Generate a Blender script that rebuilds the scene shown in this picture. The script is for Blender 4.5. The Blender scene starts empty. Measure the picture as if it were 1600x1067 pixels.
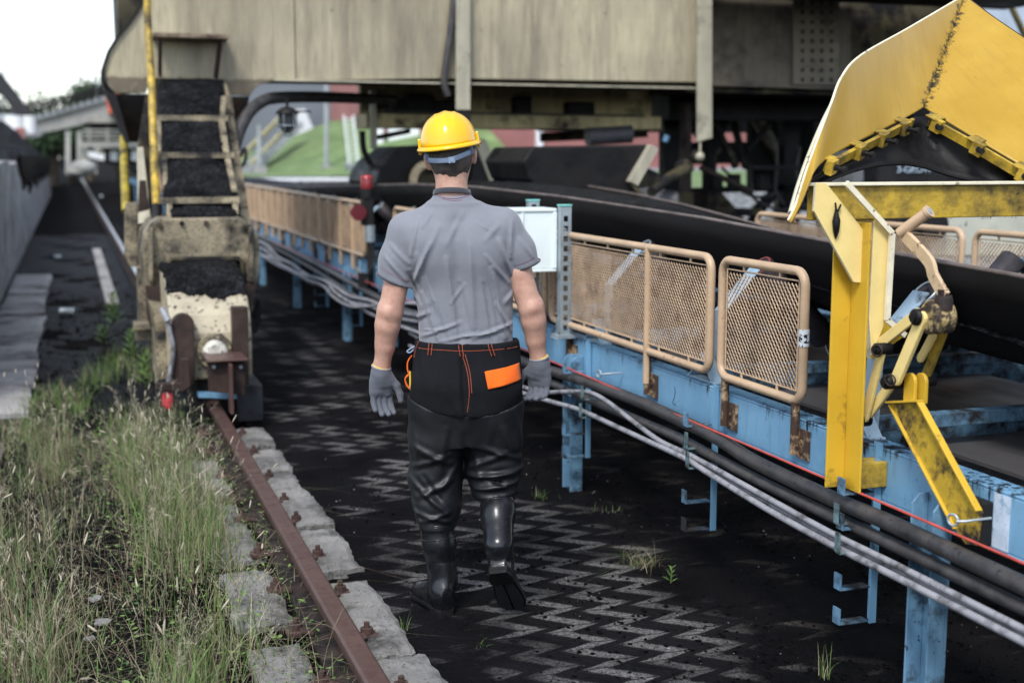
import bpy, math, random
import numpy as np
from mathutils import Vector, Matrix
random.seed(7); RNG = np.random.RandomState(11)
R = math.radians
SC = bpy.context.scene

# ------------------------------------------------------------------ camera, sky, sun, exposure
F_PX, CAM_H = 2000.0, 1.70
PITCH = math.atan(288 / F_PX); YAW = math.atan(692 / math.sqrt(F_PX**2 + 288**2))
cd = bpy.data.cameras.new('Camera'); cam = bpy.data.objects.new('Camera', cd)
SC.collection.objects.link(cam); SC.camera = cam
cam.location = (0, 0, CAM_H); cam.rotation_euler = (math.pi/2 - PITCH, 0, -YAW)
cd.sensor_width = 36; cd.lens = 45; cd.clip_end = 2000; cd.clip_start = .05
cd.dof.use_dof = True; cd.dof.focus_distance = 4.5; cd.dof.aperture_fstop = 2.0

w = bpy.data.worlds.new('World'); SC.world = w; w.use_nodes = True
nt = w.node_tree; nt.nodes.clear()
sky = nt.nodes.new('ShaderNodeTexSky'); sky.sky_type = 'NISHITA'; sky.sun_disc = False
SUN_EL, SUN_AZ = 52, 215      # azimuth clockwise from +Y
sky.sun_elevation = R(SUN_EL); sky.sun_rotation = R(SUN_AZ); sky.dust_density = 1; sky.air_density = 1
hs = nt.nodes.new('ShaderNodeHueSaturation'); hs.inputs['Saturation'].default_value = .58
bg = nt.nodes.new('ShaderNodeBackground'); bg.inputs[1].default_value = .15
wo = nt.nodes.new('ShaderNodeOutputWorld')
nt.links.new(sky.outputs[0], hs.inputs['Color']); nt.links.new(hs.outputs[0], bg.inputs[0]); nt.links.new(bg.outputs[0], wo.inputs[0])
sd = bpy.data.lights.new('Sun', 'SUN'); sun = bpy.data.objects.new('Sun', sd); SC.collection.objects.link(sun)
sd.energy = 1.5; sd.angle = R(14); sd.color = (1, .985, .955)
dv = Vector((math.sin(R(SUN_AZ))*math.cos(R(SUN_EL)), math.cos(R(SUN_AZ))*math.cos(R(SUN_EL)), math.sin(R(SUN_EL))))
sun.rotation_euler = dv.to_track_quat('Z', 'Y').to_euler(); sun.location = (-5, -5, 12)
vs = SC.view_settings; vs.view_transform = 'Standard'; vs.look = 'None'; vs.gamma = 1; vs.exposure = 1.05

# ------------------------------------------------------------------ measuring the photograph
_p, _y = PITCH, YAW
FW = np.array([math.sin(_y)*math.cos(_p), math.cos(_y)*math.cos(_p), -math.sin(_p)])
RT = np.array([math.cos(_y), -math.sin(_y), 0.]); UP = np.cross(RT, FW)
CC = np.array([0, 0, CAM_H]); FH = np.array([math.sin(_y), math.cos(_y), 0.])
def at(x, y, X=None, Y=None, Z=None):
    """the point of the plane X=, Y= or Z= that is seen at photo position x, y"""
    d = FW*F_PX + RT*(x-800) + UP*(533.5-y)
    t = X/d[0] if X is not None else Y/d[1] if Y is not None else (Z-CAM_H)/d[2]
    return tuple(CC + d*t)
def xz(x, y, Y):
    q = at(x, y, Y=Y); return (q[0], q[2])

# ------------------------------------------------------------------ object helpers
def link(o): SC.collection.objects.link(o); return o
def tag(o, label=None, cat=None, group=None, kind=None):
    if label: o['label'] = label
    if cat: o['category'] = cat
    if group: o['group'] = group
    if kind: o['kind'] = kind
    return o
def thing(name, label, cat, loc, group=None, rz=0):
    o = link(bpy.data.objects.new(name, None)); o.location = loc; o.rotation_euler = (0, 0, rz)
    o.empty_display_size = .1
    return tag(o, label, cat, group)
def root_loc(o):
    l = Vector((0, 0, 0))
    while o is not None: l += o.location; o = o.parent
    return l
class MB:
    """collects shapes given in world coordinates, then links them as one mesh"""
    def __init__(s): s.v = []; s.f = []; s.sm = []; s.mi = []
    def add(s, vs_, fs, smooth=False, mi=0):
        n = len(s.v); s.v += [tuple(map(float, q)) for q in vs_]
        s.f += [tuple(int(i)+n for i in f) for f in fs]; s.sm += [smooth]*len(fs); s.mi += [mi]*len(fs); return s
    def box(s, x0, x1, y0, y1, z0, z1, mi=0):
        return s.add([(x0,y0,z0),(x1,y0,z0),(x1,y1,z0),(x0,y1,z0),(x0,y0,z1),(x1,y0,z1),(x1,y1,z1),(x0,y1,z1)],
                     [(0,3,2,1),(4,5,6,7),(0,1,5,4),(1,2,6,5),(2,3,7,6),(3,0,4,7)], mi=mi)
    def bar(s, a, b, w_, h_, up=(0,0,1), mi=0):
        a = Vector(a); b = Vector(b); d = (b-a).normalized(); u_ = Vector(up)
        if abs(d.dot(u_)) > .98: u_ = Vector((1,0,0))
        sx = d.cross(u_).normalized(); sz = sx.cross(d).normalized()
        vs_ = [p + sx*(i*w_/2) + sz*(j*h_/2) for p in (a, b) for i, j in ((-1,-1),(1,-1),(1,1),(-1,1))]
        return s.add(vs_, [(0,3,2,1),(4,5,6,7),(0,1,5,4),(1,2,6,5),(2,3,7,6),(3,0,4,7)][0:0] + [(3,2,1,0),(4,5,6,7),(0,1,5,4),(1,2,6,5),(2,3,7,6),(3,0,4,7)], mi=mi)
    def tube(s, pts, r, n=10, caps=True, mi=0):
        P_ = [Vector(p) for p in pts]; m = len(P_)
        rr = r if isinstance(r, (list, tuple, np.ndarray)) else [r]*m
        vs_ = []; ref = None
        for i, p in enumerate(P_):
            d = (P_[min(i+1, m-1)] - P_[max(i-1, 0)]).normalized()
            if ref is None: ref = Vector((0,0,1)) if abs(d.z) < .9 else Vector((1,0,0))
            sx = d.cross(ref).normalized(); ref = sx.cross(d).normalized()
            for k in range(n):
                t = 2*math.pi*k/n; vs_.append(p + sx*(math.cos(t)*rr[i]) + ref*(math.sin(t)*rr[i]))
        fs = [(i*n+k, i*n+(k+1)%n, (i+1)*n+(k+1)%n, (i+1)*n+k) for i in range(m-1) for k in range(n)]
        s.add(vs_, fs, True, mi)
        if caps: s.add(vs_[:n], [tuple(reversed(range(n)))], mi=mi); s.add(vs_[-n:], [tuple(range(n))], mi=mi)
        return s
    def prism(s, poly, vec, mi=0):
        a = [Vector(p) for p in poly]; v = Vector(vec); n = len(a)
        nrm = Vector((0,0,0))
        for i in range(n): nrm += a[i].cross(a[(i+1)%n])
        if nrm.dot(v) > 0: a = a[::-1]
        b = [p+v for p in a]
        return s.add(a+b, [tuple(range(n)), tuple(reversed(range(n, 2*n)))] + [(i, n+i, n+(i+1)%n, (i+1)%n) for i in range(n)], mi=mi)
    def plate_xz(s, poly, y0, y1, mi=0): return s.prism([(x, y0, z) for x, z in poly], (0, y1-y0, 0), mi)
    def plate_px(s, poly, y0, y1, mi=0): return s.plate_xz([xz(x, y, y0) for x, y in poly], y0, y1, mi)
    def ball(s, c, r, seg=12, rings=8, mi=0, sc=(1,1,1)):
        vs_ = [(c[0], c[1], c[2]+r*sc[2])]
        for i in range(1, rings):
            t = math.pi*i/rings
            for k in range(seg):
                p = 2*math.pi*k/seg; vs_.append((c[0]+r*sc[0]*math.sin(t)*math.cos(p), c[1]+r*sc[1]*math.sin(t)*math.sin(p), c[2]+r*sc[2]*math.cos(t)))
        vs_.append((c[0], c[1], c[2]-r*sc[2])); L = len(vs_)-1
        fs = [(0, 1+k, 1+(k+1)%seg) for k in range(seg)]
        fs += [(1+i*seg+k, 1+(i+1)*seg+k, 1+(i+1)*seg+(k+1)%seg, 1+i*seg+(k+1)%seg) for i in range(rings-2) for k in range(seg)]
        fs += [(L, 1+(rings-2)*seg+(k+1)%seg, 1+(rings-2)*seg+k) for k in range(seg)]
        return s.add(vs_, fs, True, mi)
    def build(s, name, m, parent=None, bevel=0, loc=None, sub=0):
        me = bpy.data.meshes.new(name)
        base = root_loc(parent) if parent is not None else Vector(loc) if loc is not None else Vector((0,0,0))
        V = np.array(s.v) - np.array(base)
        me.from_pydata([tuple(q) for q in V], [], s.f)
        ms = m if isinstance(m, (list, tuple)) else [m]
        for k in ms: me.materials.append(k)
        me.polygons.foreach_set('use_smooth', s.sm)
        if len(ms) > 1: me.polygons.foreach_set('material_index', s.mi)
        me.update()
        o = link(bpy.data.objects.new(name, me))
        if parent is not None: o.parent = parent
        else: o.location = base
        if bevel:
            b = o.modifiers.new('Bevel', 'BEVEL'); b.width = bevel; b.segments = 2; b.limit_method = 'ANGLE'; b.angle_limit = R(40)
        return o
def arr_mesh(name, V, Fq, m, parent=None, smooth=True, mi=None):
    me = bpy.data.meshes.new(name); base = np.array(root_loc(parent)) if parent is not None else np.zeros(3)
    V = np.asarray(V, dtype=np.float64) - base
    me.from_pydata(V.tolist(), [], [tuple(f) for f in np.asarray(Fq).tolist()] if not isinstance(Fq, list) else Fq)
    for k in (m if isinstance(m, (list, tuple)) else [m]): me.materials.append(k)
    me.polygons.foreach_set('use_smooth', [smooth]*len(me.polygons))
    if mi is not None: me.polygons.foreach_set('material_index', mi)
    me.update(); o = link(bpy.data.objects.new(name, me))
    if parent is not None: o.parent = parent
    return o
def copy_tree(o, parent=None):
    c = link(o.copy()); c.parent = parent
    for ch in [q for q in SC.objects if q.parent == o]: copy_tree(ch, c)
    return c

# ------------------------------------------------------------------ materials
def newmat(name):
    m = bpy.data.materials.new(name); m.use_nodes = True; t = m.node_tree; t.nodes.clear()
    o = t.nodes.new('ShaderNodeOutputMaterial'); b = t.nodes.new('ShaderNodeBsdfPrincipled'); t.links.new(b.outputs[0], o.inputs[0])
    return m, t, b
def N(t, kind, **kw):
    n = t.nodes.new('ShaderNode'+kind)
    for k, v in kw.items():
        if k in ('operation', 'blend_type', 'data_type', 'noise_dimensions', 'feature', 'distance', 'wave_type', 'bands_direction'): setattr(n, k, v)
        else: n.inputs[k].default_value = v
    return n
def ramp(t, src, a, b, ca=0., cb=1.):
    r = N(t, 'MapRange'); r.clamp = True
    r.inputs[1].default_value = a; r.inputs[2].default_value = b; r.inputs[3].default_value = ca; r.inputs[4].default_value = cb
    t.links.new(src, r.inputs[0]); return r.outputs[0]
def mix(t, f, a, b):
    m = t.nodes.new('ShaderNodeMix'); m.data_type = 'RGBA'
    if isinstance(f, float): m.inputs[0].default_value = f
    else: t.links.new(f, m.inputs[0])
    for i, q in ((6, a), (7, b)):
        if isinstance(q, (tuple, list)): m.inputs[i].default_value = (*q[:3], 1)
        else: t.links.new(q, m.inputs[i])
    return m.outputs[2]
def mth(t, op, a, b=None, c=None):
    n = t.nodes.new('ShaderNodeMath'); n.operation = op
    for i, q in enumerate((a, b, c)):
        if q is None: continue
        if isinstance(q, (int, float)): n.inputs[i].default_value = q
        else: t.links.new(q, n.inputs[i])
    return n.outputs[0]
def coords(t, scale=(1,1,1), rnd=True):
    tc = N(t, 'TexCoord'); mp = N(t, 'Mapping'); mp.inputs['Scale'].default_value = scale
    if rnd:
        oi = N(t, 'ObjectInfo'); va = t.nodes.new('ShaderNodeVectorMath'); va.operation = 'ADD'
        mu = mth(t, 'MULTIPLY', oi.outputs['Random'], 37.)
        t.links.new(tc.outputs['Object'], va.inputs[0]); t.links.new(mu, va.inputs[1]); t.links.new(va.outputs[0], mp.inputs[0])
    else: t.links.new(tc.outputs['Object'], mp.inputs[0])
    return mp.outputs[0]
def noise(t, vec, scale, detail=6., rough=.6):
    n = N(t, 'TexNoise', Scale=scale, Detail=detail, Roughness=rough); t.links.new(vec, n.inputs['Vector']); return n.outputs['Fac']
def mat(name, base, rough=.6, metal=0., dirt=(.012,.011,.012), amt=.45, soft=.12, scale=5., streak=0., bump=.15, bscale=60., var=.18,
        spots=0., spot_scale=25., spot_col=None, coat=0., base2=None, stretch=(1,1,1), spec=.5):
    m, t, b = newmat(name); v = coords(t, stretch)
    col = base
    n1 = noise(t, v, scale*.6, 4.)
    b2 = base2 if base2 else tuple(max(0, c*(1-var*1.6)) for c in base)
    col = mix(t, ramp(t, n1, .3, .7), tuple(min(1, c*(1+var)) for c in base), b2)
    if streak:
        vs_ = coords(t, (1, 1, .06)); s1 = noise(t, vs_, scale*4.5, 5., .7)
        col = mix(t, ramp(t, s1, .5, .72, 0., streak), col, tuple(c*.28 for c in base))
        s2 = noise(t, vs_, scale*2.1, 3., .6)
        col = mix(t, ramp(t, s2, .5, .75, 0., streak*.8), col, dirt)
        s3 = noise(t, vs_, scale*6, 3., .6)
        col = mix(t, ramp(t, s3, .62, .75, 0., streak*.5), col, tuple(min(1, c*1.7) for c in base))
    n2 = noise(t, v, scale, 9., .68)
    th = 1 - amt
    d = ramp(t, n2, th-soft, th+soft)
    col = mix(t, d, col, dirt)
    if spots:
        n3 = noise(t, v, spot_scale, 3., .5)
        col = mix(t, ramp(t, n3, 1-spots-.02, 1-spots+.03), col, spot_col or dirt)
    t.links.new(col, b.inputs['Base Color'])
    t.links.new(ramp(t, d, 0, 1, rough, min(1, rough+.25)), b.inputs['Roughness'])
    b.inputs['Metallic'].default_value = metal; b.inputs['Specular IOR Level'].default_value = spec
    if coat: b.inputs['Coat Weight'].default_value = coat; b.inputs['Coat Roughness'].default_value = .15
    if bump:
        bp = N(t, 'Bump', Strength=bump, Distance=.01); hn = noise(t, v, bscale, 5.)
        hh = mth(t, 'ADD', hn, mth(t, 'MULTIPLY', n2, .6)); t.links.new(hh, bp.inputs['Height']); t.links.new(bp.outputs[0], b.inputs['Normal'])
    return m
M = {}
def girder_mat():
    m, t, b = newmat('girder_cream_paint'); v = coords(t); vs_ = coords(t, (1, 1, .11)); vf = coords(t, (1, 1, .4))
    c = mix(t, ramp(t, noise(t, v, .9, 4.), .3, .7), (.47,.41,.27), (.33,.29,.20))
    c = mix(t, ramp(t, noise(t, vs_, 3.2, 8., .72), .44, .66, 0., .72), c, (.13,.108,.075))
    c = mix(t, ramp(t, noise(t, vs_, 26., 6., .75), .52, .80, 0., .75), c, (.13,.11,.075))
    c = mix(t, ramp(t, noise(t, vs_, 10., 5., .7), .55, .85, 0., .8), c, (.62,.56,.37))
    c = mix(t, ramp(t, noise(t, v, 60., 5., .8), .60, .74, 0., .55), c, (.10,.085,.06))
    c = mix(t, ramp(t, noise(t, v, 5., 9., .75), .625, .70), c, (.03,.022,.015))
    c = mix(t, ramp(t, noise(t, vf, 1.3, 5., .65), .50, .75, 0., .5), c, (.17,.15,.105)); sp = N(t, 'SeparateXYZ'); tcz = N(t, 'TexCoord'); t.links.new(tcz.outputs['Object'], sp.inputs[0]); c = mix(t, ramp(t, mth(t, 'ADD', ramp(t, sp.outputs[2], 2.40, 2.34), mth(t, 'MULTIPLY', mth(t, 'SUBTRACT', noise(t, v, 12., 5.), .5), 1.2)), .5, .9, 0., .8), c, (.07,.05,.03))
    t.links.new(c, b.inputs['Base Color']); b.inputs['Roughness'].default_value = .5
    bp = N(t, 'Bump', Strength=.2, Distance=.01); t.links.new(noise(t, v, 40., 6.), bp.inputs['Height']); t.links.new(bp.outputs[0], b.inputs['Normal']); return m
M['girder'] = girder_mat()
M['cream'] = mat('cream_paint', (.37,.325,.215), .5, streak=.62, amt=.30, soft=.1, scale=3., var=.22, spots=.29, spot_scale=14, bump=.25)
M['cream_dirty'] = mat('dirty_cream_paint', (.30,.25,.16), .6, amt=.47, soft=.10, scale=5., var=.25, spots=.40, spot_scale=75, bump=.4)
M['cream_plain'] = mat('plain_cream_paint', (.38,.35,.26), .5, streak=.3, amt=.32, scale=4, var=.12, bump=.15)
M['brown_steel'] = mat('rusty_dark_steel', (.045,.028,.022), .6, amt=.4, scale=7, var=.4, bump=.35, spec=0.3)
M['dark_steel'] = mat('dark_dirty_steel', (.014,.013,.0135), .55, amt=.5, scale=5, var=.4, bump=.3, spec=0.25)
M['under'] = mat('dark_underside_paint', (.085,.072,.04), .65, amt=.5, soft=.06, scale=2.4, var=.4, streak=.3, bump=.3, spec=0.25)  # dark drab paint broken by black patches
M['rail'] = mat('rail_rust', (.13,.075,.066), .36, metal=.45, dirt=(.09,.045,.035), amt=.4, scale=14, var=.12, bump=.12, bscale=150)
M['railfar'] = M['rail']
M['bolt'] = mat('rusty_bolt', (.07,.038,.03), .7, amt=.35, scale=30, bump=.4)
M['concrete'] = mat('old_concrete', (.235,.228,.215), .85, dirt=(.045,.043,.04), amt=.44, soft=.09, scale=4.5, var=.2, spots=.36, spot_scale=70, spot_col=(.09,.085,.08), bump=.9, bscale=75)
M['concrete_wall'] = mat('stained_concrete_wall', (.46,.46,.455), .9, dirt=(.05,.05,.05), streak=.95, amt=.43, soft=.14, scale=2.6, var=.25, spots=.33, spot_scale=18, bump=.8, bscale=20)
M['slab'] = mat('pale_slab', (.33,.32,.31), .8, amt=.4, scale=2.2, var=.2, bump=.3)
M['blue'] = mat('light_blue_paint', (.16,.335,.50), .42, amt=.345, soft=.07, scale=7, var=.1, bump=.12, streak=.25, spots=.22, spot_scale=40)
M['blue_pale'] = mat('pale_blue_bracket_paint', (.30,.42,.52), .45, amt=.36, soft=.06, scale=9, var=.12, spots=.3, spot_scale=60, bump=.1)
M['blue_dirty'] = mat('dirty_blue_paint', (.12,.24,.36), .5, amt=.5, soft=.08, scale=8, var=.2, bump=.25)
M['beige'] = mat('beige_tube_paint', (.50,.35,.22), .42, dirt=(.10,.045,.02), amt=.34, soft=.05, scale=13, var=.1, bump=.1)
M['beige_rust'] = mat('rusted_beige_paint', (.42,.29,.16), .6, dirt=(.05,.025,.015), amt=.56, soft=.06, scale=18, var=.2, bump=.3)
M['mesh_wire'] = mat('brown_beige_wire', (.40,.28,.175), .5, dirt=(.16,.09,.05), amt=.38, scale=10, var=.2, bump=0)
M['yellow'] = mat('safety_yellow_paint', (.60,.37,.03), .36, amt=.36, soft=.06, scale=5, var=.1, bump=.1, spots=.24, spot_scale=30)
M['yellow_pale'] = mat('sunfaded_yellow_paint', (.80,.62,.24), .38, dirt=(.05,.03,.015), amt=.28, soft=.03, scale=9, var=.08, bump=.08)
M['yellow_sheet'] = mat('yellow_sheet_paint', (.60,.385,.04), .30, amt=.27, soft=.1, scale=2.6, var=.16, bump=.05)
M['yellow_dirty'] = mat('coal_smeared_yellow_paint', (.50,.33,.03), .42, amt=.47, soft=.14, scale=9, var=.15, bump=.3)
M['yellow_edge'] = mat('worn_plate_edge', (.74,.68,.5), .5, dirt=(.08,.05,.03), amt=.36, soft=.04, scale=30, var=.1, bump=.1)
M['black_rubber'] = mat('black_rubber_sheet', (.006,.0055,.006), .42, dirt=(.012,.011,.011), amt=.5, scale=5, bump=.3, bscale=20, spec=0.2)
M['belt'] = mat('rubber_belt', (.009,.0078,.0082), .58, dirt=(.006,.0055,.0055), amt=.5, scale=3, bump=.12, stretch=(1,.15,1), bscale=30, spec=0.14)
M['belt_edge'] = mat('belt_edge_highlight', (.15,.12,.11), .5, dirt=(.05,.04,.035), amt=.4, scale=6, bump=.1)  # brown tone paints the highlight along the belt's edge
M['black_pipe'] = mat('black_cable_sheath', (.035,.034,.037), .40, dirt=(.075,.068,.062), amt=.44, soft=.16, scale=13, var=.4, spots=.33, spot_scale=55, spot_col=(.006,.006,.006), bump=.12, spec=0.4)
M['grey_cable'] = mat('pale_grey_cable', (.28,.28,.30), .45, dirt=(.05,.047,.045), amt=.43, soft=.10, scale=14, var=.1, bump=.15)
M['red_cord'] = mat('red_cord_sheath', (.50,.07,.05), .5, amt=.2, scale=20, bump=0)
M['galv'] = mat('galvanised_steel', (.36,.42,.45), .38, metal=.45, amt=.33, scale=16, var=.15, bump=.12)
M['teal_cap'] = mat('teal_end_cap', (.16,.46,.42), .4, amt=.2, scale=10, bump=0)
M['white_box'] = mat('white_enclosure_paint', (.72,.79,.78), .38, dirt=(.2,.22,.2), amt=.2, soft=.04, scale=9, var=.04, bump=.03)
M['red_glass'] = mat('red_beacon_lens', (.36,.012,.018), .16, amt=.2, scale=20, bump=0, coat=.5)
M['red_dark'] = mat('dark_red_housing', (.12,.012,.018), .35, amt=.35, scale=15, bump=0)
M['roller'] = mat('roller_steel', (.05,.04,.045), .4, metal=.2, amt=.45, scale=12, var=.2, bump=.2)
M['roller_red'] = mat('red_brown_roller', (.24,.055,.045), .45, amt=.35, scale=15, var=.2, bump=.1)
M['green_hill'] = mat('mown_grass_bank', (.17,.24,.095), .95, dirt=(.09,.15,.05), amt=.5, soft=.12, scale=1.6, var=.25, bump=.4, bscale=8)
M['brick'] = mat('dusty_pink_brick', (.30,.125,.115), .8, amt=.3, dirt=(.22,.10,.09), scale=1., var=.12, bump=.1)
M['grey_building'] = mat('grey_cladding', (.16,.18,.20), .6, amt=.3, dirt=(.13,.15,.17), scale=.4, var=.1, bump=0)
M['white_far'] = mat('white_far_paint', (.74,.76,.77), .5, amt=.2, dirt=(.5,.52,.54), scale=2, var=.05, bump=0)
M['magenta'] = mat('magenta_banner', (.62,.03,.22), .6, amt=.2, scale=3, bump=0)
M['orange_far'] = mat('orange_red_paint', (.62,.09,.03), .6, amt=.2, scale=3, bump=0)
M['steel_far'] = mat('pale_grey_steel', (.30,.32,.33), .6, amt=.35, dirt=(.10,.11,.12), scale=1.5, var=.15, bump=0)
M['gravel_light'] = mat('pale_gravel', (.30,.31,.31), .9, dirt=(.05,.055,.05), amt=.5, soft=.03, scale=9, var=.2, bump=1., bscale=15)
M['tree_leaf'] = mat('far_leaves', (.045,.085,.03), .8, dirt=(.02,.045,.02), amt=.5, scale=3, bump=0)
M['bark'] = mat('bark', (.09,.07,.05), .9, scale=8)
def coal_mat(name, base=(.005,.005,.006), light=(.022,.023,.026), rough=.55, bs=90., stren=1., lamt=.62, dist=.02):
    m, t, b = newmat(name); v = coords(t)
    n1 = noise(t, v, bs*.5, 8., .75); n2 = noise(t, v, 7., 5., .6)
    vo = t.nodes.new('ShaderNodeTexVoronoi'); vo.inputs['Scale'].default_value = bs; t.links.new(v, vo.inputs['Vector'])
    c = mix(t, ramp(t, n1, lamt-.1, lamt+.14), base, light); c = mix(t, ramp(t, n2, .35, .7), c, tuple(q*.7 for q in base))
    t.links.new(c, b.inputs['Base Color']); b.inputs['Roughness'].default_value = rough; b.inputs['Specular IOR Level'].default_value = .06
    bp = N(t, 'Bump', Strength=stren, Distance=dist); t.links.new(mth(t, 'ADD', mth(t, 'MULTIPLY', vo.outputs['Distance'], -.5), n1), bp.inputs['Height']); t.links.new(bp.outputs[0], b.inputs['Normal'])
    return m
M['coal'] = coal_mat('coal_fines', light=(.075,.08,.09), lamt=.55)  # lighter tone puts the wet coal's bluish highlights into the colour
M['coal_lump'] = coal_mat('coal_lumps', base=(.0042,.004,.0043), bs=40., light=(.034,.032,.031), lamt=.66, dist=.04)

def ground_mat():
    m, t, b = newmat('coal_dusted_ground'); v = coords(t, rnd=False)
    n1 = noise(t, v, 1.1, 8., .65); n2 = noise(t, v, 22., 8., .75); n3 = noise(t, v, 5., 5., .6); n4 = noise(t, v, 140., 4., .7)
    c = mix(t, ramp(t, n1, .38, .68), (.0034,.0033,.0038), (.0078,.0072,.0076))
    c = mix(t, ramp(t, n3, .5, .75, 0., .7), c, (.022,.018,.016))
    c = mix(t, ramp(t, n2, .62, .72, 0., .6), c, (.085,.08,.076)); c = mix(t, ramp(t, n4, .66, .74, 0., .8), c, (.13,.125,.12))
    t.links.new(c, b.inputs['Base Color']); b.inputs['Roughness'].default_value = .9; b.inputs['Specular IOR Level'].default_value = .02
    bp = N(t, 'Bump', Strength=.8, Distance=.012); t.links.new(mth(t, 'ADD', n2, mth(t, 'MULTIPLY', n4, .5)), bp.inputs['Height']); t.links.new(bp.outputs[0], b.inputs['Normal'])
    return m
M['ground'] = ground_mat()
def paver_mat():
    """interlocking zigzag pavers, worn pale along their raised rims where the coal dust has been swept off"""
    m, t, b = newmat('zigzag_pavers'); tc = N(t, 'TexCoord'); sp = N(t, 'SeparateXYZ'); t.links.new(tc.outputs['Object'], sp.inputs[0])
    x, y = sp.outputs[0], sp.outputs[1]; v = tc.outputs['Object']
    wob = noise(t, v, 6., 3.)
    pw = mth(t, 'DIVIDE', mth(t, 'ADD', y, 50.02), .176); ph = mth(t, 'FRACT', pw)          # along the walkway
    tri = mth(t, 'MINIMUM', mth(t, 'DIVIDE', ph, .69), mth(t, 'DIVIDE', mth(t, 'SUBTRACT', 1., ph), .31))
    tri = mth(t, 'ADD', mth(t, 'MULTIPLY', mth(t, 'SUBTRACT', tri, .5), 1.28), .5); tri = mth(t, 'SMOOTH_MIN', mth(t, 'SMOOTH_MAX', tri, .0, .16), 1., .16)
    xs = mth(t, 'ADD', mth(t, 'ADD', x, mth(t, 'MULTIPLY', tri, .112)), mth(t, 'MULTIPLY', wob, .022))
    fw = mth(t, 'DIVIDE', mth(t, 'ADD', xs, 20.012), .208); fx = mth(t, 'FRACT', fw)
    dx = mth(t, 'ABSOLUTE', mth(t, 'SUBTRACT', fx, .5))
    n2 = noise(t, v, 55., 6., .7)
    n4 = noise(t, v, 190., 3., .7)
    wide = ramp(t, ph, .66, .74, .0, .085)
    stripe = ramp(t, mth(t, 'SUBTRACT', mth(t, 'ADD', dx, mth(t, 'MULTIPLY', mth(t, 'SUBTRACT', n2, .5), .42)), wide), .175, .235, 1., 0.)
    j = ramp(t, mth(t, 'MINIMUM', mth(t, 'ABSOLUTE', mth(t, 'SUBTRACT', ph, .71)), mth(t, 'MINIMUM', ph, mth(t, 'SUBTRACT', 1., ph))), .0, .03, .25, 1.)
    stripe = mth(t, 'MULTIPLY', stripe, j)
    wn = t.nodes.new('ShaderNodeTexWhiteNoise'); wn.noise_dimensions = '2D'; cx_ = N(t, 'CombineXYZ'); t.links.new(mth(t, 'FLOOR', fw), cx_.inputs[0]); t.links.new(mth(t, 'FLOOR', mth(t, 'SUBTRACT', pw, .71)), cx_.inputs[1]); t.links.new(cx_.outputs[0], wn.inputs['Vector'])
    cellr = wn.outputs['Value']
    # thin joints round the cells
    jt = ramp(t, mth(t, 'ABSOLUTE', mth(t, 'SUBTRACT', dx, .40)), .0, .022, 1., 0.)
    # where the dust lies thick the pattern is buried: far less dust on the walked strip beside and behind the walker
    n0 = noise(t, v, 1.9, 6., .62)
    def blob(cx, cy, rx, ry):
        return ramp(t, mth(t, 'SQRT', mth(t, 'ADD', mth(t, 'POWER', mth(t, 'DIVIDE', mth(t, 'SUBTRACT', x, cx), rx), 2.), mth(t, 'POWER', mth(t, 'DIVIDE', mth(t, 'SUBTRACT', y, cy), ry), 2.))), .35, 1., 1., 0.)
    bl = blob(1.82, 4.35, .80, 1.9)
    bl = mth(t, 'MAXIMUM', bl, mth(t, 'MULTIPLY', blob(1.62, 8.0, .45, 1.6), .55))
    bl = mth(t, 'MAXIMUM', bl, mth(t, 'MULTIPLY', blob(1.8, 6.2, .5, 1.3), .75)); bl = mth(t, 'MAXIMUM', bl, mth(t, 'MULTIPLY', blob(1.9, 12., .7, 5.), .28))
    clean = ramp(t, mth(t, 'ADD', mth(t, 'MULTIPLY', bl, .75), mth(t, 'ADD', mth(t, 'MULTIPLY', mth(t, 'SUBTRACT', n0, .5), 1.7), mth(t, 'MULTIPLY', mth(t, 'SUBTRACT', cellr, .5), .75))), .20, .72)
    k = mth(t, 'MULTIPLY', stripe, clean)
    k = mth(t, 'MULTIPLY', k, ramp(t, n2, .35, .60, .15, 1.)); k = mth(t, 'MULTIPLY', k, ramp(t, n4, .40, .56, .30, 1.))
    dust = mix(t, ramp(t, n0, .35, .7), (.0045,.0044,.0052), (.0115,.011,.0125)); dust = mix(t, ramp(t, n4, .6, .72, 0., .8), dust, (.06,.06,.065))
    dust = mix(t, mth(t, 'MULTIPLY', mth(t, 'MULTIPLY', clean, n2), .5), dust, (.032,.031,.032)); dust = mix(t, mth(t, 'MULTIPLY', jt, mth(t, 'MULTIPLY', clean, .8)), dust, (.003,.003,.003))
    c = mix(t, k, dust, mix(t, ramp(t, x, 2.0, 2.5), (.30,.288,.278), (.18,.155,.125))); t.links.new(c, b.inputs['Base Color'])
    b.inputs['Roughness'].default_value = .9; b.inputs['Specular IOR Level'].default_value = .03
    n7 = noise(t, v, 16., 6., .7); bp = N(t, 'Bump', Strength=1., Distance=.016)
    t.links.new(mth(t, 'ADD', mth(t, 'ADD', mth(t, 'ADD', mth(t, 'MULTIPLY', n2, .7), mth(t, 'MULTIPLY', n7, .9)), mth(t, 'MULTIPLY', n4, .5)), mth(t, 'MULTIPLY', mth(t, 'MULTIPLY', stripe, clean), .8)), bp.inputs['Height']); t.links.new(bp.outputs[0], b.inputs['Normal'])
    return m
M['paver'] = paver_mat()

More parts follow.
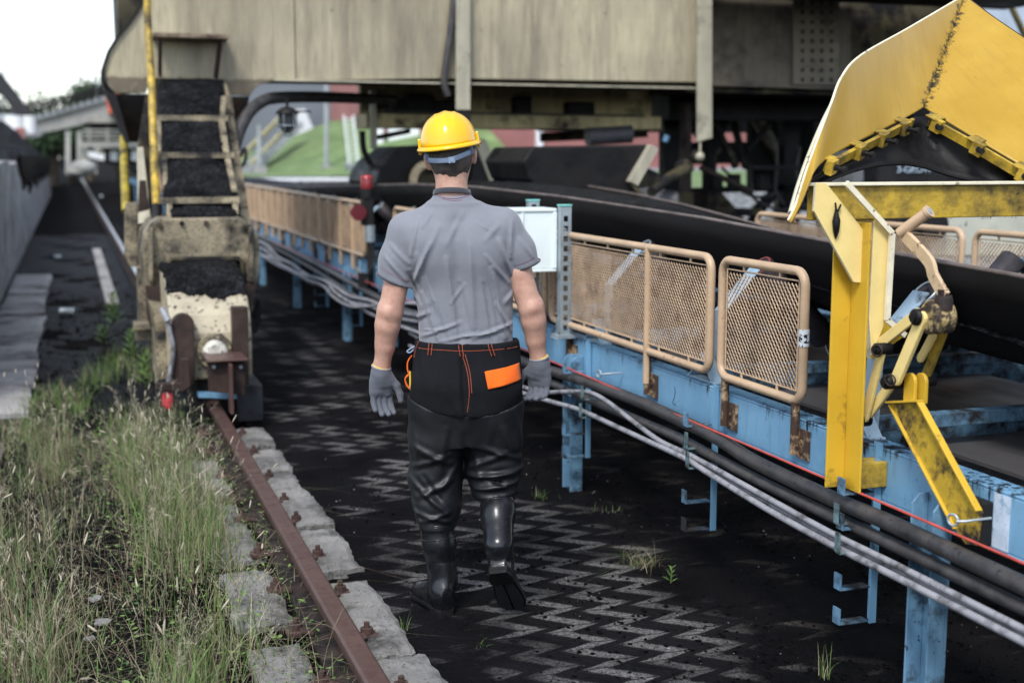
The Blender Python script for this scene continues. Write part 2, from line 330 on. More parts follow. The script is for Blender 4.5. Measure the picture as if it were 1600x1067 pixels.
# ------------------------------------------------------------------ SETTING: ground, walkway, bank, heap
def hsh(x, y): return np.sin(x*1.7+y*.9)*.5+np.sin(x*3.1-y*2.3+1.3)*.3+np.sin(x*7.3+y*5.9+.4)*.2
def grid_sheet(name, x0, x1, y0, y1, nx, ny, zf, m, kind='structure'):
    xs = np.linspace(x0, x1, nx); ys = np.linspace(y0, y1, ny); X, Y = np.meshgrid(xs, ys, indexing='ij'); Z = zf(X, Y)
    V = np.stack([X, Y, Z], -1).reshape(-1, 3)
    i, j = np.meshgrid(np.arange(nx-1), np.arange(ny-1), indexing='ij'); a = (i*ny+j).ravel()
    o = arr_mesh(name, V, np.stack([a, a+ny, a+ny+1, a+1], -1), m); o['kind'] = kind; return o
gm = MB(); gm.add([(-600,-30,-.012),(600,-30,-.012),(600,900,-.012),(-600,900,-.012)], [(0,1,2,3)])
tag(gm.build('ground', M['ground']), kind='structure')
grid_sheet('dirt_path', -.86, .86, 2.5, 30, 90, 900, lambda X, Y: -.006+.018*hsh(X*2.3, Y*2.1)*np.clip((.5-abs(X*.6))*3, 0, 1), M['coal_lump'])
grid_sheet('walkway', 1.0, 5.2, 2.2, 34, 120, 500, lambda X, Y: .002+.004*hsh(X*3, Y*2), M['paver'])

# concrete retaining wall with coal heaped behind
wl = thing('retaining_wall', 'long streaked grey concrete retaining wall on the left with coal heaped above it', 'wall', (-.95, 25, 0))
wb = MB()
for k in range(22):
    y0 = 9+k*2.4; wb.box(-1.17, -.85-.01*(k % 3 == 1), y0, y0+2.37, -.05, 1.62+.03*math.sin(k*2.1))
wb.build('wall', M['concrete_wall'], wl, bevel=.02)
def heap(X, Y):
    ridge = np.clip((Y-20)/7, 0, 1)*np.clip((90-Y)/45, 0, 1)
    h = 1.25+1.45*ridge*np.exp(-((X+2.0)/1.0)**2)+.10*hsh(X*2.6, Y*1.7)+.05*hsh(X*7, Y*5)
    return np.where(X > -1.2, np.minimum(h, 1.50+.45*np.clip((Y-23)/4, 0, 1)), h)
grid_sheet('coal_heap', -14, -.86, 14, 80, 240, 260, heap, M['coal_lump'], 'structure')
# coal that has run down over the top of the wall, with a ragged lower edge
V = []; F = []; nY, nZ = 500, 14
for a in range(nY):
    y = 23.5+36*a/(nY-1); lo = 1.62-min(1, (y-23.5)/2.5)*(.32+.26*(.5+.5*math.sin(y*1.1))+.12*math.sin(y*3.7)+.05*math.sin(y*9.1))
    for b_ in range(nZ): t = b_/(nZ-1); V.append((-.86+.05*math.sin(math.pi*min(1, t*.5+.5))+.035*(1-t)*0+.012*math.sin(y*13+b_), y, 1.74*(1-t)+lo*t))
for a in range(nY-1):
    for b_ in range(nZ-1): F.append((a*nZ+b_, a*nZ+b_+1, (a+1)*nZ+b_+1, (a+1)*nZ+b_))
for q in V: pass
V = [(x+.045, y, z) for x, y, z in V]
tag(arr_mesh('coal_spill', V, F, M['coal_lump']), kind='structure').modifiers.new('Solidify', 'SOLIDIFY').thickness = .05

# unseen ridge added behind the camera to block low sky from surfaces facing it
grid_sheet('sky_block_ridge', -70, 60, -40, -9, 80, 30, lambda X, Y: np.clip((-9-Y)*.30, 0, 4.2)+.3*hsh(X*.6, Y*.8)*np.clip((-9-Y)*.3, 0, 1), M['coal_lump'])
# mown embankment behind the machine, raised service road, gravel
def hill(X, Y):
    s_ = np.clip((Y-45)/15, 0, 1); prof = s_*(2-s_)
    return 1.04+prof*(.25+2.5*np.clip((X-6.5)/6.5, 0, 1.25))+.03*hsh(X, Y)*s_
grid_sheet('grass_bank', 3, 16, 44.5, 62, 70, 60, hill, M['green_hill'])
def gravelf(X, Y): return .08+.05*hsh(X*4, Y*3)+.82*np.clip((Y-17)/12, 0, 1)*np.clip((X-8.5)/1.5, 0, 1)
grid_sheet('gravel_yard', 7.6, 30, 15, 30, 150, 110, gravelf, M['gravel_light'])
grid_sheet('far_verge', 8.5, 45, 30, 44, 40, 20, lambda X, Y: .90+.02*(Y-30)+0*X, M['green_hill'])
pv = MB(); pv.box(4.9, 8.4, 26, 44.4, -.1, .98); tag(pv.build('service_road', M['slab'], loc=(6, 30, 0)), kind='structure')

# ------------------------------------------------------------------ rail on its concrete blocks
def spline(pts, n=6):
    P_ = [np.array(p, float) for p in pts]; out = []
    for i in range(len(P_)-1):
        a = P_[max(i-1, 0)]; b = P_[i]; c = P_[i+1]; d = P_[min(i+2, len(P_)-1)]
        for k in range(n):
            t = k/n; out.append(.5*((2*b)+(c-a)*t+(2*a-5*b+4*c-d)*t*t+(-a+3*b-3*c+d)*t**3))
    out.append(P_[-1]); return [tuple(q) for q in out]
RX = .80
rl = thing('crane_rail', 'rusty brown crane rail running beside the walkway from the foreground to the distance', 'rail', (RX, 3, 0))
prof = [(-.075,.012),(-.075,.024),(-.018,.04),(-.012,.055),(-.012,.10),(-.036,.118),(-.038,.145),(-.030,.154),(.030,.154),(.038,.145),(.036,.118),(.012,.10),(.012,.055),(.018,.04),(.075,.024),(.075,.012)]
rb_ = MB(); rb_.prism([(RX+x, 1.5, z) for x, z in prof[3:13]], (0, 100, 0)); rb_.build('rail_head', M['rail'], rl, bevel=.003)
rb_ = MB(); rb_.prism([(RX+x, 1.5, z-.0005) for x, z in [(-.075,.012),(-.075,.024),(-.018,.0395),(.018,.0395),(.075,.024),(.075,.012)]], (0, 100, 0)); rb_.build('rail_foot', mat('dirty_rail_foot', (.045,.03,.026), .7, dirt=(.008,.008,.008), amt=.52, scale=9, bump=.4, spec=.2), rl)
MB().box(RX-.033, RX+.033, 9.6, 101, .1545, .157).build('polished_head', mat('polished_rail_steel', (.40,.42,.44), .22, metal=.85, amt=.25, scale=3), rl)
def clip(x, y, s_):
    b = MB(); b.box(x-.035, x+.035, y-.03, y+.03, .022, .04); b.bar((x-s_*.01, y-.028, .046), (x-s_*.055, y-.028, .034), .05, .012)
    b.tube([(x, y, .04), (x, y, .062)], .024, 6); b.tube([(x, y, .06), (x, y, .082)], .011, 8); return b
cl_y = [3.3, 3.75, 4.25, 4.72, 5.2, 5.75, 6.1, 6.6, 7.2, 7.7]
c0 = None
for k, y in enumerate(cl_y):
    for s_ in (1, -1):
        yy = y+(.12 if s_ < 0 else 0)
        clip(RX+s_*.115, yy, s_).build('rail_clip', M['bolt'], rl, bevel=.003)

def block(x0, x1, y0, y1, h, seed, m, name, label, group, cat='concrete block'):
    rs = np.random.RandomState(seed); n = 16
    # outline with broken edges, slightly domed top
    ys = np.linspace(y0, y1, n); out = []
    rag = lambda q: np.cumsum(rs.randn(q))*.004+rs.randn(q)*.004
    r1 = rag(n); r0 = rag(n); r1 -= r1.mean(); r0 -= r0.mean()
    nx = 9; V = []; 
    for j, y in enumerate(ys):
        for i in range(nx):
            t = i/(nx-1); xx = (x0+r0[j])*(1-t)+(x1+r1[j])*t
            edge = min(t, 1-t)*(x1-x0); e2 = min(y-y0, y1-y)
            d = min(edge, e2); z = h-.016*math.exp(-d/.016)+rs.randn()*.0022
            yy = y+(rs.randn()*.006 if j in (0, n-1) else 0)
            V.append((xx, yy, z))
    F = [(j*nx+i, j*nx+i+1, (j+1)*nx+i+1, (j+1)*nx+i) for j in range(n-1) for i in range(nx-1)]
    rim = [i for i in range(nx)] + [j*nx+nx-1 for j in range(1, n)] + [(n-1)*nx+i for i in range(nx-2, -1, -1)] + [j*nx for j in range(n-2, 0, -1)]
    b0 = len(V); V += [(V[i][0], V[i][1], -.03) for i in rim]; m_ = len(rim)
    F += [(rim[(k+1) % m_], rim[k], b0+k, b0+(k+1) % m_) for k in range(m_)]
    b = MB(); b.add(V, F); o = b.build(name, m, loc=((x0+x1)/2, (y0+y1)/2, 0)); return tag(o, label, cat, group)
kb = [(2.4,3.22,'nearest rough edging block right of the rail at the bottom edge'),(3.26,4.02,'second rough edging block right of the rail, with the chipped corner'),(4.06,4.86,'long edging block right of the rail, left of the forward boot'),
      (5.02,5.62,'edging block right of the rail behind the dark gap'),(5.67,6.16,'short edging block right of the rail, fifth from the front'),(6.2,6.75,'edging block right of the rail, sixth from the front'),
      (6.8,7.3,'edging block right of the rail, seventh from the front'),(7.38,7.9,'farthest edging block right of the rail, before the grey box under the bogie')]
for k, (a, b_, lb) in enumerate(kb):
    block(.885, 1.065+.012*math.sin(k*2.2), a, b_, .043+.006*math.sin(k*1.9), 40+k, M['concrete'], 'edging_block', lb, 'concrete edging blocks along the rail')
lb2 = [(3.5,4.3,'worn concrete block left of the rail in the grass, nearest'),(4.5,5.15,'worn concrete block left of the rail behind the reddish leaf'),(5.3,6.2,'worn concrete block left of the rail, third from the front'),(6.4,7.2,'worn concrete block left of the rail, farthest before the bogie')]
for k, (a, b_, lb) in enumerate(lb2):
    block(.50, .70, a, b_, .03, 70+k, M['concrete'], 'edging_block', lb, 'concrete edging blocks along the rail')
st = MB(); st.box(.33, .47, 15.6, 25, -.01, .02); tag(st.build('kerb_strip', M['slab'], loc=(.4, 16, 0)), kind='structure')
# pale slabs at the foot of the wall
sy = [(8.9,10.0),(10.06,11.3),(11.36,12.7),(12.76,14.4),(14.7,16.6),(16.9,19.6)]
sl = ['nearest pale plank slab at the foot of the wall, just beyond the grass','second pale slab from the front at the foot of the wall','third pale slab from the front at the foot of the wall','fourth pale slab at the foot of the wall, left of the lying can','fifth pale slab at the foot of the wall, before the coal covered gap','farthest pale slab at the foot of the wall, partly under coal']
for k, ((a, b_), lb) in enumerate(zip(sy, sl)):
    o = block(-.80, -.34+.02*(k % 2), a, b_, .045, 90+k, M['slab'], 'stone_slab', lb, 'pale slabs along the wall', 'slab')
o = block(-.95, -.44, 6.6, 8.0, .04, 99, mat('brownish_slab', (.24,.2,.17), .85, amt=.45, scale=3, var=.25, bump=.5), 'stone_slab', 'brownish flat slab among the grass at the left edge', 'pale slabs along the wall', 'slab')
def can(px, py, r, L, rz, label):
    c = at(px, py, Z=r); d = Vector((math.cos(rz), math.sin(rz), 0)); a = Vector(c)-d*L/2; b = Vector(c)+d*L/2
    m_ = MB(); m_.tube([a, a+d*.006, a+d*.012, b-d*.012, b-d*.006, b], [r*.86, r, r*.94, r*.94, r, r*.86], 20)
    tag(m_.build('tin_can', M['galv'], loc=c), label, 'can')
can(106, 487, .045, .17, -.5, 'dented silver can lying on the coal dust beside the slabs')
can(90, 402, .04, .10, .3, 'small shiny can standing out on the coal further along the wall')
can(158, 307, .06, .12, 0, 'bright distant can lying near the far rail')

# ------------------------------------------------------------------ coal lumps and crumbs on the ground
def lumps(name, n, area, smin, smax, m, seed):
    rs = np.random.RandomState(seed); V = []; F = []
    ic = np.array([(0,0,1),(.9,0,.45),(.28,.85,.45),(-.72,.53,.45),(-.72,-.53,.45),(.28,-.85,.45),(.72,.53,-.3),(-.28,.85,-.3),(-.9,0,-.3),(-.28,-.85,-.3),(.72,-.53,-.3)])
    fc = [(0,1,2),(0,2,3),(0,3,4),(0,4,5),(0,5,1),(1,6,2),(2,6,7),(2,7,3),(3,7,8),(3,8,4),(4,8,9),(4,9,5),(5,9,10),(5,10,1),(1,10,6)]
    for k in range(n):
        x, y = area(rs); s_ = smin+(smax-smin)*rs.rand()**4; a = rs.rand()*6.28
        q = ic*(1+.35*rs.randn(11, 1)*.6)*s_*np.array([1, .8, .65]); c, s2 = math.cos(a), math.sin(a)
        q = np.stack([q[:,0]*c-q[:,1]*s2+x, q[:,0]*s2+q[:,1]*c+y, q[:,2]+s_*.2], -1); b = len(V); V += q.tolist(); F += [tuple(i+b for i in f) for f in fc]
    return tag(arr_mesh(name, V, F, m, smooth=False), kind='stuff')
lumps('coal_crumbs', 15000, lambda r: (1.1+2.6*r.rand()**.8, 3.2+7*r.rand()**1.6), .0014, .012, M['coal_lump'], 5)
lumps('path_rubble', 5000, lambda r: (-.8+1.45*r.rand(), 3.4+14*r.rand()**1.3), .003, .022, M['coal_lump'], 6)
lumps('pale_grit', 700, lambda r: (1.1+2.0*r.rand(), 3.2+4*r.rand()), .0012, .005, M['slab'], 8)
lumps('loose_gravel', 6000, lambda r: (8.4+7*r.rand(), 15+10*r.rand()), .04, .13, M['gravel_light'], 9)

# ------------------------------------------------------------------ CONVEYOR
BX = 2.42
cv = thing('belt_conveyor', 'long light blue steel conveyor frame with coal smears running beside the walkway', 'conveyor', (3.36, 3, 0))
def beam_mat():
    m, t, b = newmat('smeared_blue_beam'); v = coords(t, rnd=False); tc = N(t, 'TexCoord'); sp = N(t, 'SeparateXYZ'); t.links.new(tc.outputs['Object'], sp.inputs[0])
    c = mix(t, ramp(t, noise(t, v, 4., 5.), .3, .7), (.19,.38,.55), (.135,.29,.44)); vd = coords(t, (1, 1, .12), False)
    c = mix(t, ramp(t, noise(t, v, 40., 5., .7), .62, .72, 0., .7), c, (.05,.07,.09))
    c = mix(t, ramp(t, noise(t, vd, 30., 5., .7), .55, .8, 0., .6), c, (.07,.12,.16))
    top = ramp(t, sp.outputs[2], .60, .778); ed = mth(t, 'ADD', mth(t, 'MULTIPLY', top, .38), mth(t, 'MULTIPLY', noise(t, v, 1.6, 3.), .55)); g = mth(t, 'ADD', ed, mth(t, 'MULTIPLY', mth(t, 'SUBTRACT', noise(t, vd, 26., 8., .8), .5), 1.1))
    c = mix(t, ramp(t, g, .66, .74), c, (.012,.012,.014)); t.links.new(c, b.inputs['Base Color']); b.inputs['Roughness'].default_value = .42
    bp = N(t, 'Bump', Strength=.15, Distance=.004); t.links.new(noise(t, v, 60., 5.), bp.inputs['Height']); t.links.new(bp.outputs[0], b.inputs['Normal']); return m
M['beam'] = beam_mat()
def beam_mb(x, s_):
    b = MB(); y0, y1 = -1.5, 64
    b.box(min(x, x+s_*.010), max(x, x+s_*.010), y0, y1, .61, .77)
    b.box(min(x, x+s_*.085), max(x, x+s_*.085), y0, y1, .7705, .780); b.box(min(x, x+s_*.085), max(x, x+s_*.085), y0, y1, .600, .6095); return b
beam_mb(BX, 1).build('side_beam', M['beam'], cv, bevel=.003)
beam_mb(4.30, -1).build('side_beam', M['blue_dirty'], cv, bevel=.003)
leg_y = [3.10, 6.0, 8.85, 11.7, 14.5, 17.3, 20.2, 23.1, 26, 29, 32, 36, 40, 44, 48, 52]
def leg_mb(y, x=BX, s_=-1):
    b = MB(); h = .70
    b.box(min(x+s_*.002, x+s_*.012), max(x+s_*.002, x+s_*.012), y-.055, y+.055, 0, h)
    for q in (-.055, .047):
        b.prism([(x+s_*.013, y+q, 0), (x+s_*.07, y+q, 0), (x+s_*.07, y+q, h-.03), (x+s_*.045, y+q, h), (x+s_*.013, y+q, h)], (0, .008, 0))
    return b
M['blue_leg'] = mat('worn_blue_leg_paint', (.14,.28,.41), .5, amt=.42, soft=.08, scale=9, var=.15, bump=.2, streak=.3, spots=.3, spot_scale=50)
for y in leg_y: leg_mb(y).build('leg', M['blue_leg'], cv, bevel=.002)
for y in leg_y[:8]: leg_mb(y, 4.30, 1).build('leg', M['blue_dirty'], cv)
ID_Y = [1.3, 2.45, 3.62, 4.72, 5.89]+[7.06+1.17*k for k in range(30)]
for y in ID_Y:
    if y < 24: MB().box(2.506, 4.21, y+.10, y+.16, .66, .76).build('cross_member', M['blue_dirty'], cv)
# trough idler sets: inverted V feet on the beam, bent brackets, three rollers
for y in ID_Y:
    if y > 24: break
    br = MB()
    for s_ in (-1, 1):
        br.bar((2.47, y, .895), (2.47, y+s_*.10, .785), .055, .008, up=(0, s_, 1))
    br.box(2.445, 2.50, y-.12, y+.12, .7805, .788)
    br.bar((2.52, y, .80), (2.53, y, 1.07), .008, .085, up=(0,1,0)); br.bar((2.53, y, 1.065), (2.70, y, 1.25), .008, .085, up=(0,1,0))
    MB().box(2.50, 4.22, y-.03, y+.03, .785, .83).build('idler_base', M['blue_dirty'], cv, bevel=.002)
    b2_ = MB(); b2_.bar((4.20, y, .80), (4.19, y, 1.07), .008, .085, up=(0,1,0)); b2_.bar((4.19, y, 1.065), (4.02, y, 1.25), .008, .085, up=(0,1,0)); b2_.build('idler_bracket', M['blue_dirty'], cv, bevel=.002)
    bo = br.build('idler_bracket', M['blue_pale'], cv, bevel=.002)
    for k, (a, b_) in enumerate((((2.715, y, 1.245), (3.04, y, .93) if y > 4 else (2.80, y, 1.165)), ((3.08, y, .90), (3.64, y, .90)), ((3.68, y, .93), (4.005, y, 1.245)))):
        if y < 4 and k == 1: continue
        ro = MB(); a = Vector(a); b_ = Vector(b_); d = (b_-a).normalized()
        ro.tube([a-d*.015, a-d*.001], .018, 12); ro.tube([a, a+d*.004, b_-d*.004, b_], [.054, .058, .058, .054], 24)
        ro.build('roller', M['roller'], bo)
        rg = MB(); ring = []
        for q in range(25):
            t = 2*math.pi*q/24; sx = Vector((0,1,0)); sz = d.cross(sx); ring.append(a-d*.002+sx*math.cos(t)*.050+sz*math.sin(t)*.050)
        rg.tube(ring, .005, 6, caps=False); rg.build('roller_rim', M['roller_red'] if (abs(y-4.72) < .1 and k == 0) else M['galv'], bo)

# belt
def belt_edge(y): return float(np.interp(y, [-2,3.2,4.1,5.3,7.1,8.9,10.5,13,16,20,24,70], [1.26,1.335,1.37,1.42,1.465,1.485,1.47,1.41,1.33,1.26,1.225,1.225]))
bt = thing('conveyor_belt', 'wide black troughed rubber belt curving up toward the machine', 'conveyor belt', (3.36, 3, .9))
def far_drop(y): return float(np.interp(y, [3, 5.5, 8, 10], [-.34, -.28, -.10, 0]))
pr = [(-.615,0),(-.575,-.085),(-.52,-.185),(-.44,-.275),(-.31,-.335),(-.20,-.352),(0,-.352),(.20,-.35),(.28,-.335),(.36,-.27),(.47,-.15),(.60,-.012),(.615,0)]
V = []; F = []; ys = np.concatenate([np.linspace(-1.6, 22, 90), np.linspace(24, 64, 20)]); n = len(pr)
for y in ys:
    z = belt_edge(y)
    for x, dz in pr: V.append((3.36+x, y, z+dz+far_drop(y)*max(0, x/.6)*(1 if dz > -.3 else .55)))
for i in range(len(ys)-1):
    for k in range(n-1): F.append((i*n+k, i*n+k+1, (i+1)*n+k+1, (i+1)*n+k))
bo = arr_mesh('belt_strip', V, F, M['belt'], bt); sm_ = bo.modifiers.new('Solidify', 'SOLIDIFY'); sm_.thickness = .014; sm_.offset = -1
eb = MB()
for s_ in (-1, 1): eb.tube([(3.36+s_*.618, y, belt_edge(y)+.003+(far_drop(y) if s_ > 0 else 0)) for y in ys], .0085, 8)
eb.build('belt_lip', M['belt_edge'], bt)
rt = MB(); rt.box(2.78, 3.94, -1.5, 64, .700, .712); rt.build('return_strand', mat('sheen_return_belt', (.085,.08,.08), .35, amt=.4, dirt=(.03,.028,.028), scale=2, stretch=(1,.2,1), spec=0.3), bt)  # grey base holds the return belt's sheen
def cf(X, Y):
    e = np.interp(Y, [-2,3.2,4.1,5.3,7.1,8.9,10.5,13,16,20,24,70], [1.26,1.335,1.37,1.42,1.465,1.485,1.47,1.41,1.33,1.26,1.225,1.225])
    t = (X-3.36)/.56
    fd = np.interp(Y, [3, 5.5, 8, 10], [-.34, -.28, -.10, 0]); lo = np.interp(Y, [3, 5, 7, 9], [-.16, -.12, -.02, .0])
    return e-.075+lo+.10*np.cos(t*1.5)+.012*hsh(X*6, Y*5)-.06*np.clip(abs(t)-.85, 0, 1)+fd*np.clip((X-3.2)/.7, 0, 1)
o = grid_sheet('coal_load', 2.82, 3.90, -1.4, 40, 34, 700, cf, M['coal'], 'stuff')

# mesh guards
def guard(y0, y1, label, name='mesh_guard', x=2.40, m='beige', mid=(), legs=(), proto=None, dz=0):
    t = thing(name, label, 'mesh guard', (x, (y0+y1)/2, .78), 'mesh guards along the conveyor')
    if proto is not None:
        for ch in [q for q in SC.objects if q.parent == proto]:
            c = link(ch.copy()); c.parent = t
        return t
    zt, zb, r, rc = 1.305+dz, .845+dz, .0168, .055; pts = []
    for cy, cz, a0 in ((y0+rc, zb+rc, 180), (y0+rc, zt-rc, 90), (y1-rc, zt-rc, 0), (y1-rc, zb+rc, -90)):
        for k in range(7):
            a = R(a0+90-k*15) if True else 0
            pts.append((x, cy+rc*math.cos(a), cz+rc*math.sin(a)))
    pts.append(pts[0]); b = MB(); b.tube(pts, r, 12, caps=False); b.build('frame', M[m], t)
    for q in mid:
        b = MB(); b.tube([(x-.004, q, .70), (x-.004, q, zt)], .017, 12); b.build('post', M[m], t)
    for q in legs:
        b = MB(); b.tube([(x, q, .845), (x, q, .650)], .016, 12); b.box(x+.010, x+.018, q-.075, q-.005, .640, .745)
        b.tube([(x+.018, q-.03, .70), (x+.004, q-.03, .70)], .009, 6); b.tube([(x+.018, q-.03, .66), (x+.004, q-.03, .66)], .009, 6)
        b.build('post', M['beige_rust'], t)
    # expanded metal: crossing zigzag strands
    wv = MB(); pw, ph_, tk = .0125, .0135, .0022; m0, m1, n0, n1 = y0+.038, y1-.038, zb+.035, zt-.035
    ny = int((m1-m0)/pw); nz = int((n1-n0)/ph_); V = []; F = []
    for j in range(nz):
        for i in range(ny):
            up_ = (i+j) % 2 == 0; a = (m0+i*pw, n0+(j if up_ else j+1)*ph_); c = (m0+(i+1)*pw, n0+((j+1) if up_ else j)*ph_)
            k = len(V); sx = .0016 if up_ else -.0016
            V += [(x-sx, a[0], a[1]-tk*.75), (x-sx, c[0], c[1]-tk*.75), (x+sx, c[0], c[1]+tk*.75), (x+sx, a[0], a[1]+tk*.75)]; F.append((k, k+1, k+2, k+3))
    o = arr_mesh('wire_mesh', V, F, M['mesh_wire'], t, smooth=False); s_ = o.modifiers.new('Solidify', 'SOLIDIFY'); s_.thickness = .0022; s_.offset = 0
    f2 = MB()
    for yy in (m0, m1): f2.tube([(x, yy, n0), (x, yy, n1)], .0035, 6)
    for zz in (n0, n1): f2.tube([(x, m0, zz), (x, m1, zz)], .0035, 6)
    nt_ = max(2, int((y1-y0)/.28))
    for k in range(nt_):
        yy = m0+(k+.5)*(m1-m0)/nt_
        for zz, z2 in ((zt, n1), (zb, n0)): f2.tube([(x, yy, zz), (x, yy, z2)], .006, 6)
    f2.build('mesh_edge', M[m], t)
    return t
g1 = guard(3.86, 4.46, 'short square mesh guard with rust stained feet, nearest the yellow post', legs=(3.90, 4.42))
g2 = guard(4.555, 6.36, 'long mesh guard panel between the short guard and the white cabinet', mid=(5.14,), legs=(5.14, 6.1))
# small sticker on the short guard
lb_ = MB(); lb_.tube([(2.40, 3.86, 1.045), (2.40, 3.86, 1.105)], .0195, 16); st_o = lb_.build('sticker', mat('pale_sticker', (.62,.66,.68), .4, spots=.42, spot_scale=90, amt=.2, bump=0), g1)
g3 = guard(6.44, 8.5, 'mesh guard panel hidden mostly behind the walking man', mid=(7.4,))
gl = ['mesh guard panel behind the red beacon','mesh guard panel just left of the red beacon','mesh guard panel second from the beacon toward the machine leg','mesh guard panel third from the beacon toward the machine leg','mesh guard panel showing right beside the ladder of the machine']
y = 8.56
far_t = []
g4 = guard(8.56, 9.84, gl[0], mid=(9.2,), legs=(9.0,))
yy = 10.95; proto = None
farl = gl[1:]+['far brown mesh guard %s, seen left of the machine leg' % s for s in ('nearest to the leg','second from the leg','third from the leg','fourth from the leg','fifth from the leg','sixth from the leg','seventh from the leg','eighth from the leg','ninth from the leg','tenth from the leg')]
for k in range(14):
    if proto is None: proto = guard(yy, yy+2.1, farl[k], mid=(yy+.5, yy+1.05, yy+1.6), legs=(yy+.3, yy+1.8)); 
    else: guard(yy, yy+2.1, farl[k], proto=proto)
    yy += 2.16
# guards of the far side
gf = guard(2.6, 5.4, 'mesh guard on the far side of the belt, behind the crank handle', x=4.34, mid=(4.0,), dz=.02)
gf2 = guard(5.5, 7.6, 'mesh guard on the far side of the belt, just left of the yellow post', x=4.34, mid=(6.5,), dz=.02)

# cable hangers on the beam
hl = ['blue cable hanger with two empty hooks under the short mesh guard','blue cable hanger with two empty hooks right of the yellow post','blue cable hanger with two empty hooks beside the leg behind the man','blue cable hanger in the dark left of the man, nearest','blue cable hanger in the dark left of the man, second','blue cable hanger in the dark left of the man, farthest']
for k, yy in enumerate([4.52, 3.42, 5.86, 9.9, 11.2, 12.8]):
    t = thing('cable_hanger', hl[k], 'cable hanger', (BX-.02, yy, .5), 'cable hangers along the conveyor beam')
    b = MB(); b.box(BX-.03, BX-.003, yy-.022, yy-.017, .20, .795); b.box(BX-.0075, BX-.003, yy-.0165, yy+.022, .20, .795); b.build('hanger_strip', M['blue'], t, bevel=.001)
    for zz in (.205, .32, .52, .635):
        b = MB(); b.box(BX-.135, BX-.031, yy-.02, yy+.02, zz, zz+.006); b.box(BX-.141, BX-.1355, yy-.02, yy+.02, zz, zz+.055); b.build('hook', M['blue_dirty'], t, bevel=.001)

# cables, given along the photo and lying in planes beside the beam
def cable(name, pts, r, m, label, Xp, far=None, n=8, nseg=12):
    q = [at(x, y, X=Xp) for x, y in pts]
    if far: q = q + far
    q = spline(q, n); b = MB(); b.tube(q, r, nseg); return tag(b.build(name, M[m], loc=q[0]), label, 'cable', 'cables along the conveyor')
cable('power_cable', [(2100,1142),(1600,915),(1400,821),(1310,783),(1240,751),(1170,716),(1120,684),(1060,655),(1000,628),(940,605),(880,585),(820,566),(740,530),(660,494),(600,470)], .0265, 'black_pipe', 'thick black cable lying highest on the hangers beside the blue beam', 2.325, far=[(2.325,16,.66),(2.325,30,.66)])
cable('power_cable', [(2100,1192),(1600,950),(1400,853),(1300,806),(1200,758),(1120,716),(1060,684),(1000,658),(930,628),(860,598),(760,560),(660,515),(600,490)], .021, 'black_pipe', 'dull brown black cable just under the thick black one', 2.33, far=[(2.33,16,.60),(2.33,30,.6)])
cable('signal_cable', [(2100,1235),(1600,983),(1400,882),(1300,833),(1200,778),(1110,728),(1070,707),(1030,688),(985,655),(950,628),(920,613),(880,612),(840,611),(780,590),(700,555),(640,520)], .0105, 'grey_cable', 'pale grey cable that kinks up to the upper clip right of the man', 2.275)
cable('signal_cable', [(2100,1265),(1600,1003),(1400,901),(1300,851),(1200,796),(1110,741),(1070,716),(1010,688),(960,665),(905,640),(860,627),(800,608),(700,570),(640,540)], .0115, 'grey_cable', 'pale grey cable running lowest along the hangers', 2.26)
cable('signal_cable', [(2100,1249),(1600,993),(1400,891),(1300,842),(1200,787),(1110,735),(1080,716)], .009, 'grey_cable', 'thin grey cable squeezed between the two pale ones', 2.29)
# wavy bundle left of the man
wav = [(400,376),(416,383),(435,402),(455,412),(482,431),(500,436),(517,443),(545,462),(578,470),(620,487),(655,494)]
cable('signal_cable', wav, .016, 'grey_cable', 'upper wavy pale cable left of the man', 2.30, n=6)
cable('signal_cable', [(x, y+9) for x, y in wav], .014, 'grey_cable', 'wavy pale cable just under the uppermost one left of the man', 2.29, n=6)
cable('signal_cable', [(400,393),(430,412),(455,424),(480,437),(505,447),(520,463),(540,476),(560,480),(600,476),(640,474),(680,480)], .012, 'grey_cable', 'drooping pale cable that swings out left of the man', 2.24, n=6)
cable('signal_cable', [(400,396),(430,405),(450,420),(480,431),(510,440),(525,458),(560,480),(600,500),(655,520),(700,535)], .013, 'grey_cable', 'lowest wavy pale cable left of the man', 2.26, n=6)
b = MB(); a_ = at(1980, 1042, X=2.315); b.tube([a_, at(1600,880,X=2.315), at(1240,726,X=2.315), at(870,568,X=2.315), (2.315, 30, .715)], .0042, 8)
tag(b.build('pull_cord', M['red_cord'], loc=a_), 'thin red emergency cord stretched straight along the blue beam', 'cord')
def clipb(px, py, X, label):
    c = at(px, py, X=X); b = MB(); b.box(c[0]-.02, c[0]-.014, c[1]-.012, c[1]+.012, c[2]-.035, c[2]+.03); b.box(c[0]-.014, c[0]+.05, c[1]-.012, c[1]+.012, c[2]-.041, c[2]-.0355)
    tag(b.build('cable_clip', mat('dull_teal_clip', (.13,.21,.22), .5, amt=.45, scale=30) if 'dull_teal_clip' not in bpy.data.materials else bpy.data.materials['dull_teal_clip'], loc=c, bevel=.001), label, 'clip', 'clips holding the cables')
clipb(915, 612, 2.262, 'teal clip on the kinked pale cable right of the man'); clipb(912, 640, 2.245, 'teal clip on the lowest cable right of the man')
clipb(1080, 716, 2.25, 'teal clip clasping the pale cables under the long mesh guard'); clipb(1078, 686, 2.29, 'small clip at the black cable under the long mesh guard')
clipb(1316, 845, 2.245, 'mossy clip clasping the pale cables below the yellow post'); clipb(1314, 800, 2.29, 'mossy clip at the black cable below the yellow post')

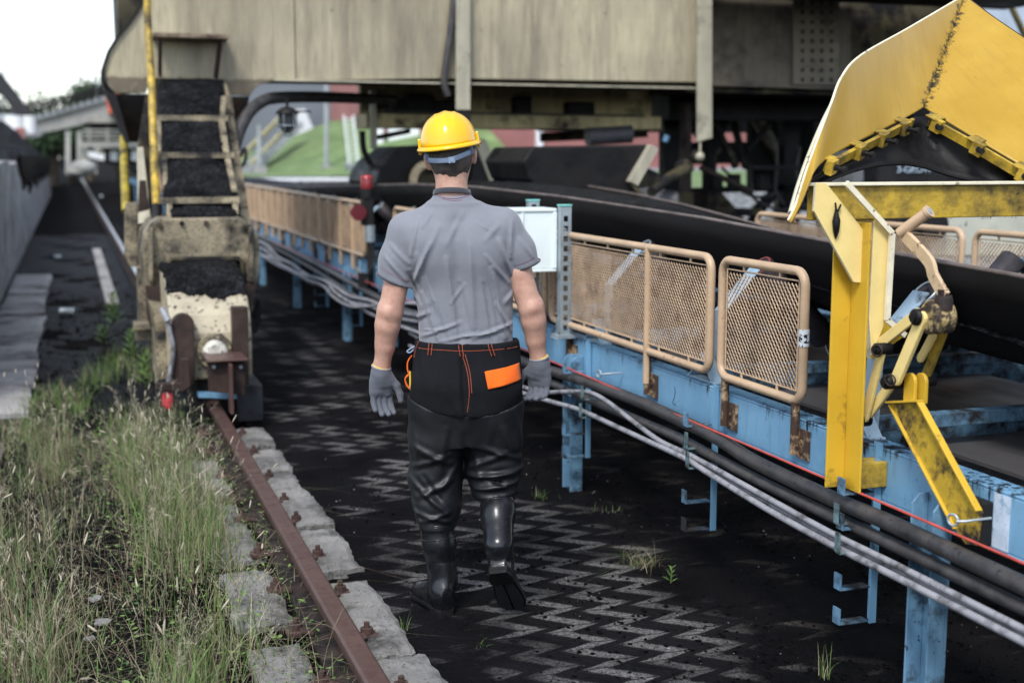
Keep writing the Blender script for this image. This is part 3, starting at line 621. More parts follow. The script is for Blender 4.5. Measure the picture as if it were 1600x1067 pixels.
# ring bolts that carry the cord
def eyebolt(px, py, label, r=.0165):
    c = Vector(at(px, py, X=2.31)); b = MB(); ring = []
    for k in range(21):
        t = 2*math.pi*k/20; ring.append(c+Vector((.25*r*math.cos(t), -r*math.cos(t), r*math.sin(t))))
    b.tube(ring, .0038, 8, caps=False); b.tube([c+Vector((0, -r, 0)), c+Vector((.015, -r-.018, .004)), c+Vector((.10, -r-.02, .006))], .004, 8)
    tag(b.build('eye_bolt', M['galv'], loc=c), label, 'eye bolt', 'eye bolts carrying the red cord')
eyebolt(1489, 812, 'pale eye bolt around the red cord at the foot of the yellow brace'); eyebolt(936, 584, 'pale eye bolt around the red cord near the blue leg')

# junction cabinet on slotted struts
cb = thing('junction_cabinet', 'white steel cabinet on slotted galvanised posts behind the man\'s shoulder', 'cabinet', (2.3, 6.15, .78))
b = MB(); b.box(1.96, 2.325, 6.12, 6.30, 1.135, 1.425); b.build('cabinet_box', M['white_box'], cb, bevel=.006)
b = MB(); b.box(1.95, 2.335, 6.112, 6.31, 1.426, 1.442); b.box(1.95, 2.335, 6.112, 6.31, 1.120, 1.134)
for xx in (2.145,): b.box(xx, xx+.010, 6.108, 6.119, 1.136, 1.424)
b.box(2.315, 2.335, 6.108, 6.119, 1.136, 1.424); b.build('cabinet_trim', M['white_box'], cb, bevel=.003)
def strut(x, y, z0, z1):
    # slotted channel: web split round the slots
    b = MB(); w_, d = .060, .04; zs = np.arange(z0+.02, z1-.03, .0505)
    b.box(x, x+.018, y, y+.003, z0, z1); b.box(x+w_-.018, x+w_, y, y+.003, z0, z1)
    prev = z0
    for z in zs: b.box(x+.018, x+w_-.018, y, y+.003, prev, z); prev = z+.029
    b.box(x+.018, x+w_-.018, y, y+.003, prev, z1)
    b.box(x, x+.003, y+.003, y+d, z0, z1); b.box(x+w_-.003, x+w_, y+.003, y+d, z0, z1); return b
strut(2.338, 6.07, .80, 1.452).build('slotted_post', M['galv'], cb)
strut(2.26, 6.33, .80, 1.47).build('slotted_post', M['galv'], cb)
b = MB(); b.box(2.334, 2.402, 6.066, 6.114, 1.4525, 1.462); b.build('end_cap', M['teal_cap'], cb, bevel=.003); MB().box(2.256, 2.324, 6.326, 6.374, 1.4705, 1.48).build('end_cap', M['teal_cap'], cb, bevel=.003)
b = MB(); b.box(2.31, 2.44, 6.04, 6.125, .786, .80); b.box(2.31, 2.316, 6.03, 6.04, .75, .80); b.box(2.30, 2.45, 6.03, 6.12, .782, .7855); b.box(2.402, 2.408, 6.07, 6.11, .80, .88); b.box(2.33, 2.336, 6.07, 6.11, .80, .88); b.build('base_plate', M['galv'], cb, bevel=.002)

# red beacon and horn on their pole
bc = thing('warning_beacon', 'red warning lamp over a dark red horn on a thin pole between the mesh guards', 'warning light', (2.38, 10.9, .6))
c = Vector(at(573, 285, X=2.36)); bx, by, bz = c
b = MB(); b.tube([(bx,by,bz-.05),(bx,by,bz+.03),(bx,by,bz+.055),(bx,by,bz+.06)], [.052,.052,.045,.01], 20)
b.build('lamp', M['red_glass'], bc)
b = MB()
for k in range(5): b.tube([(bx,by,bz-.04+k*.018),(bx,by,bz-.034+k*.018)], .055, 20)
b.build('lamp_cage', M['red_dark'], bc)
b = MB(); b.tube([(bx,by,bz-.13),(bx,by,bz-.051)], .055, 20); b.box(bx-.05,bx+.05,by-.04,by+.04,bz-.36,bz-.135); b.build('lamp_base', M['dark_steel'], bc, bevel=.006)
b = MB(); b.tube([(bx-.09,by-.07,bz-.25),(bx-.09,by+.05,bz-.25)], [.068,.05], 20); b.tube([(bx-.09,by+.05,bz-.25),(bx+.02,by+.05,bz-.25)], .03, 10); b.build('horn', M['red_dark'], bc)
b = MB(); b.tube([(bx+.02,by,bz-.50),(bx+.02,by,bz-.36)], .045, 16); b.build('sleeve', M['galv'], bc)
b = MB(); b.tube([(bx+.02,by,bz-.50),(bx+.02,by,.62)], .028, 12); b.tube(spline([(bx+.01,by-.03,bz-.5),(bx+.04,by-.05,bz-.62),(bx+.0,by-.06,bz-.75),(bx-.05,by-.05,bz-.8)]), .014, 8)
b.box(bx-.09,bx-.03,by-.08,by,bz-.88,bz-.76); b.build('pole', M['dark_steel'], bc)

# ------------------------------------------------------------------ YELLOW CHUTE FRAME with its clamp
def poly_on(pts, X=None, Y=None): return [at(x, y, X=X, Y=Y) for x, y in pts]
yf = thing('chute_frame', 'bright yellow steel frame and folded chute sheet standing over the belt at the right', 'chute', at(1318, 765, Y=3.45))
p_in = at(1318, 765, Y=3.45); px0 = at(1290, 762, Y=3.45)[0]; pxi = p_in[0]; py1 = at(1342, 775, X=pxi)[1]
b = MB(); b.box(px0, pxi, 3.45, 3.458, .652, 1.50); b.build('post_flange', M['yellow'], yf, bevel=.002)
b = MB(); b.box(pxi, pxi+.008, py1, 3.4575, .648, 1.50); b.build('post', M['yellow'], yf, bevel=.002)
b = MB(); b.box(pxi+.0085, 2.419, py1+.01, py1+.09, .66, .74); b.build('fixing_plate', M['yellow_dirty'], yf, bevel=.002)
# head plate between the gussets
b = MB(); b.prism(poly_on([(1320,318),(1366,318),(1366,441),(1320,441)], Y=3.47), (0, .008, 0)); b.build('head_plate', M['yellow_pale'], yf, bevel=.0015)
def ledge(poly, y0, th, mface, medge, name):
    """a thick plate whose cut edges are scraped pale"""
    A = [Vector(p) for p in poly]; b = MB(); b.prism(A, (0, th, 0)); o = b.build(name, [M[mface], M[medge]], yf, bevel=.0015)
    for f in o.data.polygons:
        if abs(f.normal.y) < .5: f.material_index = 1
    return o
ledge(poly_on([(1275,286),(1291,286),(1376,393),(1374,413),(1352,443),(1334,441),(1272,330)], Y=3.40), 3.40, .012, 'yellow_pale', 'yellow_edge', 'gusset')
ledge(poly_on([(1318,287),(1326,287),(1396,364),(1388,502),(1418,522),(1362,562),(1358,545),(1372,370),(1322,320)], Y=3.60), 3.60, .028, 'yellow', 'yellow_edge', 'gusset')
def strip_px(pts, Y, wpx, m, name):
    q = spline([at(x, y, Y=Y) for x, y in pts], 1); b = MB()
    for i in range(len(q)-1): b.bar(q[i], q[i+1], wpx*.0021, .012, up=(0,1,0))
    return b.build(name, m, yf)
strip_px([(1322,286),(1394,365),(1386,500),(1414,524)], 3.36, 8, M['yellow_edge'], 'gusset_edge')
ledge(poly_on([(1366,345),(1392,366),(1384,502),(1362,556),(1358,500)], Y=3.375), 3.375, .008, 'yellow_pale', 'yellow_edge', 'gusset')
# beam across the belt: flat top flange over a web
t0 = at(1258, 284, Y=3.42); 
b = MB(); b.box(t0[0]+.012, 4.9, 3.415, 3.475, 1.612, 1.622); b.build('cross_beam_flange', M['yellow_edge'], yf, bevel=.002)
b = MB(); b.box(t0[0]+.02, 4.9, 3.43, 3.44, 1.508, 1.6115); b.build('cross_beam', M['yellow_dirty'], yf, bevel=.003)
b = MB()
rs = np.random.RandomState(4)
for k in range(9):
    a = Vector(at(1545+k*6, 325, Y=3.5)); b.tube([a, a+Vector((rs.randn()*.012, 0, -.015)), a+Vector((rs.randn()*.02, 0, -.028+rs.randn()*.006))], .0008, 4)
tag(b.build('dry_stalk', M['bark'], yf), 'wisps of dry stalk caught under the beam')
# folded chute sheet: two inclined walls meeting in a valley
def sheet(name, top, bot, m, nt_=50, bulge=0, th=.006):
    T = spline(top, 6); B = spline(bot, 6)
    def rs_(L, n):
        L = np.array(L); d = np.r_[0, np.cumsum(np.linalg.norm(np.diff(L, axis=0), axis=1))]; q = np.linspace(0, d[-1], n)
        return np.stack([np.interp(q, d, L[:, i]) for i in range(3)], -1)
    n = 120; T = rs_(T, n); B = rs_(B, n); V = []; F = []
    for j in range(nt_+1):
        s_ = j/nt_
        for i in range(n): V.append(T[i]*(1-s_)+B[i]*s_+np.array([0, bulge*math.sin(math.pi*s_), 0]))
    for j in range(nt_):
        for i in range(n-1): F.append((j*n+i, j*n+i+1, (j+1)*n+i+1, (j+1)*n+i))
    o = arr_mesh(name, V, F, m, yf); q = o.modifiers.new('Solidify', 'SOLIDIFY'); q.thickness = th; q.offset = 0; return o
def py(x, y, Y): return at(x, y, Y=Y)
VT = py(1507, -6, 4.30); VBm = py(1443, 168, 3.86)
def sheet_mat():
    m, t, b = newmat('chute_yellow_sheet'); v = coords(t, rnd=False)
    n1 = noise(t, v, 3., 4.); c = mix(t, ramp(t, n1, .3, .7), (.44,.275,.035), (.34,.20,.015))
    # scratches where material slid, running along the fall of the sheet
    tc = N(t, 'TexCoord'); mp = N(t, 'Mapping'); mp.inputs['Rotation'].default_value = (R(20), R(-22), 0); mp.inputs['Scale'].default_value = (22, 2, .8)
    t.links.new(tc.outputs['Object'], mp.inputs[0]); s = noise(t, mp.outputs[0], 3., 5., .7)
    c = mix(t, ramp(t, s, .50, .72, 0., .30), c, (.25,.14,.02)); c = mix(t, ramp(t, noise(t, mp.outputs[0], 7., 4., .7), .66, .72, 0., .6), c, (.10,.06,.02)); n3 = noise(t, v, 11., 9., .7)
    c = mix(t, ramp(t, n3, .68, .74), c, (.03,.025,.02))
    at_ = t.nodes.new('ShaderNodeAttribute'); at_.attribute_name = 'grime'
    g = mth(t, 'ADD', mth(t, 'MULTIPLY', at_.outputs['Fac'], .74), mth(t, 'MULTIPLY', mth(t, 'SUBTRACT', noise(t, v, 34., 10., .8), .5), 2.6))
    c = mix(t, ramp(t, g, .56, .80), c, (.02,.014,.006)); b.inputs['Specular IOR Level'].default_value = .35
    t.links.new(c, b.inputs['Base Color']); b.inputs['Roughness'].default_value = .34; return m
M['sheet'] = sheet_mat()
def grime(o, A, B, r):
    A = np.array(A)-np.array(root_loc(o)); B = np.array(B)-np.array(root_loc(o)); at_ = o.data.attributes.new('grime', 'FLOAT', 'POINT'); vals = []
    for v_ in o.data.vertices:
        p = np.array(v_.co); t = np.clip(np.dot(p-A, B-A)/np.dot(B-A, B-A), 0, 1); d = np.linalg.norm(p-A-(B-A)*t); vals.append(float(np.exp(-(d/r)**2)))
    at_.data.foreach_set('value', vals)
left_top = [py(1232,345,3.40), py(1243,322,3.40), py(1262,262,3.43), py(1283,205,3.48), py(1300,160,3.54), py(1315,122,3.60), py(1345,88,3.72), py(1420,45,3.98), VT]
left_bot = [py(1236,349,3.385), py(1250,322,3.385), py(1264,288,3.39), py(1276,262,3.42), py(1300,243,3.5), py(1340,222,3.6), py(1385,200,3.72), py(1420,182,3.80), VBm]
o = sheet('chute_sheet', left_top, left_bot, M['sheet']); grime(o, VT, VBm, .036)
right_top = [VT, py(1553,28,4.12), py(1600,60,3.95), py(1680,116,3.7), py(1760,170,3.5)]
right_bot = [VBm, py(1520,215,3.68), py(1600,262,3.52), py(1700,318,3.36), py(1760,352,3.28)]
o = sheet('chute_sheet', right_top, right_bot, M['sheet']); grime(o, VT, VBm, .036)
b = MB(); b.tube([tuple(np.array(q)+np.array([-.002,-.001,.001])) for q in spline(left_top, 6)], .0042, 8); b.build('sheet_edge', M['yellow_edge'], yf)
b = MB(); b.tube([tuple(q) for q in spline(right_top, 6)], .0038, 8); b.build('sheet_edge', M['brown_steel'], yf)
# back flange seen edge-on left of the sheet
fl = [py(1306,150,3.62), py(1288,185,3.58), py(1268,232,3.53), py(1250,282,3.47), py(1236,330,3.43)]; f2 = [tuple(np.array(q)+np.array([.006,.025,-.01])) for q in fl]
o = sheet('back_flange', fl, f2, M['yellow_edge'], 4)
# clamp bars with bolts, and the rubber skirt they hold
def along(L, s_):
    L = np.array(spline(L, 8)); d = np.r_[0, np.cumsum(np.linalg.norm(np.diff(L, axis=0), axis=1))]; q = s_*d[-1]
    return np.array([np.interp(q, d, L[:, i]) for i in range(3)])
barL = [py(1290,262,3.46), py(1340,236,3.57), py(1385,212,3.69), py(1425,192,3.78)]
barR = [py(1452,190,3.80), py(1520,228,3.64), py(1600,275,3.48), py(1700,332,3.32)]
def clampbar(L, n, ss, sgn):
    b = MB(); q = [Vector(along(L, k/12)) for k in range(13)]
    for i in range(12): b.bar(q[i], q[i+1], .012, .032, up=(0, -.55, 1))
    b.build('clamp_bar', M['yellow_dirty'], yf)
    for s_ in ss:
        c = Vector(along(L, s_)); d = (Vector(along(L, min(1, s_+.02)))-Vector(along(L, max(0, s_-.02)))).normalized()
        nrm = Vector((sgn*.35, -.8, -.15)).normalized()
        b = MB(); w2 = .021; b.bar(c-d*w2+nrm*.012, c+d*w2+nrm*.012, .024, .046, up=(0,-.35,1)); b.bar(c-d*w2-nrm*.012+Vector((0,0,.027)), c+d*w2-nrm*.012+Vector((0,0,.027)), .066, .006, up=(0,-.35,1))
        blk = b.build('clamp_block', M['yellow_dirty'], yf, bevel=.002)
        b = MB(); e = c+nrm*.024; b.tube([e, e+nrm*.032], .0055, 8); b.tube([e+nrm*.030, e+nrm*.042], .0105, 6); b.tube([e, e+nrm*.008], .011, 6); b.build('clamp_bolt', M['dark_steel'], blk)
clampbar(barL, 4, (.03,.33,.62,.88), 1); clampbar(barR, 4, (.05,.33,.62,.9), -1)
sk_top = [py(1262,285,3.42), py(1300,258,3.5), py(1345,236,3.6), py(1395,208,3.72), py(1440,182,3.83), py(1500,214,3.72), py(1600,272,3.52), py(1700,330,3.38)]
sk_bot = [py(1262,300,3.43), py(1300,282,3.5), py(1345,266,3.6), py(1395,258,3.68), py(1440,262,3.72), py(1500,280,3.68), py(1600,300,3.56), py(1700,345,3.42)]
o = sheet('rubber_skirt', sk_top, sk_bot, M['black_rubber'], 6, bulge=.03); tag(o, None)
b = MB(); c = Vector(py(1306, 345, 3.395))
b.tube([c+Vector((0,0,.035)), c+Vector((-.002,-.006,.0)), c+Vector((.0,-.004,-.03)), c+Vector((.002,0,-.055))], [.004,.013,.010,.002], 10)
b.tube([c+Vector((0,-.004,.02)), c+Vector((-.008,-.006,.055))], .003, 6); b.tube([c+Vector((0,-.004,.02)), c+Vector((.012,-.006,.05))], .003, 6); b.build('grease_lump', M['black_rubber'], yf)

# toggle clamp with crank
tg = thing('toggle_clamp', 'yellow and cream lever clamp with crank handle and black pins on the beam', 'clamp', at(1415, 640, X=2.38))
XL = 2.385
def flat(p, q, wd, th, m, name, off=0., ends=True):
    a = Vector(at(*p, X=XL+off)); b2 = Vector(at(*q, X=XL+off)); d = (b2-a).normalized(); a -= d*wd*.35*ends; b2 += d*wd*.35*ends
    mb = MB(); mb.bar(a, b2, th, wd, up=(0, 0, 1) if abs(d.z) < .9 else (0, 1, 0)); return mb.build(name, M[m], tg, bevel=.003)
def barx(p, q, wd, th, m, name, off=0.):
    a = Vector(at(*p, X=XL+off)); b2 = Vector(at(*q, X=XL+off)); d = (b2-a).normalized(); nx = Vector((1,0,0)); sd_ = nx.cross(d).normalized()
    poly = []
    for c_, s0 in ((a, 1), (b2, -1)):
        for k in range(7):
            an = math.pi*k/6; poly.append(c_ + (sd_*math.cos(an) - d*s0*math.sin(an))*wd/2*(1 if s0 > 0 else 1)) if s0 > 0 else poly.append(c_ + (-sd_*math.cos(an) + d*math.sin(an))*wd/2)
    mb = MB(); mb.prism(poly, (th, 0, 0)); return mb.build(name, M[m], tg, bevel=.0025)
def pin(p, r, L, m='black_rubber', off=0., name='pin'):
    c = Vector(at(*p, X=XL+off)); mb = MB(); mb.tube([c+Vector((-L/2-.003,0,0)), c+Vector((-L/2,0,0)), c+Vector((L/2,0,0)), c+Vector((L/2+.003,0,0))], [r*.7, r, r, r*.7], 14); mb.tube([c+Vector((-L/2-.01,0,0)), c+Vector((-L/2,0,0))], r*.6, 6)
    return mb.build(name, M[m], tg)
barx((1376,545), (1349,652), .034, .012, 'yellow_pale', 'link', -.035)
barx((1398,590), (1352,652), .034, .012, 'yellow_pale', 'link', -.015)
barx((1438,497), (1398,592), .042, .014, 'yellow_pale', 'link', -.045)
barx((1432,490), (1374,536), .034, .012, 'yellow_pale', 'link', -.02)
barx((1478,500), (1444,588), .034, .012, 'yellow_dirty', 'link', .05)
barx((1455,525), (1436,560), .026, .012, 'yellow_pale', 'link', .03)
for p, r, L in (((1347,655), .023, .05), ((1396,596), .023, .06), ((1440,495), .025, .05), ((1379,545), .019, .05), ((1449,596), .015, .05)): pin(p, r, L, off=-.03 if p[0] < 1445 else .05)
def ring(p, r, off=-.06):
    c = Vector(at(*p, X=XL+off)); mb = MB(); mb.tube([c+Vector((.006*math.cos(a*.3), -r*math.cos(a*.3), r*math.sin(a*.3))) for a in range(22)], .0028, 6, caps=False); mb.build('split_ring', M['brown_steel'], tg)
ring((1370,548), .018); ring((1391,594), .017)
# pivot block under the crank
c = Vector(at(1468, 492, X=XL)); mb = MB()
mb.prism([c+Vector((-.035, y, z)) for y, z in ((.055,-.035),(.05,.02),(.02,.045),(-.03,.03),(-.045,-.01),(-.03,-.05),(.02,-.06))], (.07,0,0)); mb.build('pivot_block', mat('greasy_cream_casting', (.42,.31,.13), .5, dirt=(.03,.018,.012), amt=.52, soft=.05, scale=30, var=.2, bump=.5, bscale=90), tg, bevel=.010)
cc_ = Vector(at(1475, 468, X=XL)); mb = MB(); mb.tube([cc_+Vector((0,0,-.03)), cc_, cc_+Vector((0,0,.012))], [.026,.026,.022], 12); mb.tube([cc_+Vector((0,0,.0)), cc_+Vector((-.004,0,.030))], .017, 6); mb.build('pivot_bolt', M['brown_steel'], tg, bevel=.003)
cr = [(1407,364),(1417,374),(1448,408),(1456,432),(1474,464)]
q = spline([at(x, y, X=XL-.01) for x, y in cr], 5); mb = MB()
L_, R_2 = [], []
for i in range(len(q)):
    d = (Vector(q[min(i+1, len(q)-1)])-Vector(q[max(i-1, 0)])).normalized(); sd_ = Vector((1,0,0)).cross(d).normalized(); L_.append(Vector(q[i])+sd_*.018); R_2.append(Vector(q[i])-sd_*.018)
mb.prism(L_+R_2[::-1], (.013, 0, 0))
mb.build('crank_arm', mat('worn_cream_lever', (.58,.42,.25), .45, dirt=(.12,.045,.02), amt=.4, soft=.05, scale=22, var=.12, bump=.2), tg)
a = Vector(at(1409, 362, X=XL-.01)); b2 = Vector(at(1451, 331, X=XL+.03)); mb = MB(); d = (b2-a).normalized(); mb.tube([a-d*.01, a+d*.02, b2], [.016,.0175,.0175], 16); mb.tube([b2-d*.006, b2+d*.004], .021, 16); mb.build('crank_grip', M['beige'], tg)
mb = MB(); mb.tube([b2+d*.0035, b2+d*.006], .011, 12); mb.build('grip_end', M['galv'], tg)
for x_, z0 in ((1420, .016), (1437, -.0)):
    c = Vector(at(x_, 606, X=XL-.01+.02*(x_ > 1430))); mb = MB(); pl = []
    for k in range(9): an = math.pi*k/8; pl.append(c+Vector((0, .026*math.cos(an), .02+.026*math.sin(an))))
    pl += [c+Vector((0, -.026, -.045)), c+Vector((0, .026, -.045))]; mb.prism(pl, (.012, 0, 0)); mb.build('clevis_lug', M['yellow'], tg, bevel=.002)
# channel brace down to the beam
B1 = [(1392,629),(1440,627),(1533,800),(1526,852),(1508,850),(1492,825)]
pl = [Vector(at(x, y, X=2.372)) for x, y in B1]; mb = MB(); mb.prism(pl, (.008, 0, 0)); mb.build('brace_web', mat('coal_streaked_yellow', (.50,.33,.03), .42, amt=.46, soft=.07, scale=11, var=.15, bump=.3), tg, bevel=.001)
def rimbar(p, q, name, wd=.022, off=0): 
    a = Vector(at(*p, X=2.372+off)); b2 = Vector(at(*q, X=2.372+off)); mb = MB(); mb.bar(a-Vector((wd/2-.004,0,0)), b2-Vector((wd/2-.004,0,0)), .007, wd, up=(1,0,0)); return mb.build(name, M['yellow'], tg, bevel=.0015)
rimbar((1440,627), (1533,798), 'brace_flange'); rimbar((1390,628), (1442,626), 'brace_cap'); rimbar((1392,632), (1494,826), 'brace_flange', .014)
c = Vector(at(1522, 815, X=2.395)); mb = MB(); mb.box(2.381, 2.419, c.y-.05, c.y+.03, c.z-.06, c.z+.07); mb.build('weld_pad', M['dark_steel'], tg, bevel=.006)
mb = MB(); c = at(1563, 812, X=2.4165); mb.box(2.4165, 2.4195, c[1]-.035, c[1]+.03, .612, .768); tag(mb.build('paint_patch', mat('pale_brushed_patch', (.52,.60,.70), .6, dirt=(.2,.34,.46), amt=.42, soft=.05, scale=20), cv), 'pale brushed patch on the blue beam')

# ------------------------------------------------------------------ THE MACHINE: girder, leg, ladder, bogie
gt = thing('travelling_gantry', 'huge dirty cream gantry machine straddling the belt, its ladder leg standing on the rail', 'gantry', (RX, 9.0, 0))
GY = 11.3
G = MB()
outl = [(226,-420),(226,4),(206,34),(186,58),(172,80),(164,104),(163,122),(168,138),(180,146),(228,146),(232,133),(241,124),(330,124),(346,129),(352,136),(357,148),(391,150),(396,141),(404,133),(428,127),(700,123),(1090,129),(1090,-420)]
G.plate_px(outl, GY, GY+.06)
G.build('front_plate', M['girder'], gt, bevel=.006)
# web behind: box girder body, returns round the leg
b = MB(); x0 = xz(232,0,GY)[0]; x1 = xz(1088,0,GY)[0]
b.box(xz(430,100,GY)[0], x1-.02, GY+.061, GY+1.1, 2.385, 6.2); b.box(xz(170,90,GY)[0]+.09, xz(428,100,GY)[0], GY+.061, GY+1.1, 2.62, 6.2)
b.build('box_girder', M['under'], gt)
b = MB(); b.box(xz(428,127,GY)[0], x1, GY-.035, GY-.001, 2.345, 2.362); b.build('girder_lip', M['cream_plain'], gt, bevel=.003)
# leg returns: flange following the curved left edge, and dark inward raked lower parts
edge = [xz(x, y, GY) for x, y in [(226,4),(206,34),(186,58),(172,80),(164,104),(163,122),(168,138),(180,146)]]
b = MB()
for i in range(len(edge)-1):
    a, c = edge[i], edge[i+1]; b.prism([(a[0], GY-.03, a[1]), (c[0], GY-.03, c[1]), (c[0]-.022, GY-.03, c[1]), (a[0]-.022, GY-.03, a[1])], (0, .55, 0))
b.build('leg_flange', M['dark_steel'], gt)
def raked(top, bot, dy, name, m):
    T = [at(x, y, Y=GY) for x, y in top]; Bq = [at(x, y, Y=GY+dy) for x, y in bot]
    b = MB(); b.add([T[0], T[1], Bq[1], Bq[0], tuple(np.array(T[0])+(0,.5,0)), tuple(np.array(T[1])+(0,.5,0)), tuple(np.array(Bq[1])+(0,.3,0)), tuple(np.array(Bq[0])+(0,.3,0))],
        [(3,2,1,0),(4,5,6,7),(0,4,7,3),(1,2,6,5),(2,3,7,6),(0,1,5,4)]); return b.build(name, m, gt, bevel=.004)
rust_leg = mat('rust_streaked_dark_leg', (.07,.04,.022), .6, dirt=(.014,.012,.011), amt=.5, scale=3, streak=.6, var=.4, bump=.3)  # rust, with the shade of downward-facing plates put into the colour
raked([(181,147),(228,147)], [(202,222),(221,222)], .25, 'leg_taper', rust_leg)
raked([(357,151),(390,151)], [(362,230),(375,230)], .25, 'leg_taper', rust_leg)
b = MB(); b.plate_px([(162,126),(181,147),(203,223),(197,222),(164,140)], GY-.03, GY+.3); b.build('leg_side', M['dark_steel'], gt)
b = MB()
for x, y in ((520,60),(700,30),(905,70)): pass
b.box(xz(459,10,GY)[0], xz(460.5,10,GY)[0], GY-.003, GY-.001, 2.37, 5.5); b.build('weld_seam', M['under'], gt)
# hanging straps
for pts, yy in (([(713,-420),(735,-420),(735,172),(713,172)], GY-.10), ([(1090,-420),(1113,-420),(1113,216),(1090,222)], GY-.16)):
    L = [xz(x, y, yy) for x, y in pts]; b = MB(); b.plate_xz(L, yy, yy+.03); b.build('hanging_strap', M['cream_plain'], gt, bevel=.003)
b = MB(); b.plate_xz([xz(x, y, GY-.09) for x, y in ((713,172.5),(735,172.5),(735,215),(713,215))], GY-.09, GY-.06); b.build('strap_foot', M['dark_steel'], gt)
b = MB(); a = Vector(at(1094, 222, Y=GY-.14)); b.tube([a, a+Vector((0,0,-.16))], .012, 8); b.ball(a+Vector((0,0,-.14)), .045); b.build('strap_rod', M['cream_plain'], gt)
b = MB(); b.tube(spline([at(x, y, Y=GY-.06) for x, y in ((716,-300),(712,-60),(708,10),(704,50),(698,90),(694,130),(700,150))]), .032, 12)
b.build('hanging_hose', M['black_pipe'], gt)
# right hand hull in the shade, with a riveted plate, and an overhang added to shade it
hx0 = xz(1090,0,11.5)[0]
b = MB(); b.plate_px([(1092,-420),(1092,134),(1330,141),(1330,-420)], 11.62, 11.70); b.build('hull_plate', mat('shaded_brown_paint', (.15,.125,.09), .55, streak=.5, amt=.4, scale=3, var=.25, bump=.2), gt, bevel=.004)  # the hull's shade is put into this dark brown base
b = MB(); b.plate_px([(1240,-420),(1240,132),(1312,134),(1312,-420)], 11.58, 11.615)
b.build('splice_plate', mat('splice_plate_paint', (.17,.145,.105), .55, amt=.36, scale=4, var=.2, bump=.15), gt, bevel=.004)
b = MB()
for i in range(4):
    for j in range(12):
        q = at(1254+i*15, 125-j*15, Y=11.58); b.ball(q, .022, 8, 6, sc=(1, .6, 1))
tag(b.build('rivet', M['brown_steel'], gt), 'rows of rivets', kind='stuff')
b = MB(); b.plate_px([(1330,-420),(1330,150),(1420,155),(1420,60),(1400,40),(1400,-420)], 11.9, 12.0); b.build('hull_plate', M['under'], gt)
b = MB(); b.box(5.9, 9.5, 9.7, 11.55, 3.25, 3.33); b.build('shade_deck', M['dark_steel'], gt)
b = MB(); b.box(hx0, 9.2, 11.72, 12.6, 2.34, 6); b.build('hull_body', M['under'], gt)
# box added behind the girder to keep daylight off the belt below
b = MB(); b.box(1.9, 9.4, 12.42, 17.2, 2.75, 6.0); b.build('rear_shade_box', M['under'], gt)
# lower carrying beam seen under the girder
b = MB(); bx0 = xz(570,150,12.5)[0]; bx1 = xz(1030,205,12.5)[0]
b.box(bx0, bx1, 12.70, 12.80, 2.12, 2.74); M['lowpaint'] = mat('lower_beam_paint', (.52,.43,.22), .6, amt=.40, soft=.06, scale=2.6, var=.25, streak=.35, bump=.2); b.build('lower_beam_web', M['lowpaint'], gt)
b = MB(); b.box(bx0, bx1, 12.45, 12.95, 1.985, 2.119); b.build('lower_beam', M['lowpaint'], gt, bevel=.006)
b = MB(); b.box(bx0+.03, bx0+.09, 12.38, 12.44, 1.78, 2.34); b.build('hanger_post', M['cream_plain'], gt, bevel=.004)
for k, x in enumerate((620, 655, 700, 815, 905)):
    b = MB(); q = at(x, 162+6*(k % 2), Y=12.6); w_ = .09+.06*(k % 3); b.box(q[0]-w_, q[0]+w_, 12.52, 12.69, 2.125, 2.125+.14+.05*(k % 2)); b.build('bracket_box', M['dark_steel'], gt, bevel=.02)
b = MB(); b.tube([(bx0+.1, 12.44, 2.14), (bx1-.2, 12.44, 2.125)], .011, 8); b.build('conduit', M['black_pipe'], gt)
# under-frame of the right half: columns, braces, cross plates
def mem(p, q, wd, Y, m='dark_steel', th=.12, name='frame_member', Y2=None):
    a = Vector(at(*p, Y=Y)); c = Vector(at(*q, Y=Y2 or Y)); b = MB(); b.bar(a, c, th, wd, up=(0,0,1) if abs((c-a).normalized().z) < .9 else (0,1,0)); return b.build(name, M[m], gt, bevel=.004)
def memv(x, y0, y1, wpx, Y, m='dark_steel', th=.15, name='frame_column'):
    b = MB(); b.plate_px([(x-wpx/2, y0), (x+wpx/2, y0), (x+wpx/2, y1), (x-wpx/2, y1)], Y, Y+th); return b.build(name, M[m], gt, bevel=.004)
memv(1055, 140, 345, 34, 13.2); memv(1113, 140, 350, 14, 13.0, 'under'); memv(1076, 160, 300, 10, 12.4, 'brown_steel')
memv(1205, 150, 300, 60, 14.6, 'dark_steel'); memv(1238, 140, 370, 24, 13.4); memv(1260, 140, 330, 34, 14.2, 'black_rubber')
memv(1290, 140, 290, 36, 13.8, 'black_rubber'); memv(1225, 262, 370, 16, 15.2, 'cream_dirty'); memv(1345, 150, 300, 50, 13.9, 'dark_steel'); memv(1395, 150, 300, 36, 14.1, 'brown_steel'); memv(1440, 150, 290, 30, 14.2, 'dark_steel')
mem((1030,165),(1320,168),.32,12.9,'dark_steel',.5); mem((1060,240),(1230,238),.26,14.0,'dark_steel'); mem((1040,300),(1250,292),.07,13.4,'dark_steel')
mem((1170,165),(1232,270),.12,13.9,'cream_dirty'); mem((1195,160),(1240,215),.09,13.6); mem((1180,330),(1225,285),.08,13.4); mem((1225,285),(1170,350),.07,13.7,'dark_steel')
mem((1060,170),(1120,240),.10,13.2,'under'); mem((1140,170),(1105,250),.06,13.1)
b = MB(); b.plate_px([(1100,305),(1128,300),(1150,325),(1170,350),(1200,345),(1200,372),(1100,360)], 13.9, 14.0); b.build('skirt_plate', M['cream_dirty'], gt, bevel=.004)
b = MB(); b.plate_px([(1080,300),(1102,300),(1102,360),(1080,350)], 13.3, 13.45); b.build('skirt_plate', M['brown_steel'], gt, bevel=.004)
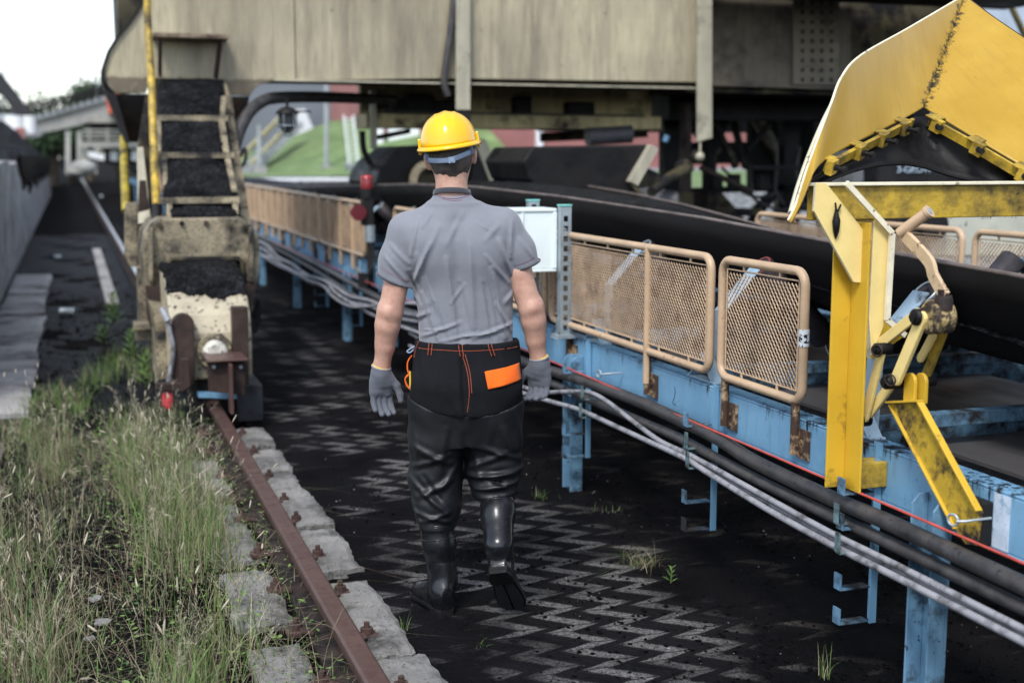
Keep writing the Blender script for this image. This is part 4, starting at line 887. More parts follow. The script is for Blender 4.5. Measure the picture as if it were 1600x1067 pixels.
b = MB(); b.plate_px([(1060,300),(1084,300),(1084,345),(1060,338)], 13.0, 13.1); b.build('skirt_plate', M['under'], gt, bevel=.004)
for k, pts in enumerate([[(1128,262),(1150,285),(1160,300),(1185,308),(1215,302)], [(1172,262),(1174,290),(1180,312),(1215,328),(1240,326),(1275,316)], [(1190,200),(1210,230),(1214,262),(1212,300),(1225,320)], [(1250,230),(1244,270),(1250,310),(1262,330)], [(1268,235),(1262,290),(1275,320)]]):
    b = MB(); b.tube(spline([at(x, y, Y=13.0+.1*k) for x, y in pts]), .018, 8); b.build('loose_cable', M['black_pipe'], gt)
# back frame: dark cross wall high behind
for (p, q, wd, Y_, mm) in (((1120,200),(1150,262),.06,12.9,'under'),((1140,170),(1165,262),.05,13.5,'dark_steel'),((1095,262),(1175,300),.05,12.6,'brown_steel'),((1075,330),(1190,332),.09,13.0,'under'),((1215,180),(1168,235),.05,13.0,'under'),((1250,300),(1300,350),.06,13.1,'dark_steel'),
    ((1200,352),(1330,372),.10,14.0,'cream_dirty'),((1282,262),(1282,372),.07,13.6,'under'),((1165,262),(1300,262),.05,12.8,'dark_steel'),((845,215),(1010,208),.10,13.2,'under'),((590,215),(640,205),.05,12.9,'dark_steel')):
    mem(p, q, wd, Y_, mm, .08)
for x in (1122, 1150, 1196, 1272): b = MB(); b.plate_px([(x-8,272),(x+8,272),(x+8,296),(x-8,296)], 12.95, 13.05); b.build('junction_box', M['dark_steel'], gt, bevel=.006)
b = MB(); b.box(6.2, 9.6, 16.6, 17.0, 2.05, 2.74); b.build('rear_cross_beam', M['dark_steel'], gt)
for x in (6.3, 9.2, 2.6):
    pass
# railing and platform top right of the machine
b = MB(); b.plate_px([(1380,12),(1505,14),(1505,26),(1380,24)], 12.2, 13.2); b.build('platform', M['dark_steel'], gt)
for x in (1425, 1490): mem((x,14),(x-6,60),.05,12.3,'cream_plain',.04,'platform_strut')
b = MB(); q0 = at(1572,-6,Y=12.0); q1 = at(1606,66,Y=12.0); b.tube([q0, q1], .035, 10); b.build('rail_pipe', mat('olive_pipe', (.13,.10,.03), .5, amt=.35), gt)

# ladder leg: upright plates beside the ladder, going down to the bogie
def slab_from(p4, Y4, dy, name, m, parent=gt, bev=.004):
    T = [at(x, y, Y=yy) for (x, y), yy in zip(p4, Y4)]; b = MB(); n = len(T)
    B2 = [tuple(np.array(q)+(0, dy, 0)) for q in T]
    b.add(T+B2, [tuple(range(n))[::-1], tuple(range(n, 2*n))]+[(i, (i+1) % n, n+(i+1) % n, n+i) for i in range(n)]); return b.build(name, m, parent, bevel=bev)
slab_from([(216,222),(228,146),(240,150),(238,330),(228,345),(214,340)], [10.6,11.3,11.3,9.9,9.8,9.8], .05, 'leg_web', M['under'])
slab_from([(214,230),(224,230),(236,345),(216,350)], [10.4,10.4,9.7,9.7], .04, 'leg_web', M['cream_plain'])
slab_from([(197,318),(214,316),(214,418),(202,416),(195,400),(195,332)], [9.9]*6, .10, 'side_cheek', M['cream_dirty'])
slab_from([(218,282),(228,282),(234,340),(222,372),(214,372)], [9.8]*5, .04, 'side_brace', M['brown_steel'])
slab_from([(352,128),(362,150),(374,235),(392,348),(376,345),(358,240),(347,150)], [11.25,11.2,10.6,9.9,9.9,10.6,11.2], .06, 'leg_web', M['cream_dirty'])
# coal covered back slope of the leg, which the rungs stand out from
slab_from([(242,112),(348,112),(362,240),(378,345),(262,345),(246,240)], [11.40,11.40,10.45,9.75,9.75,10.45], .08, 'leg_back', M['dark_steel'])
LY = {183: 10.62, 241: 10.08, 312: 9.42}
def rung(xl, xr, y, Y, name='rung'):
    a = at(xl, y, Y=Y); c = at(xr, y, Y=Y); b = MB(); b.box(a[0], c[0], Y-.02, Y+.12, a[2]-.012, a[2]+.012); b.box(a[0], c[0], Y-.024, Y-.0205, a[2]-.03, a[2]+.015); return b.build(name, M['cream_dirty'], gt, bevel=.004)
for (y, Y), (xl, xr) in zip(LY.items(), ((245,356),(244,366),(248,374))): rung(xl, xr, y, Y)
def stile(p, Yp, q, Yq, wpx=9):
    slab_from([(p[0]-wpx/2, p[1]), (p[0]+wpx/2, p[1]), (q[0]+wpx/2, q[1]), (q[0]-wpx/2, q[1])], [Yp, Yp, Yq, Yq], .04, 'ladder_stile', M['cream_dirty'])
stile((248,187), 10.60, (250,240), 10.16, 7); stile((350,150), 10.9, (348,181), 10.62, 8); stile((346,187), 10.60, (354,240), 10.10, 10); stile((257,246), 10.06, (258,296), 9.6, 8); stile((356,248), 10.04, (367,300), 9.52, 9)
stile((265,318), 9.40, (265,385), 9.1, 9); stile((368,318), 9.40, (369,385), 9.1, 9)
# shelf over the ladder
b = MB(); a = at(240, 56, Y=GY-.25); c = at(358, 60, Y=GY-.25); b.box(a[0], c[0], GY-.28, GY-.001, a[2]-.012, a[2]+.025); b.build('shelf', mat('rusty_beige_shelf', (.24,.18,.12), .6, dirt=(.06,.035,.025), amt=.5, scale=9, bump=.3), gt, bevel=.005)
mem((250,64),(250,118),.05,GY-.22,'brown_steel',.03,'shelf_leg',GY-.05); mem((344,66),(337,122),.05,GY-.22,'brown_steel',.03,'shelf_leg',GY-.05)
# yellow hand rails
b = MB(); b.tube(spline([at(232,-200,Y=10.3), at(230,0,Y=10.3), at(236,120,Y=10.1), at(241,250,Y=9.8), at(244,322,Y=9.5)]), .028, 12); b.build('hand_rail', M['yellow_dirty'], gt)
b = MB(); b.tube([at(244,322,Y=9.5), at(245,400,Y=9.2)], .034, 12); b.ball(at(245,395,Y=9.2), .055); b.build('rail_foot', M['dark_steel'], gt)
b = MB(); b.tube(spline([at(191,150,Y=12.2), at(189,60,Y=12.2), at(192,16,Y=12.2)]), .034, 10); b.build('hand_rail', M['yellow_dirty'], gt); b = MB(); b.tube(spline([at(193,215,Y=11.9), at(195,280,Y=11.5), at(197,330,Y=11.2)]), .036, 10); b.build('hand_rail', mat('grimy_yellow', (.42,.33,.04), .5, amt=.45, scale=7), gt)

# bogie
bg_ = [(226,440),(222,400),(226,366),(236,350),(250,342),(376,340),(394,352),(404,372),(406,402),(404,432),(396,470),(390,500),(380,500),(378,410),(374,404),(268,405),(262,412),(262,482),(240,480),(228,462)]
b = MB(); b.plate_px(bg_, 9.0, 9.75); b.build('saddle', M['cream_dirty'], gt, bevel=.012)
b = MB(); qs = [at(x, y, Y=8.985) for x, y in ((262,480),(262,414),(268,405),(374,404),(379,411),(381,498))]
b.tube(qs, .018, 8); b.build('saddle_rim', M['under'], gt)
b = MB(); b.plate_px([(227,446),(260,450),(260,481),(241,479),(229,463)], 8.96, 8.999); b.build('saddle_dark_end', M['brown_steel'], gt, bevel=.004)  # dark brown sheets laid over the saddle's lower ends
b = MB(); b.plate_px([(382,446),(402,440),(395,470),(389,499),(382,499)], 8.96, 8.999); b.build('saddle_dark_end', M['brown_steel'], gt, bevel=.004)
for x in (236, 393): b = MB(); b.plate_px([(x-3,356),(x+3,356),(x+3,440),(x-3,440)], 8.94, 8.999); b.build('saddle_rib', M['cream_dirty'], gt, bevel=.004)
for x, y in ((250,352),(284,349),(322,349),(358,350),(382,356)): b = MB(); q = at(x, y, Y=9.0); b.tube([q, tuple(np.array(q)+(0,-.025,0))], .018, 6); b.build('saddle_bolt', M['under'], gt)
b = MB(); b.plate_px([(262,406),(377,405),(377,440),(262,444)], 9.12, 9.6); b.build('saddle_recess', M['black_rubber'], gt)
b = MB(); b.box(xz(228,430,9.3)[0], xz(262,430,9.3)[0], 8.98, 9.5, .55, .80); b.build('saddle_foot', M['brown_steel'], gt, bevel=.01)
xl, xr = xz(264,500,8.25)[0], xz(391,500,8.25)[0]
pr2 = [(9.35,.30),(8.22,.30),(8.20,.42),(8.20,.60),(8.24,.71),(8.33,.80),(8.50,.885),(8.75,.94),(9.05,.955),(9.35,.955)]
b = MB(); b.prism([(xl, y, z) for y, z in pr2], (xr-xl, 0, 0)); b.build('gear_case', mat('chipped_pale_cream', (.46,.40,.28), .5, dirt=(.028,.02,.016), amt=.38, soft=.04, scale=7, var=.2, spots=.385, spot_scale=34, bump=.4), gt, bevel=.015)
dk = MB(); 
def arch(cx, w_, top, bot, n=10):
    pts = [(cx-w_/2, bot)]
    for k in range(n+1): a = math.pi-math.pi*k/n; pts.append((cx+w_/2*math.cos(a), top+w_*.5-w_/2*math.sin(a)*1))
    return pts+[(cx+w_/2, bot)]
b = MB(); b.plate_px(arch(286, 36, 490, 602), 8.12, 8.185); b.build('wheel_guard', M['brown_steel'], gt, bevel=.006)
b = MB(); b.plate_px([(362,480),(388,480),(389,600),(366,600)], 8.10, 8.185); b.build('wheel_guard', M['brown_steel'], gt, bevel=.006)
b = MB(); c = Vector(at(335, 549, Y=8.17)); b.tube([c, c+Vector((0,-.03,0))], [.115,.105], 28); b.build('hub_flange', M['cream_dirty'], gt, bevel=.004)
b = MB(); b.tube([c+Vector((0,-.028,0)), c+Vector((0,-.07,0)), c+Vector((0,-.08,0))], [.078,.074,.05], 28); b.build('hub_cap', mat('white_hub_paint', (.60,.58,.5), .5, dirt=(.05,.04,.03), amt=.42, soft=.05, scale=24, bump=.2), gt)
for k in range(6):
    b = MB(); a = k*math.pi/3+.3; e = c+Vector((.094*math.cos(a), -.028, .094*math.sin(a))); b.tube([e, e+Vector((0,-.018,0))], .012, 6); b.build('hub_bolt', M['cream_dirty'], gt)
b = MB(); b.plate_px([(324,566),(385,566),(383,618),(327,612)], 7.86, 7.90); b.build('buffer_plate', M['brown_steel'], gt, bevel=.004)
b = MB(); a = at(322, 563, Y=7.86); c2 = at(386, 563, Y=7.86); b.box(a[0], c2[0], 7.80, 8.16, a[2]-.006, a[2]+.006); b.build('buffer_top', M['rail'], gt, bevel=.003)
b = MB(); a = at(359, 600, Y=7.84); b.box(a[0]-.010, a[0]+.010, 7.74, 7.858, .16, at(359,566,Y=7.84)[2]); b.build('rail_sweeper', M['rail'], gt, bevel=.003)
for x in (334, 376): b = MB(); q = at(x, 573, Y=7.855); b.tube([q, tuple(np.array(q)+(0,-.012,0))], .012, 6); b.build('buffer_bolt', M['galv'], gt)
b = MB(); b.plate_px([(283,562),(296,560),(298,604),(286,612),(245,610),(245,600),(282,598)], 7.95, 8.02); b.build('step_bracket', M['brown_steel'], gt, bevel=.006)
b = MB(); b.plate_px([(310,615),(370,618),(370,623),(310,621)], 8.0, 8.1); b.build('blue_strip', M['blue'], gt)
b = MB(); a = at(372, 600, Y=8.15); b.box(a[0], a[0]+.16, 8.2, 8.7, .015, .25); b.build('shield_box', mat('grey_shield_paint', (.03,.032,.04), .6, amt=.45), gt, bevel=.006)
b = MB(); b.box(.70, .90, 8.25, 9.3, .156, .30); b.tube([(.76, 8.75, .36), (.84, 8.75, .36)], .205, 28); b.build('wheel', M['dark_steel'], gt)
slab_from([(236,478),(262,482),(262,590),(246,596),(244,520)], [8.55]*5, .5, 'side_panel', M['cream_dirty'])
slab_from([(216,420),(228,420),(240,480),(236,512),(218,508)], [9.4]*5, .3, 'side_panel', M['cream_dirty'])
b = MB(); a = at(208, 508, Y=9.3); c2 = at(244, 508, Y=9.3); b.box(a[0], c2[0], 9.15, 9.4, a[2]-.02, a[2]+.02); b.box(a[0]+.01, c2[0]-.01, 9.2, 9.39, a[2]-.10, a[2]-.021); b.build('foot_step', M['cream_dirty'], gt, bevel=.006)
slab_from([(381,505),(398,500),(406,470),(408,500),(402,520),(384,520)], [9.2]*6, .2, 'counter_bracket', M['dark_steel'])
b = MB(); b.tube(spline([at(x, y, Y=8.10) for x, y in ((262,498),(266,520),(271,545),(268,570),(263,596))]), .014, 8); b.tube([at(253,482,Y=8.12), at(263,502,Y=8.08)], .022, 8); b.build('earth_cable', M['grey_cable'], gt)
b = MB(); b.tube(spline([at(x, y, Y=8.0) for x, y in ((286,594),(280,600),(272,602),(264,610))]), .010, 8); b.build('hook_wire', M['galv'], gt)
b = MB(); q = at(262, 620, Y=8.0); b.box(q[0]-.035, q[0]+.03, 7.97, 8.01, q[2]-.055, q[2]+.03); b.box(q[0]-.02, q[0]+.015, 7.95, 7.969, q[2]-.07, q[2]-.01); tag(b.build('plug', mat('chipped_red_plug', (.42,.03,.035), .5, dirt=(.5,.3,.3), amt=.35, scale=40), gt, bevel=.01), 'chipped red plug')
# curved duct and lamp under the girder
b = MB(); b.tube(spline([at(366,232,Y=11.0), at(374,205,Y=11.05), at(388,178,Y=11.15), at(408,160,Y=11.3), at(435,153,Y=11.5), at(500,152,Y=12.0), at(580,155,Y=12.4), at(620,158,Y=12.4)]), .052, 16); b.build('flexible_duct', M['black_pipe'], gt)
b = MB(); b.tube(spline([at(366,232,Y=11.0), at(374,245,Y=11.0), at(382,232,Y=11.0), at(384,248,Y=11.0), at(376,262,Y=11.0), at(364,264,Y=11.0)]), .014, 8); b.build('thin_cable', M['black_pipe'], gt)
lp_ = thing('hanging_lamp', 'black caged bulkhead lamp hanging under the girder above the grass bank', 'lamp', at(449, 190, Y=11.0)); c = Vector(at(449, 178, Y=11.0))
b = MB(); b.tube([c+Vector((0,0,.13)), c+Vector((0,0,.06))], .012, 8); b.tube([c+Vector((0,0,.06)), c+Vector((0,0,.045)), c+Vector((0,0,.01)), c], [.02,.055,.10,.10], 24); b.box(c.x+.08, c.x+.20, c.y-.02, c.y+.02, c.z+.012, c.z+.024); b.build('shade', M['black_rubber'], lp_)
m, t_, p_ = newmat('dusty_lamp_glass'); p_.inputs['Base Color'].default_value = (.05,.053,.057,1); p_.inputs['Roughness'].default_value = .15; p_.inputs['Transmission Weight'].default_value = .15; M['lamp_glass'] = m
b = MB(); b.tube([c+Vector((0,0,0)), c+Vector((0,0,-.09)), c+Vector((0,0,-.14)), c+Vector((0,0,-.165))], [.076,.075,.05,.015], 24); b.build('glass', M['lamp_glass'], lp_)
b = MB()
for k in range(6): a = k*math.pi/3; d = Vector((math.cos(a), math.sin(a), 0)); b.tube([c+d*.087, c+d*.087+Vector((0,0,-.10)), c+d*.06+Vector((0,0,-.17)), c+Vector((0,0,-.19))], .0045, 6)
b.tube([c+Vector((.087*math.cos(a*.3), .087*math.sin(a*.3), -.1)) for a in range(22)], .0045, 6, caps=False); b.build('cage', M['galv'], lp_)
b = MB(); b.tube(spline([at(566,205,Y=12.3), at(568,232,Y=12.3), at(574,248,Y=12.3), at(582,262,Y=12.3), at(583,275,Y=12.3)]), [.03]*24+[.012], 8); b.build('chain_hanger', M['dark_steel'], gt)

# coal lying on the ladder rungs and the bogie
def coalpile(p4, Y4, rise, label, nx=26, ny=14, seed=0):
    """heap between four seen corners: front left, front right, back right, back left"""
    A, B_, C_, D_ = [np.array(at(x, y, Y=yy)) for (x, y), yy in zip(p4, Y4)]; V = []; rs = np.random.RandomState(seed)
    for j in range(ny+1):
        for i in range(nx+1):
            s_, t = i/nx, j/ny; p = (A*(1-s_)+B_*s_)*(1-t)+(D_*(1-s_)+C_*s_)*t
            e = min(s_, 1-s_, .25)*4; V.append(p+np.array([0, 0, rise*math.sin(math.pi*min(1, t*.7+.12))*e+rs.randn()*.006]))
    n = nx+1; F = [(j*n+i, j*n+i+1, (j+1)*n+i+1, (j+1)*n+i) for j in range(ny) for i in range(nx)]
    base = np.array([A, B_, C_, D_]).mean(0)
    b = MB(); b.add([tuple(q) for q in V], F, True); k0 = len(b.v)
    o = b.build('coal_pile', M['coal'], loc=tuple(base)); s_ = o.modifiers.new('Solidify', 'SOLIDIFY'); s_.thickness = .05; s_.offset = -1
    return tag(o, label, 'coal pile', 'coal piled on the ladder leg')
coalpile([(248,181),(352,181),(346,132),(246,132)], [10.66,10.66,11.2,11.2], .05, 'coal heaped on the top rung of the ladder, directly under the girder', seed=1)
coalpile([(252,238),(354,238),(346,190),(250,190)], [10.12,10.12,10.66,10.66], .04, 'coal heaped on the middle rung of the ladder', seed=2)
coalpile([(256,309),(366,309),(352,250),(256,250)], [9.46,9.46,10.1,10.1], .04, 'coal heaped on the lowest rung of the ladder', seed=3)
pf = np.array([(8.20,.60),(8.24,.71),(8.33,.80),(8.50,.885),(8.75,.94),(9.05,.955),(9.35,.955)]); dl = np.r_[0, np.cumsum(np.hypot(*np.diff(pf, axis=0).T))]; V = []; rs = np.random.RandomState(9)
for j in range(30):
    for i_ in range(50):
        u_ = i_/49; fr = .285+.035*math.sin(u_*5.5+1)+.014*math.sin(u_*17)+.006*math.sin(u_*43)+.006*rs.randn(); q = fr+(dl[-1]-.05-fr)*j/29
        V.append((xl+.004+(xr-xl-.008)*u_, np.interp(q, dl, pf[:, 0]), np.interp(q, dl, pf[:, 1])+.006+.045*min(1, j/9)*(.7+.3*math.sin(u_*3.1))+rs.randn()*.0035))
o = MB().add(V, [(j*50+i_, j*50+i_+1, (j+1)*50+i_+1, (j+1)*50+i_) for j in range(29) for i_ in range(49)], True).build('coal_pile', M['coal'], loc=(.8, 8.6, .9)); q = o.modifiers.new('Solidify', 'SOLIDIFY'); q.thickness = .04; q.offset = -1
tag(o, 'coal lying on top of the pale gear case at the foot of the leg', 'coal pile', 'coal piled on the ladder leg')
coalpile([(268,338),(366,338),(372,318),(262,318)], [9.10,9.10,9.6,9.6], .02, 'ragged coal on the saddle under the lowest rung', seed=5)

# chutes and hoods hanging over the belt
def box_hood(poly, Y0, dY, name, label, rimw=None):
    t = thing(name, label, 'chute', at(*poly[0], Y=Y0), 'dark chutes hanging over the belt'); b = MB(); b.plate_px(poly, Y0, Y0+dY); b.build('hood', M['black_rubber'], t, bevel=.02); return t
h1 = box_hood([(588,285),(592,268),(606,250),(625,238),(636,228),(690,226),(744,222),(768,300),(740,318),(600,318)], 11.9, 1.3, 'loading_hood', 'black arched loading hood over the belt behind the hard hat')
b = MB(); b.prism([at(x, y, Y=11.75) for x, y in ((741,220),(758,217),(789,280),(788,288),(770,300),(768,290))], (0, .10, 0)); b.build('rim', M['cream_plain'], h1, bevel=.006)
b = MB(); b.prism([at(x, y, Y=11.76) for x, y in ((742,228),(768,292),(768,312),(735,318))], (0, .1, 0)); b.build('end_plate', M['dark_steel'], h1)
b = MB()
q = [at(x, y, Y=11.7) for x, y in ((645,335),(645,290),(648,272),(658,260),(672,257),(700,257))]
qs = spline(q, 5)
for i in range(len(qs)-1): b.bar(qs[i], qs[i+1], .07, .05, up=(0,-1,0))
b.build('rim', M['cream_dirty'], h1)
b = MB(); b.plate_px([(650,335),(650,282),(658,266),(700,264),(700,335)], 11.78, 11.82); b.build('inspection_door', M['under'], h1)
b = MB(); a = at(585, 262, Y=11.8); b.bar(at(578,260,Y=11.9), at(596,262,Y=11.9), .05, .03); b.build('lug', M['dark_steel'], h1)
h2 = thing('belt_skirt_chute', 'long black skirt chute with beige end frame over the belt right of the man', 'chute', at(920, 300, Y=9.4), 'dark chutes hanging over the belt')
q0 = [(815,252),(830,228),(850,224),(850,296),(838,300),(826,285)]
Fp = [at(x, y, Y=9.7) for x, y in ((816,252),(832,229),(1020,226),(1004,262),(990,280),(1002,308),(842,296),(826,280))]
b = MB(); b.prism(Fp, (0, 1.0, 0)); b.build('skirt', M['black_rubber'], h2, bevel=.02)
b = MB(); b.prism([at(x, y, Y=9.62) for x, y in ((1018,226),(1030,233),(997,291),(984,284))], (0, .16, 0)); b.build('end_frame', M['cream_plain'], h2, bevel=.004)
b = MB(); b.prism([at(x, y, Y=9.64) for x, y in ((984,286),(996,292),(1008,306),(1004,310))], (0, .1, 0)); b.build('end_foot', M['under'], h2)
b = MB(); b.prism([at(x, y, Y=9.9) for x, y in ((1010,262),(1028,270),(1036,288),(995,296),(1000,280))], (0, .1, 0)); b.build('end_plate', M['under'], h2)
for k, (p, q, r, Y_, nn, lb) in enumerate([((918,214),(985,210),.085,12.2,16,'grey corrugated hose lying above the long skirt chute'), ((1002,308),(1052,316),.10,11.4,12,'grey ribbed roller at the right end of the skirt chute')]):
    a = np.array(at(*p, Y=Y_)); c = np.array(at(*q, Y=Y_)); b = MB(); pts = []; rr = []
    for i in range(nn*4+1): pts.append(tuple(a+(c-a)*i/(nn*4))); rr.append(r*(1+.10*math.cos(i*math.pi/2)))
    b.tube(pts, rr, 18); tag(b.build('ribbed_hose', mat('ribbed_grey', (.10,.10,.11), .45, amt=.35) if k == 0 else bpy.data.materials['ribbed_grey'], loc=tuple(a)), lb, 'hose')
b = MB(); b.tube([at(1018,300,Y=11), at(1046,278,Y=11.3), at(1076,262,Y=11.6)], [.05,.05,.06], 12); b.ball(at(1090,244,Y=11.6), .07); b.ball(at(1068,262,Y=11.6), .09); b.build('hydraulic_arm', M['under'], gt)
b = MB(); q = at(1038,222,Y=11.7); b.tube([q, tuple(np.array(q)+(.03,0,.06))], .03, 10); tag(b.build('blue_plug', M['blue'], gt), 'small blue plug')

# ------------------------------------------------------------------ THE WALKING MAN (fields meshed with surface nets)
DM = 4.70
def to_world(p): p = np.asarray(p, float); return FH*(DM+p[..., 1:2])+RT*p[..., 0:1]+np.array([0, 0, 1.])*p[..., 2:3]
def to_loc(wp): wp = np.array(wp, float); return np.array([wp@RT, wp@FH-DM, wp[2]])
def lp(x, y, v=0.):
    d = FW*F_PX + RT*(x-800) + UP*(533.5-y); t = (DM+v)/(d@FH); return to_loc(CC+d*t)
def ug(px): return lp(px, 500)[0]
def snet(Fv, org, h):
    nx, ny, nz = Fv.shape; S = Fv < 0
    cor = [(i, j, k) for i in (0,1) for j in (0,1) for k in (0,1)]
    cnt = np.zeros((nx-1, ny-1, nz-1), np.int8)
    for i, j, k in cor: cnt += S[i:nx-1+i, j:ny-1+j, k:nz-1+k]
    cells = np.argwhere((cnt > 0) & (cnt < 8)); idx = -np.ones((nx-1, ny-1, nz-1), np.int64); idx[tuple(cells.T)] = np.arange(len(cells))
    acc = np.zeros((len(cells), 3)); num = np.zeros(len(cells))
    for a in cor:
        for ax in range(3):
            if a[ax]: continue
            b = list(a); b[ax] = 1
            fa = Fv[tuple((cells+a).T)]; fb = Fv[tuple((cells+b).T)]; m = (fa < 0) != (fb < 0)
            t = np.where(m, fa/np.where(m, fa-fb, 1), 0); p = np.array(a, float)[None, :].repeat(len(cells), 0); p[:, ax] += t
            acc[m] += p[m]; num[m] += 1
    V = (cells+acc/num[:, None])*h+org; Q = []
    for ax in range(3):
        sl0 = [slice(1, -1)]*3; sl1 = [slice(1, -1)]*3; sl0[ax] = slice(0, -1); sl1[ax] = slice(1, None)
        a = S[tuple(sl0)]; b = S[tuple(sl1)]; off = np.array([1, 1, 1]); off[ax] = 0
        for flip, mm in ((False, a & ~b), (True, ~a & b)):
            e = np.argwhere(mm)+off; o1, o2 = [(1, 2), (2, 0), (0, 1)][ax]
            d1 = np.zeros(3, int); d1[o1] = 1; d2 = np.zeros(3, int); d2[o2] = 1
            q = np.stack([idx[tuple((e-d1-d2).T)], idx[tuple((e-d2).T)], idx[tuple(e.T)], idx[tuple((e-d1).T)]], -1)
            if flip: q = q[:, ::-1]
            Q.append(q)
    Q = np.concatenate(Q); Q = Q[(Q >= 0).all(1)]; return V, Q
class Field:
    def __init__(s, lo, hi, h):
        s.lo = np.array(lo, float); s.h = h; n = np.ceil((np.array(hi)-s.lo)/h).astype(int)+1
        s.ax = [s.lo[i]+np.arange(n[i])*h for i in range(3)]; s.F = np.full(tuple(n), 1., np.float32)
    def sub(s, lo, hi):
        sl = tuple(slice(max(0, int((lo[i]-s.lo[i])/s.h)), max(0, min(len(s.ax[i]), int((hi[i]-s.lo[i])/s.h)+2))) for i in range(3))
        return sl, np.meshgrid(*[s.ax[i][sl[i]] for i in range(3)], indexing='ij')
    def add(s, fn, lo, hi, k=.02, mg=.03):
        sl, g = s.sub(np.array(lo)-k-mg, np.array(hi)+k+mg)
        if 0 in g[0].shape: return
        d = fn(*g); A = s.F[sl]
        if k <= 0: s.F[sl] = np.minimum(A, d)
        else: h = np.clip(.5+.5*(A-d)/k, 0, 1); s.F[sl] = A*(1-h)+d*h-k*h*(1-h)
    def cone(s, a, b, ra, rb, k=.02, sq=(1, 1, 1)):
        a = np.array(a, float); b = np.array(b, float); q = np.array(sq, float); R_ = max(ra, rb)/min(sq)
        def fn(X, Y, Z):
            P_ = [(X-a[0])*q[0], (Y-a[1])*q[1], (Z-a[2])*q[2]]; d = (b-a)*q; L = d@d
            t = np.clip((P_[0]*d[0]+P_[1]*d[1]+P_[2]*d[2])/L, 0, 1)
            return np.sqrt((P_[0]-d[0]*t)**2+(P_[1]-d[1]*t)**2+(P_[2]-d[2]*t)**2)-(ra+(rb-ra)*t)
        s.add(fn, np.minimum(a, b)-R_, np.maximum(a, b)+R_, k)
    def chain(s, pts, k=.02, sq=(1, 1, 1)):
        for p, q in zip(pts[:-1], pts[1:]): s.cone(p[:3], q[:3], p[3], q[3], k, sq)
    def ell(s, c, r, k=.02, rot=None):
        c = np.array(c, float); r = np.array(r, float); Rm = np.eye(3) if rot is None else rot; m = r.max()
        def fn(X, Y, Z):
            P_ = np.stack([X-c[0], Y-c[1], Z-c[2]], -1)@Rm.T; q = np.sqrt(((P_/r)**2).sum(-1)); return (q-1)*r.min()*.5+(q-1)*.5*np.sqrt((P_**2).sum(-1)+1e-9)/np.maximum(q, 1e-4)
        s.add(fn, c-m, c+m, k)
    def loft(s, secs, k=.02):
        """stack of ellipses (z, u, v, half width, half depth)"""
        A = np.array(sorted(secs)); z0, z1 = A[0, 0], A[-1, 0]
        def fn(X, Y, Z):
            I = [np.interp(Z, A[:, 0], A[:, i]) for i in range(1, 5)]; e = 2.3
            q = (np.abs((X-I[0])/I[2])**e+np.abs((Y-I[1])/I[3])**e)**(1/e); return np.maximum((q-1)*np.minimum(I[2], I[3]), np.maximum(z0-Z, Z-z1))
        m = A[:, 3:5].max(); s.add(fn, (A[:, 1].min()-m, A[:, 2].min()-m, z0), (A[:, 1].max()+m, A[:, 2].max()+m, z1), k)
    def cut(s, p, n):
        """keep the side the normal points away from"""
        g = np.meshgrid(*s.ax, indexing='ij'); s.F = np.maximum(s.F, (g[0]-p[0])*n[0]+(g[1]-p[1])*n[1]+(g[2]-p[2])*n[2]).astype(np.float32)
    def folds(s, L, vmax=None, vc=None):
        U, Z = np.meshgrid(s.ax[0], s.ax[2], indexing='ij'); D = np.zeros_like(U)
        for (x0, y0, x1, y1, wd, am) in L:
            a = lp(x0, y0); b = lp(x1, y1); a = a[[0, 2]]; b = b[[0, 2]]; d = b-a
            t = np.clip(((U-a[0])*d[0]+(Z-a[1])*d[1])/(d@d), 0, 1); q = np.hypot(U-a[0]-d[0]*t, Z-a[1]-d[1]*t)/wd
            D += am*(1-q*q*.8)*np.exp(-q*q/1.6)*(.35+.65*np.sin(math.pi*np.clip(t, .02, .98))**.7)
        W = np.ones(len(s.ax[1])) if vc is None else 1/(1+np.exp((s.ax[1]-vc)/.02))
        s.F = s.F-(D[:, None, :]*W[None, :, None]).astype(np.float32)
    def lumpy(s, sc, am, seed=0, st=(1, 1, 1)):
        g = np.meshgrid(*s.ax, indexing='ij'); rs = np.random.RandomState(seed); D = 0
        for k in range(9):
            f = rs.randn(3)*sc*np.array(st); D = D+np.sin(g[0]*f[0]+g[1]*f[1]+g[2]*f[2]+rs.rand()*6.28)
        s.F = (s.F-D*am/3).astype(np.float32)
    def back(s, u, z, off=0.):
        i = (u-s.lo[0])/s.h; k = (z-s.lo[2])/s.h; i = min(max(i, 0), s.F.shape[0]-1.001); k = min(max(k, 0), s.F.shape[2]-1.001); i0, k0 = int(i), int(k); fi, fk = i-i0, k-k0
        c = s.F[i0, :, k0]*(1-fi)*(1-fk)+s.F[i0+1, :, k0]*fi*(1-fk)+s.F[i0, :, k0+1]*(1-fi)*fk+s.F[i0+1, :, k0+1]*fi*fk
        w_ = np.where(c < 0)[0]
        if len(w_) == 0 or w_[0] == 0: return s.ax[1][int(np.argmin(c))]-off
        j = w_[0]; t = c[j-1]/(c[j-1]-c[j]); return s.ax[1][j-1]+t*s.h-off
    def mesh(s, name, m, parent, smooth_it=2):
        Fp = np.pad(s.F, 1, constant_values=1.); V, Q = snet(Fp, s.lo-s.h, s.h)
        o = arr_mesh(name, to_world(V), Q, m, parent)
        # a flipped frame (right, forward, up) keeps its handedness, so the faces already look outward
        if smooth_it: q = o.modifiers.new('Smooth', 'SMOOTH'); q.iterations = smooth_it; q.factor = .5
        return o

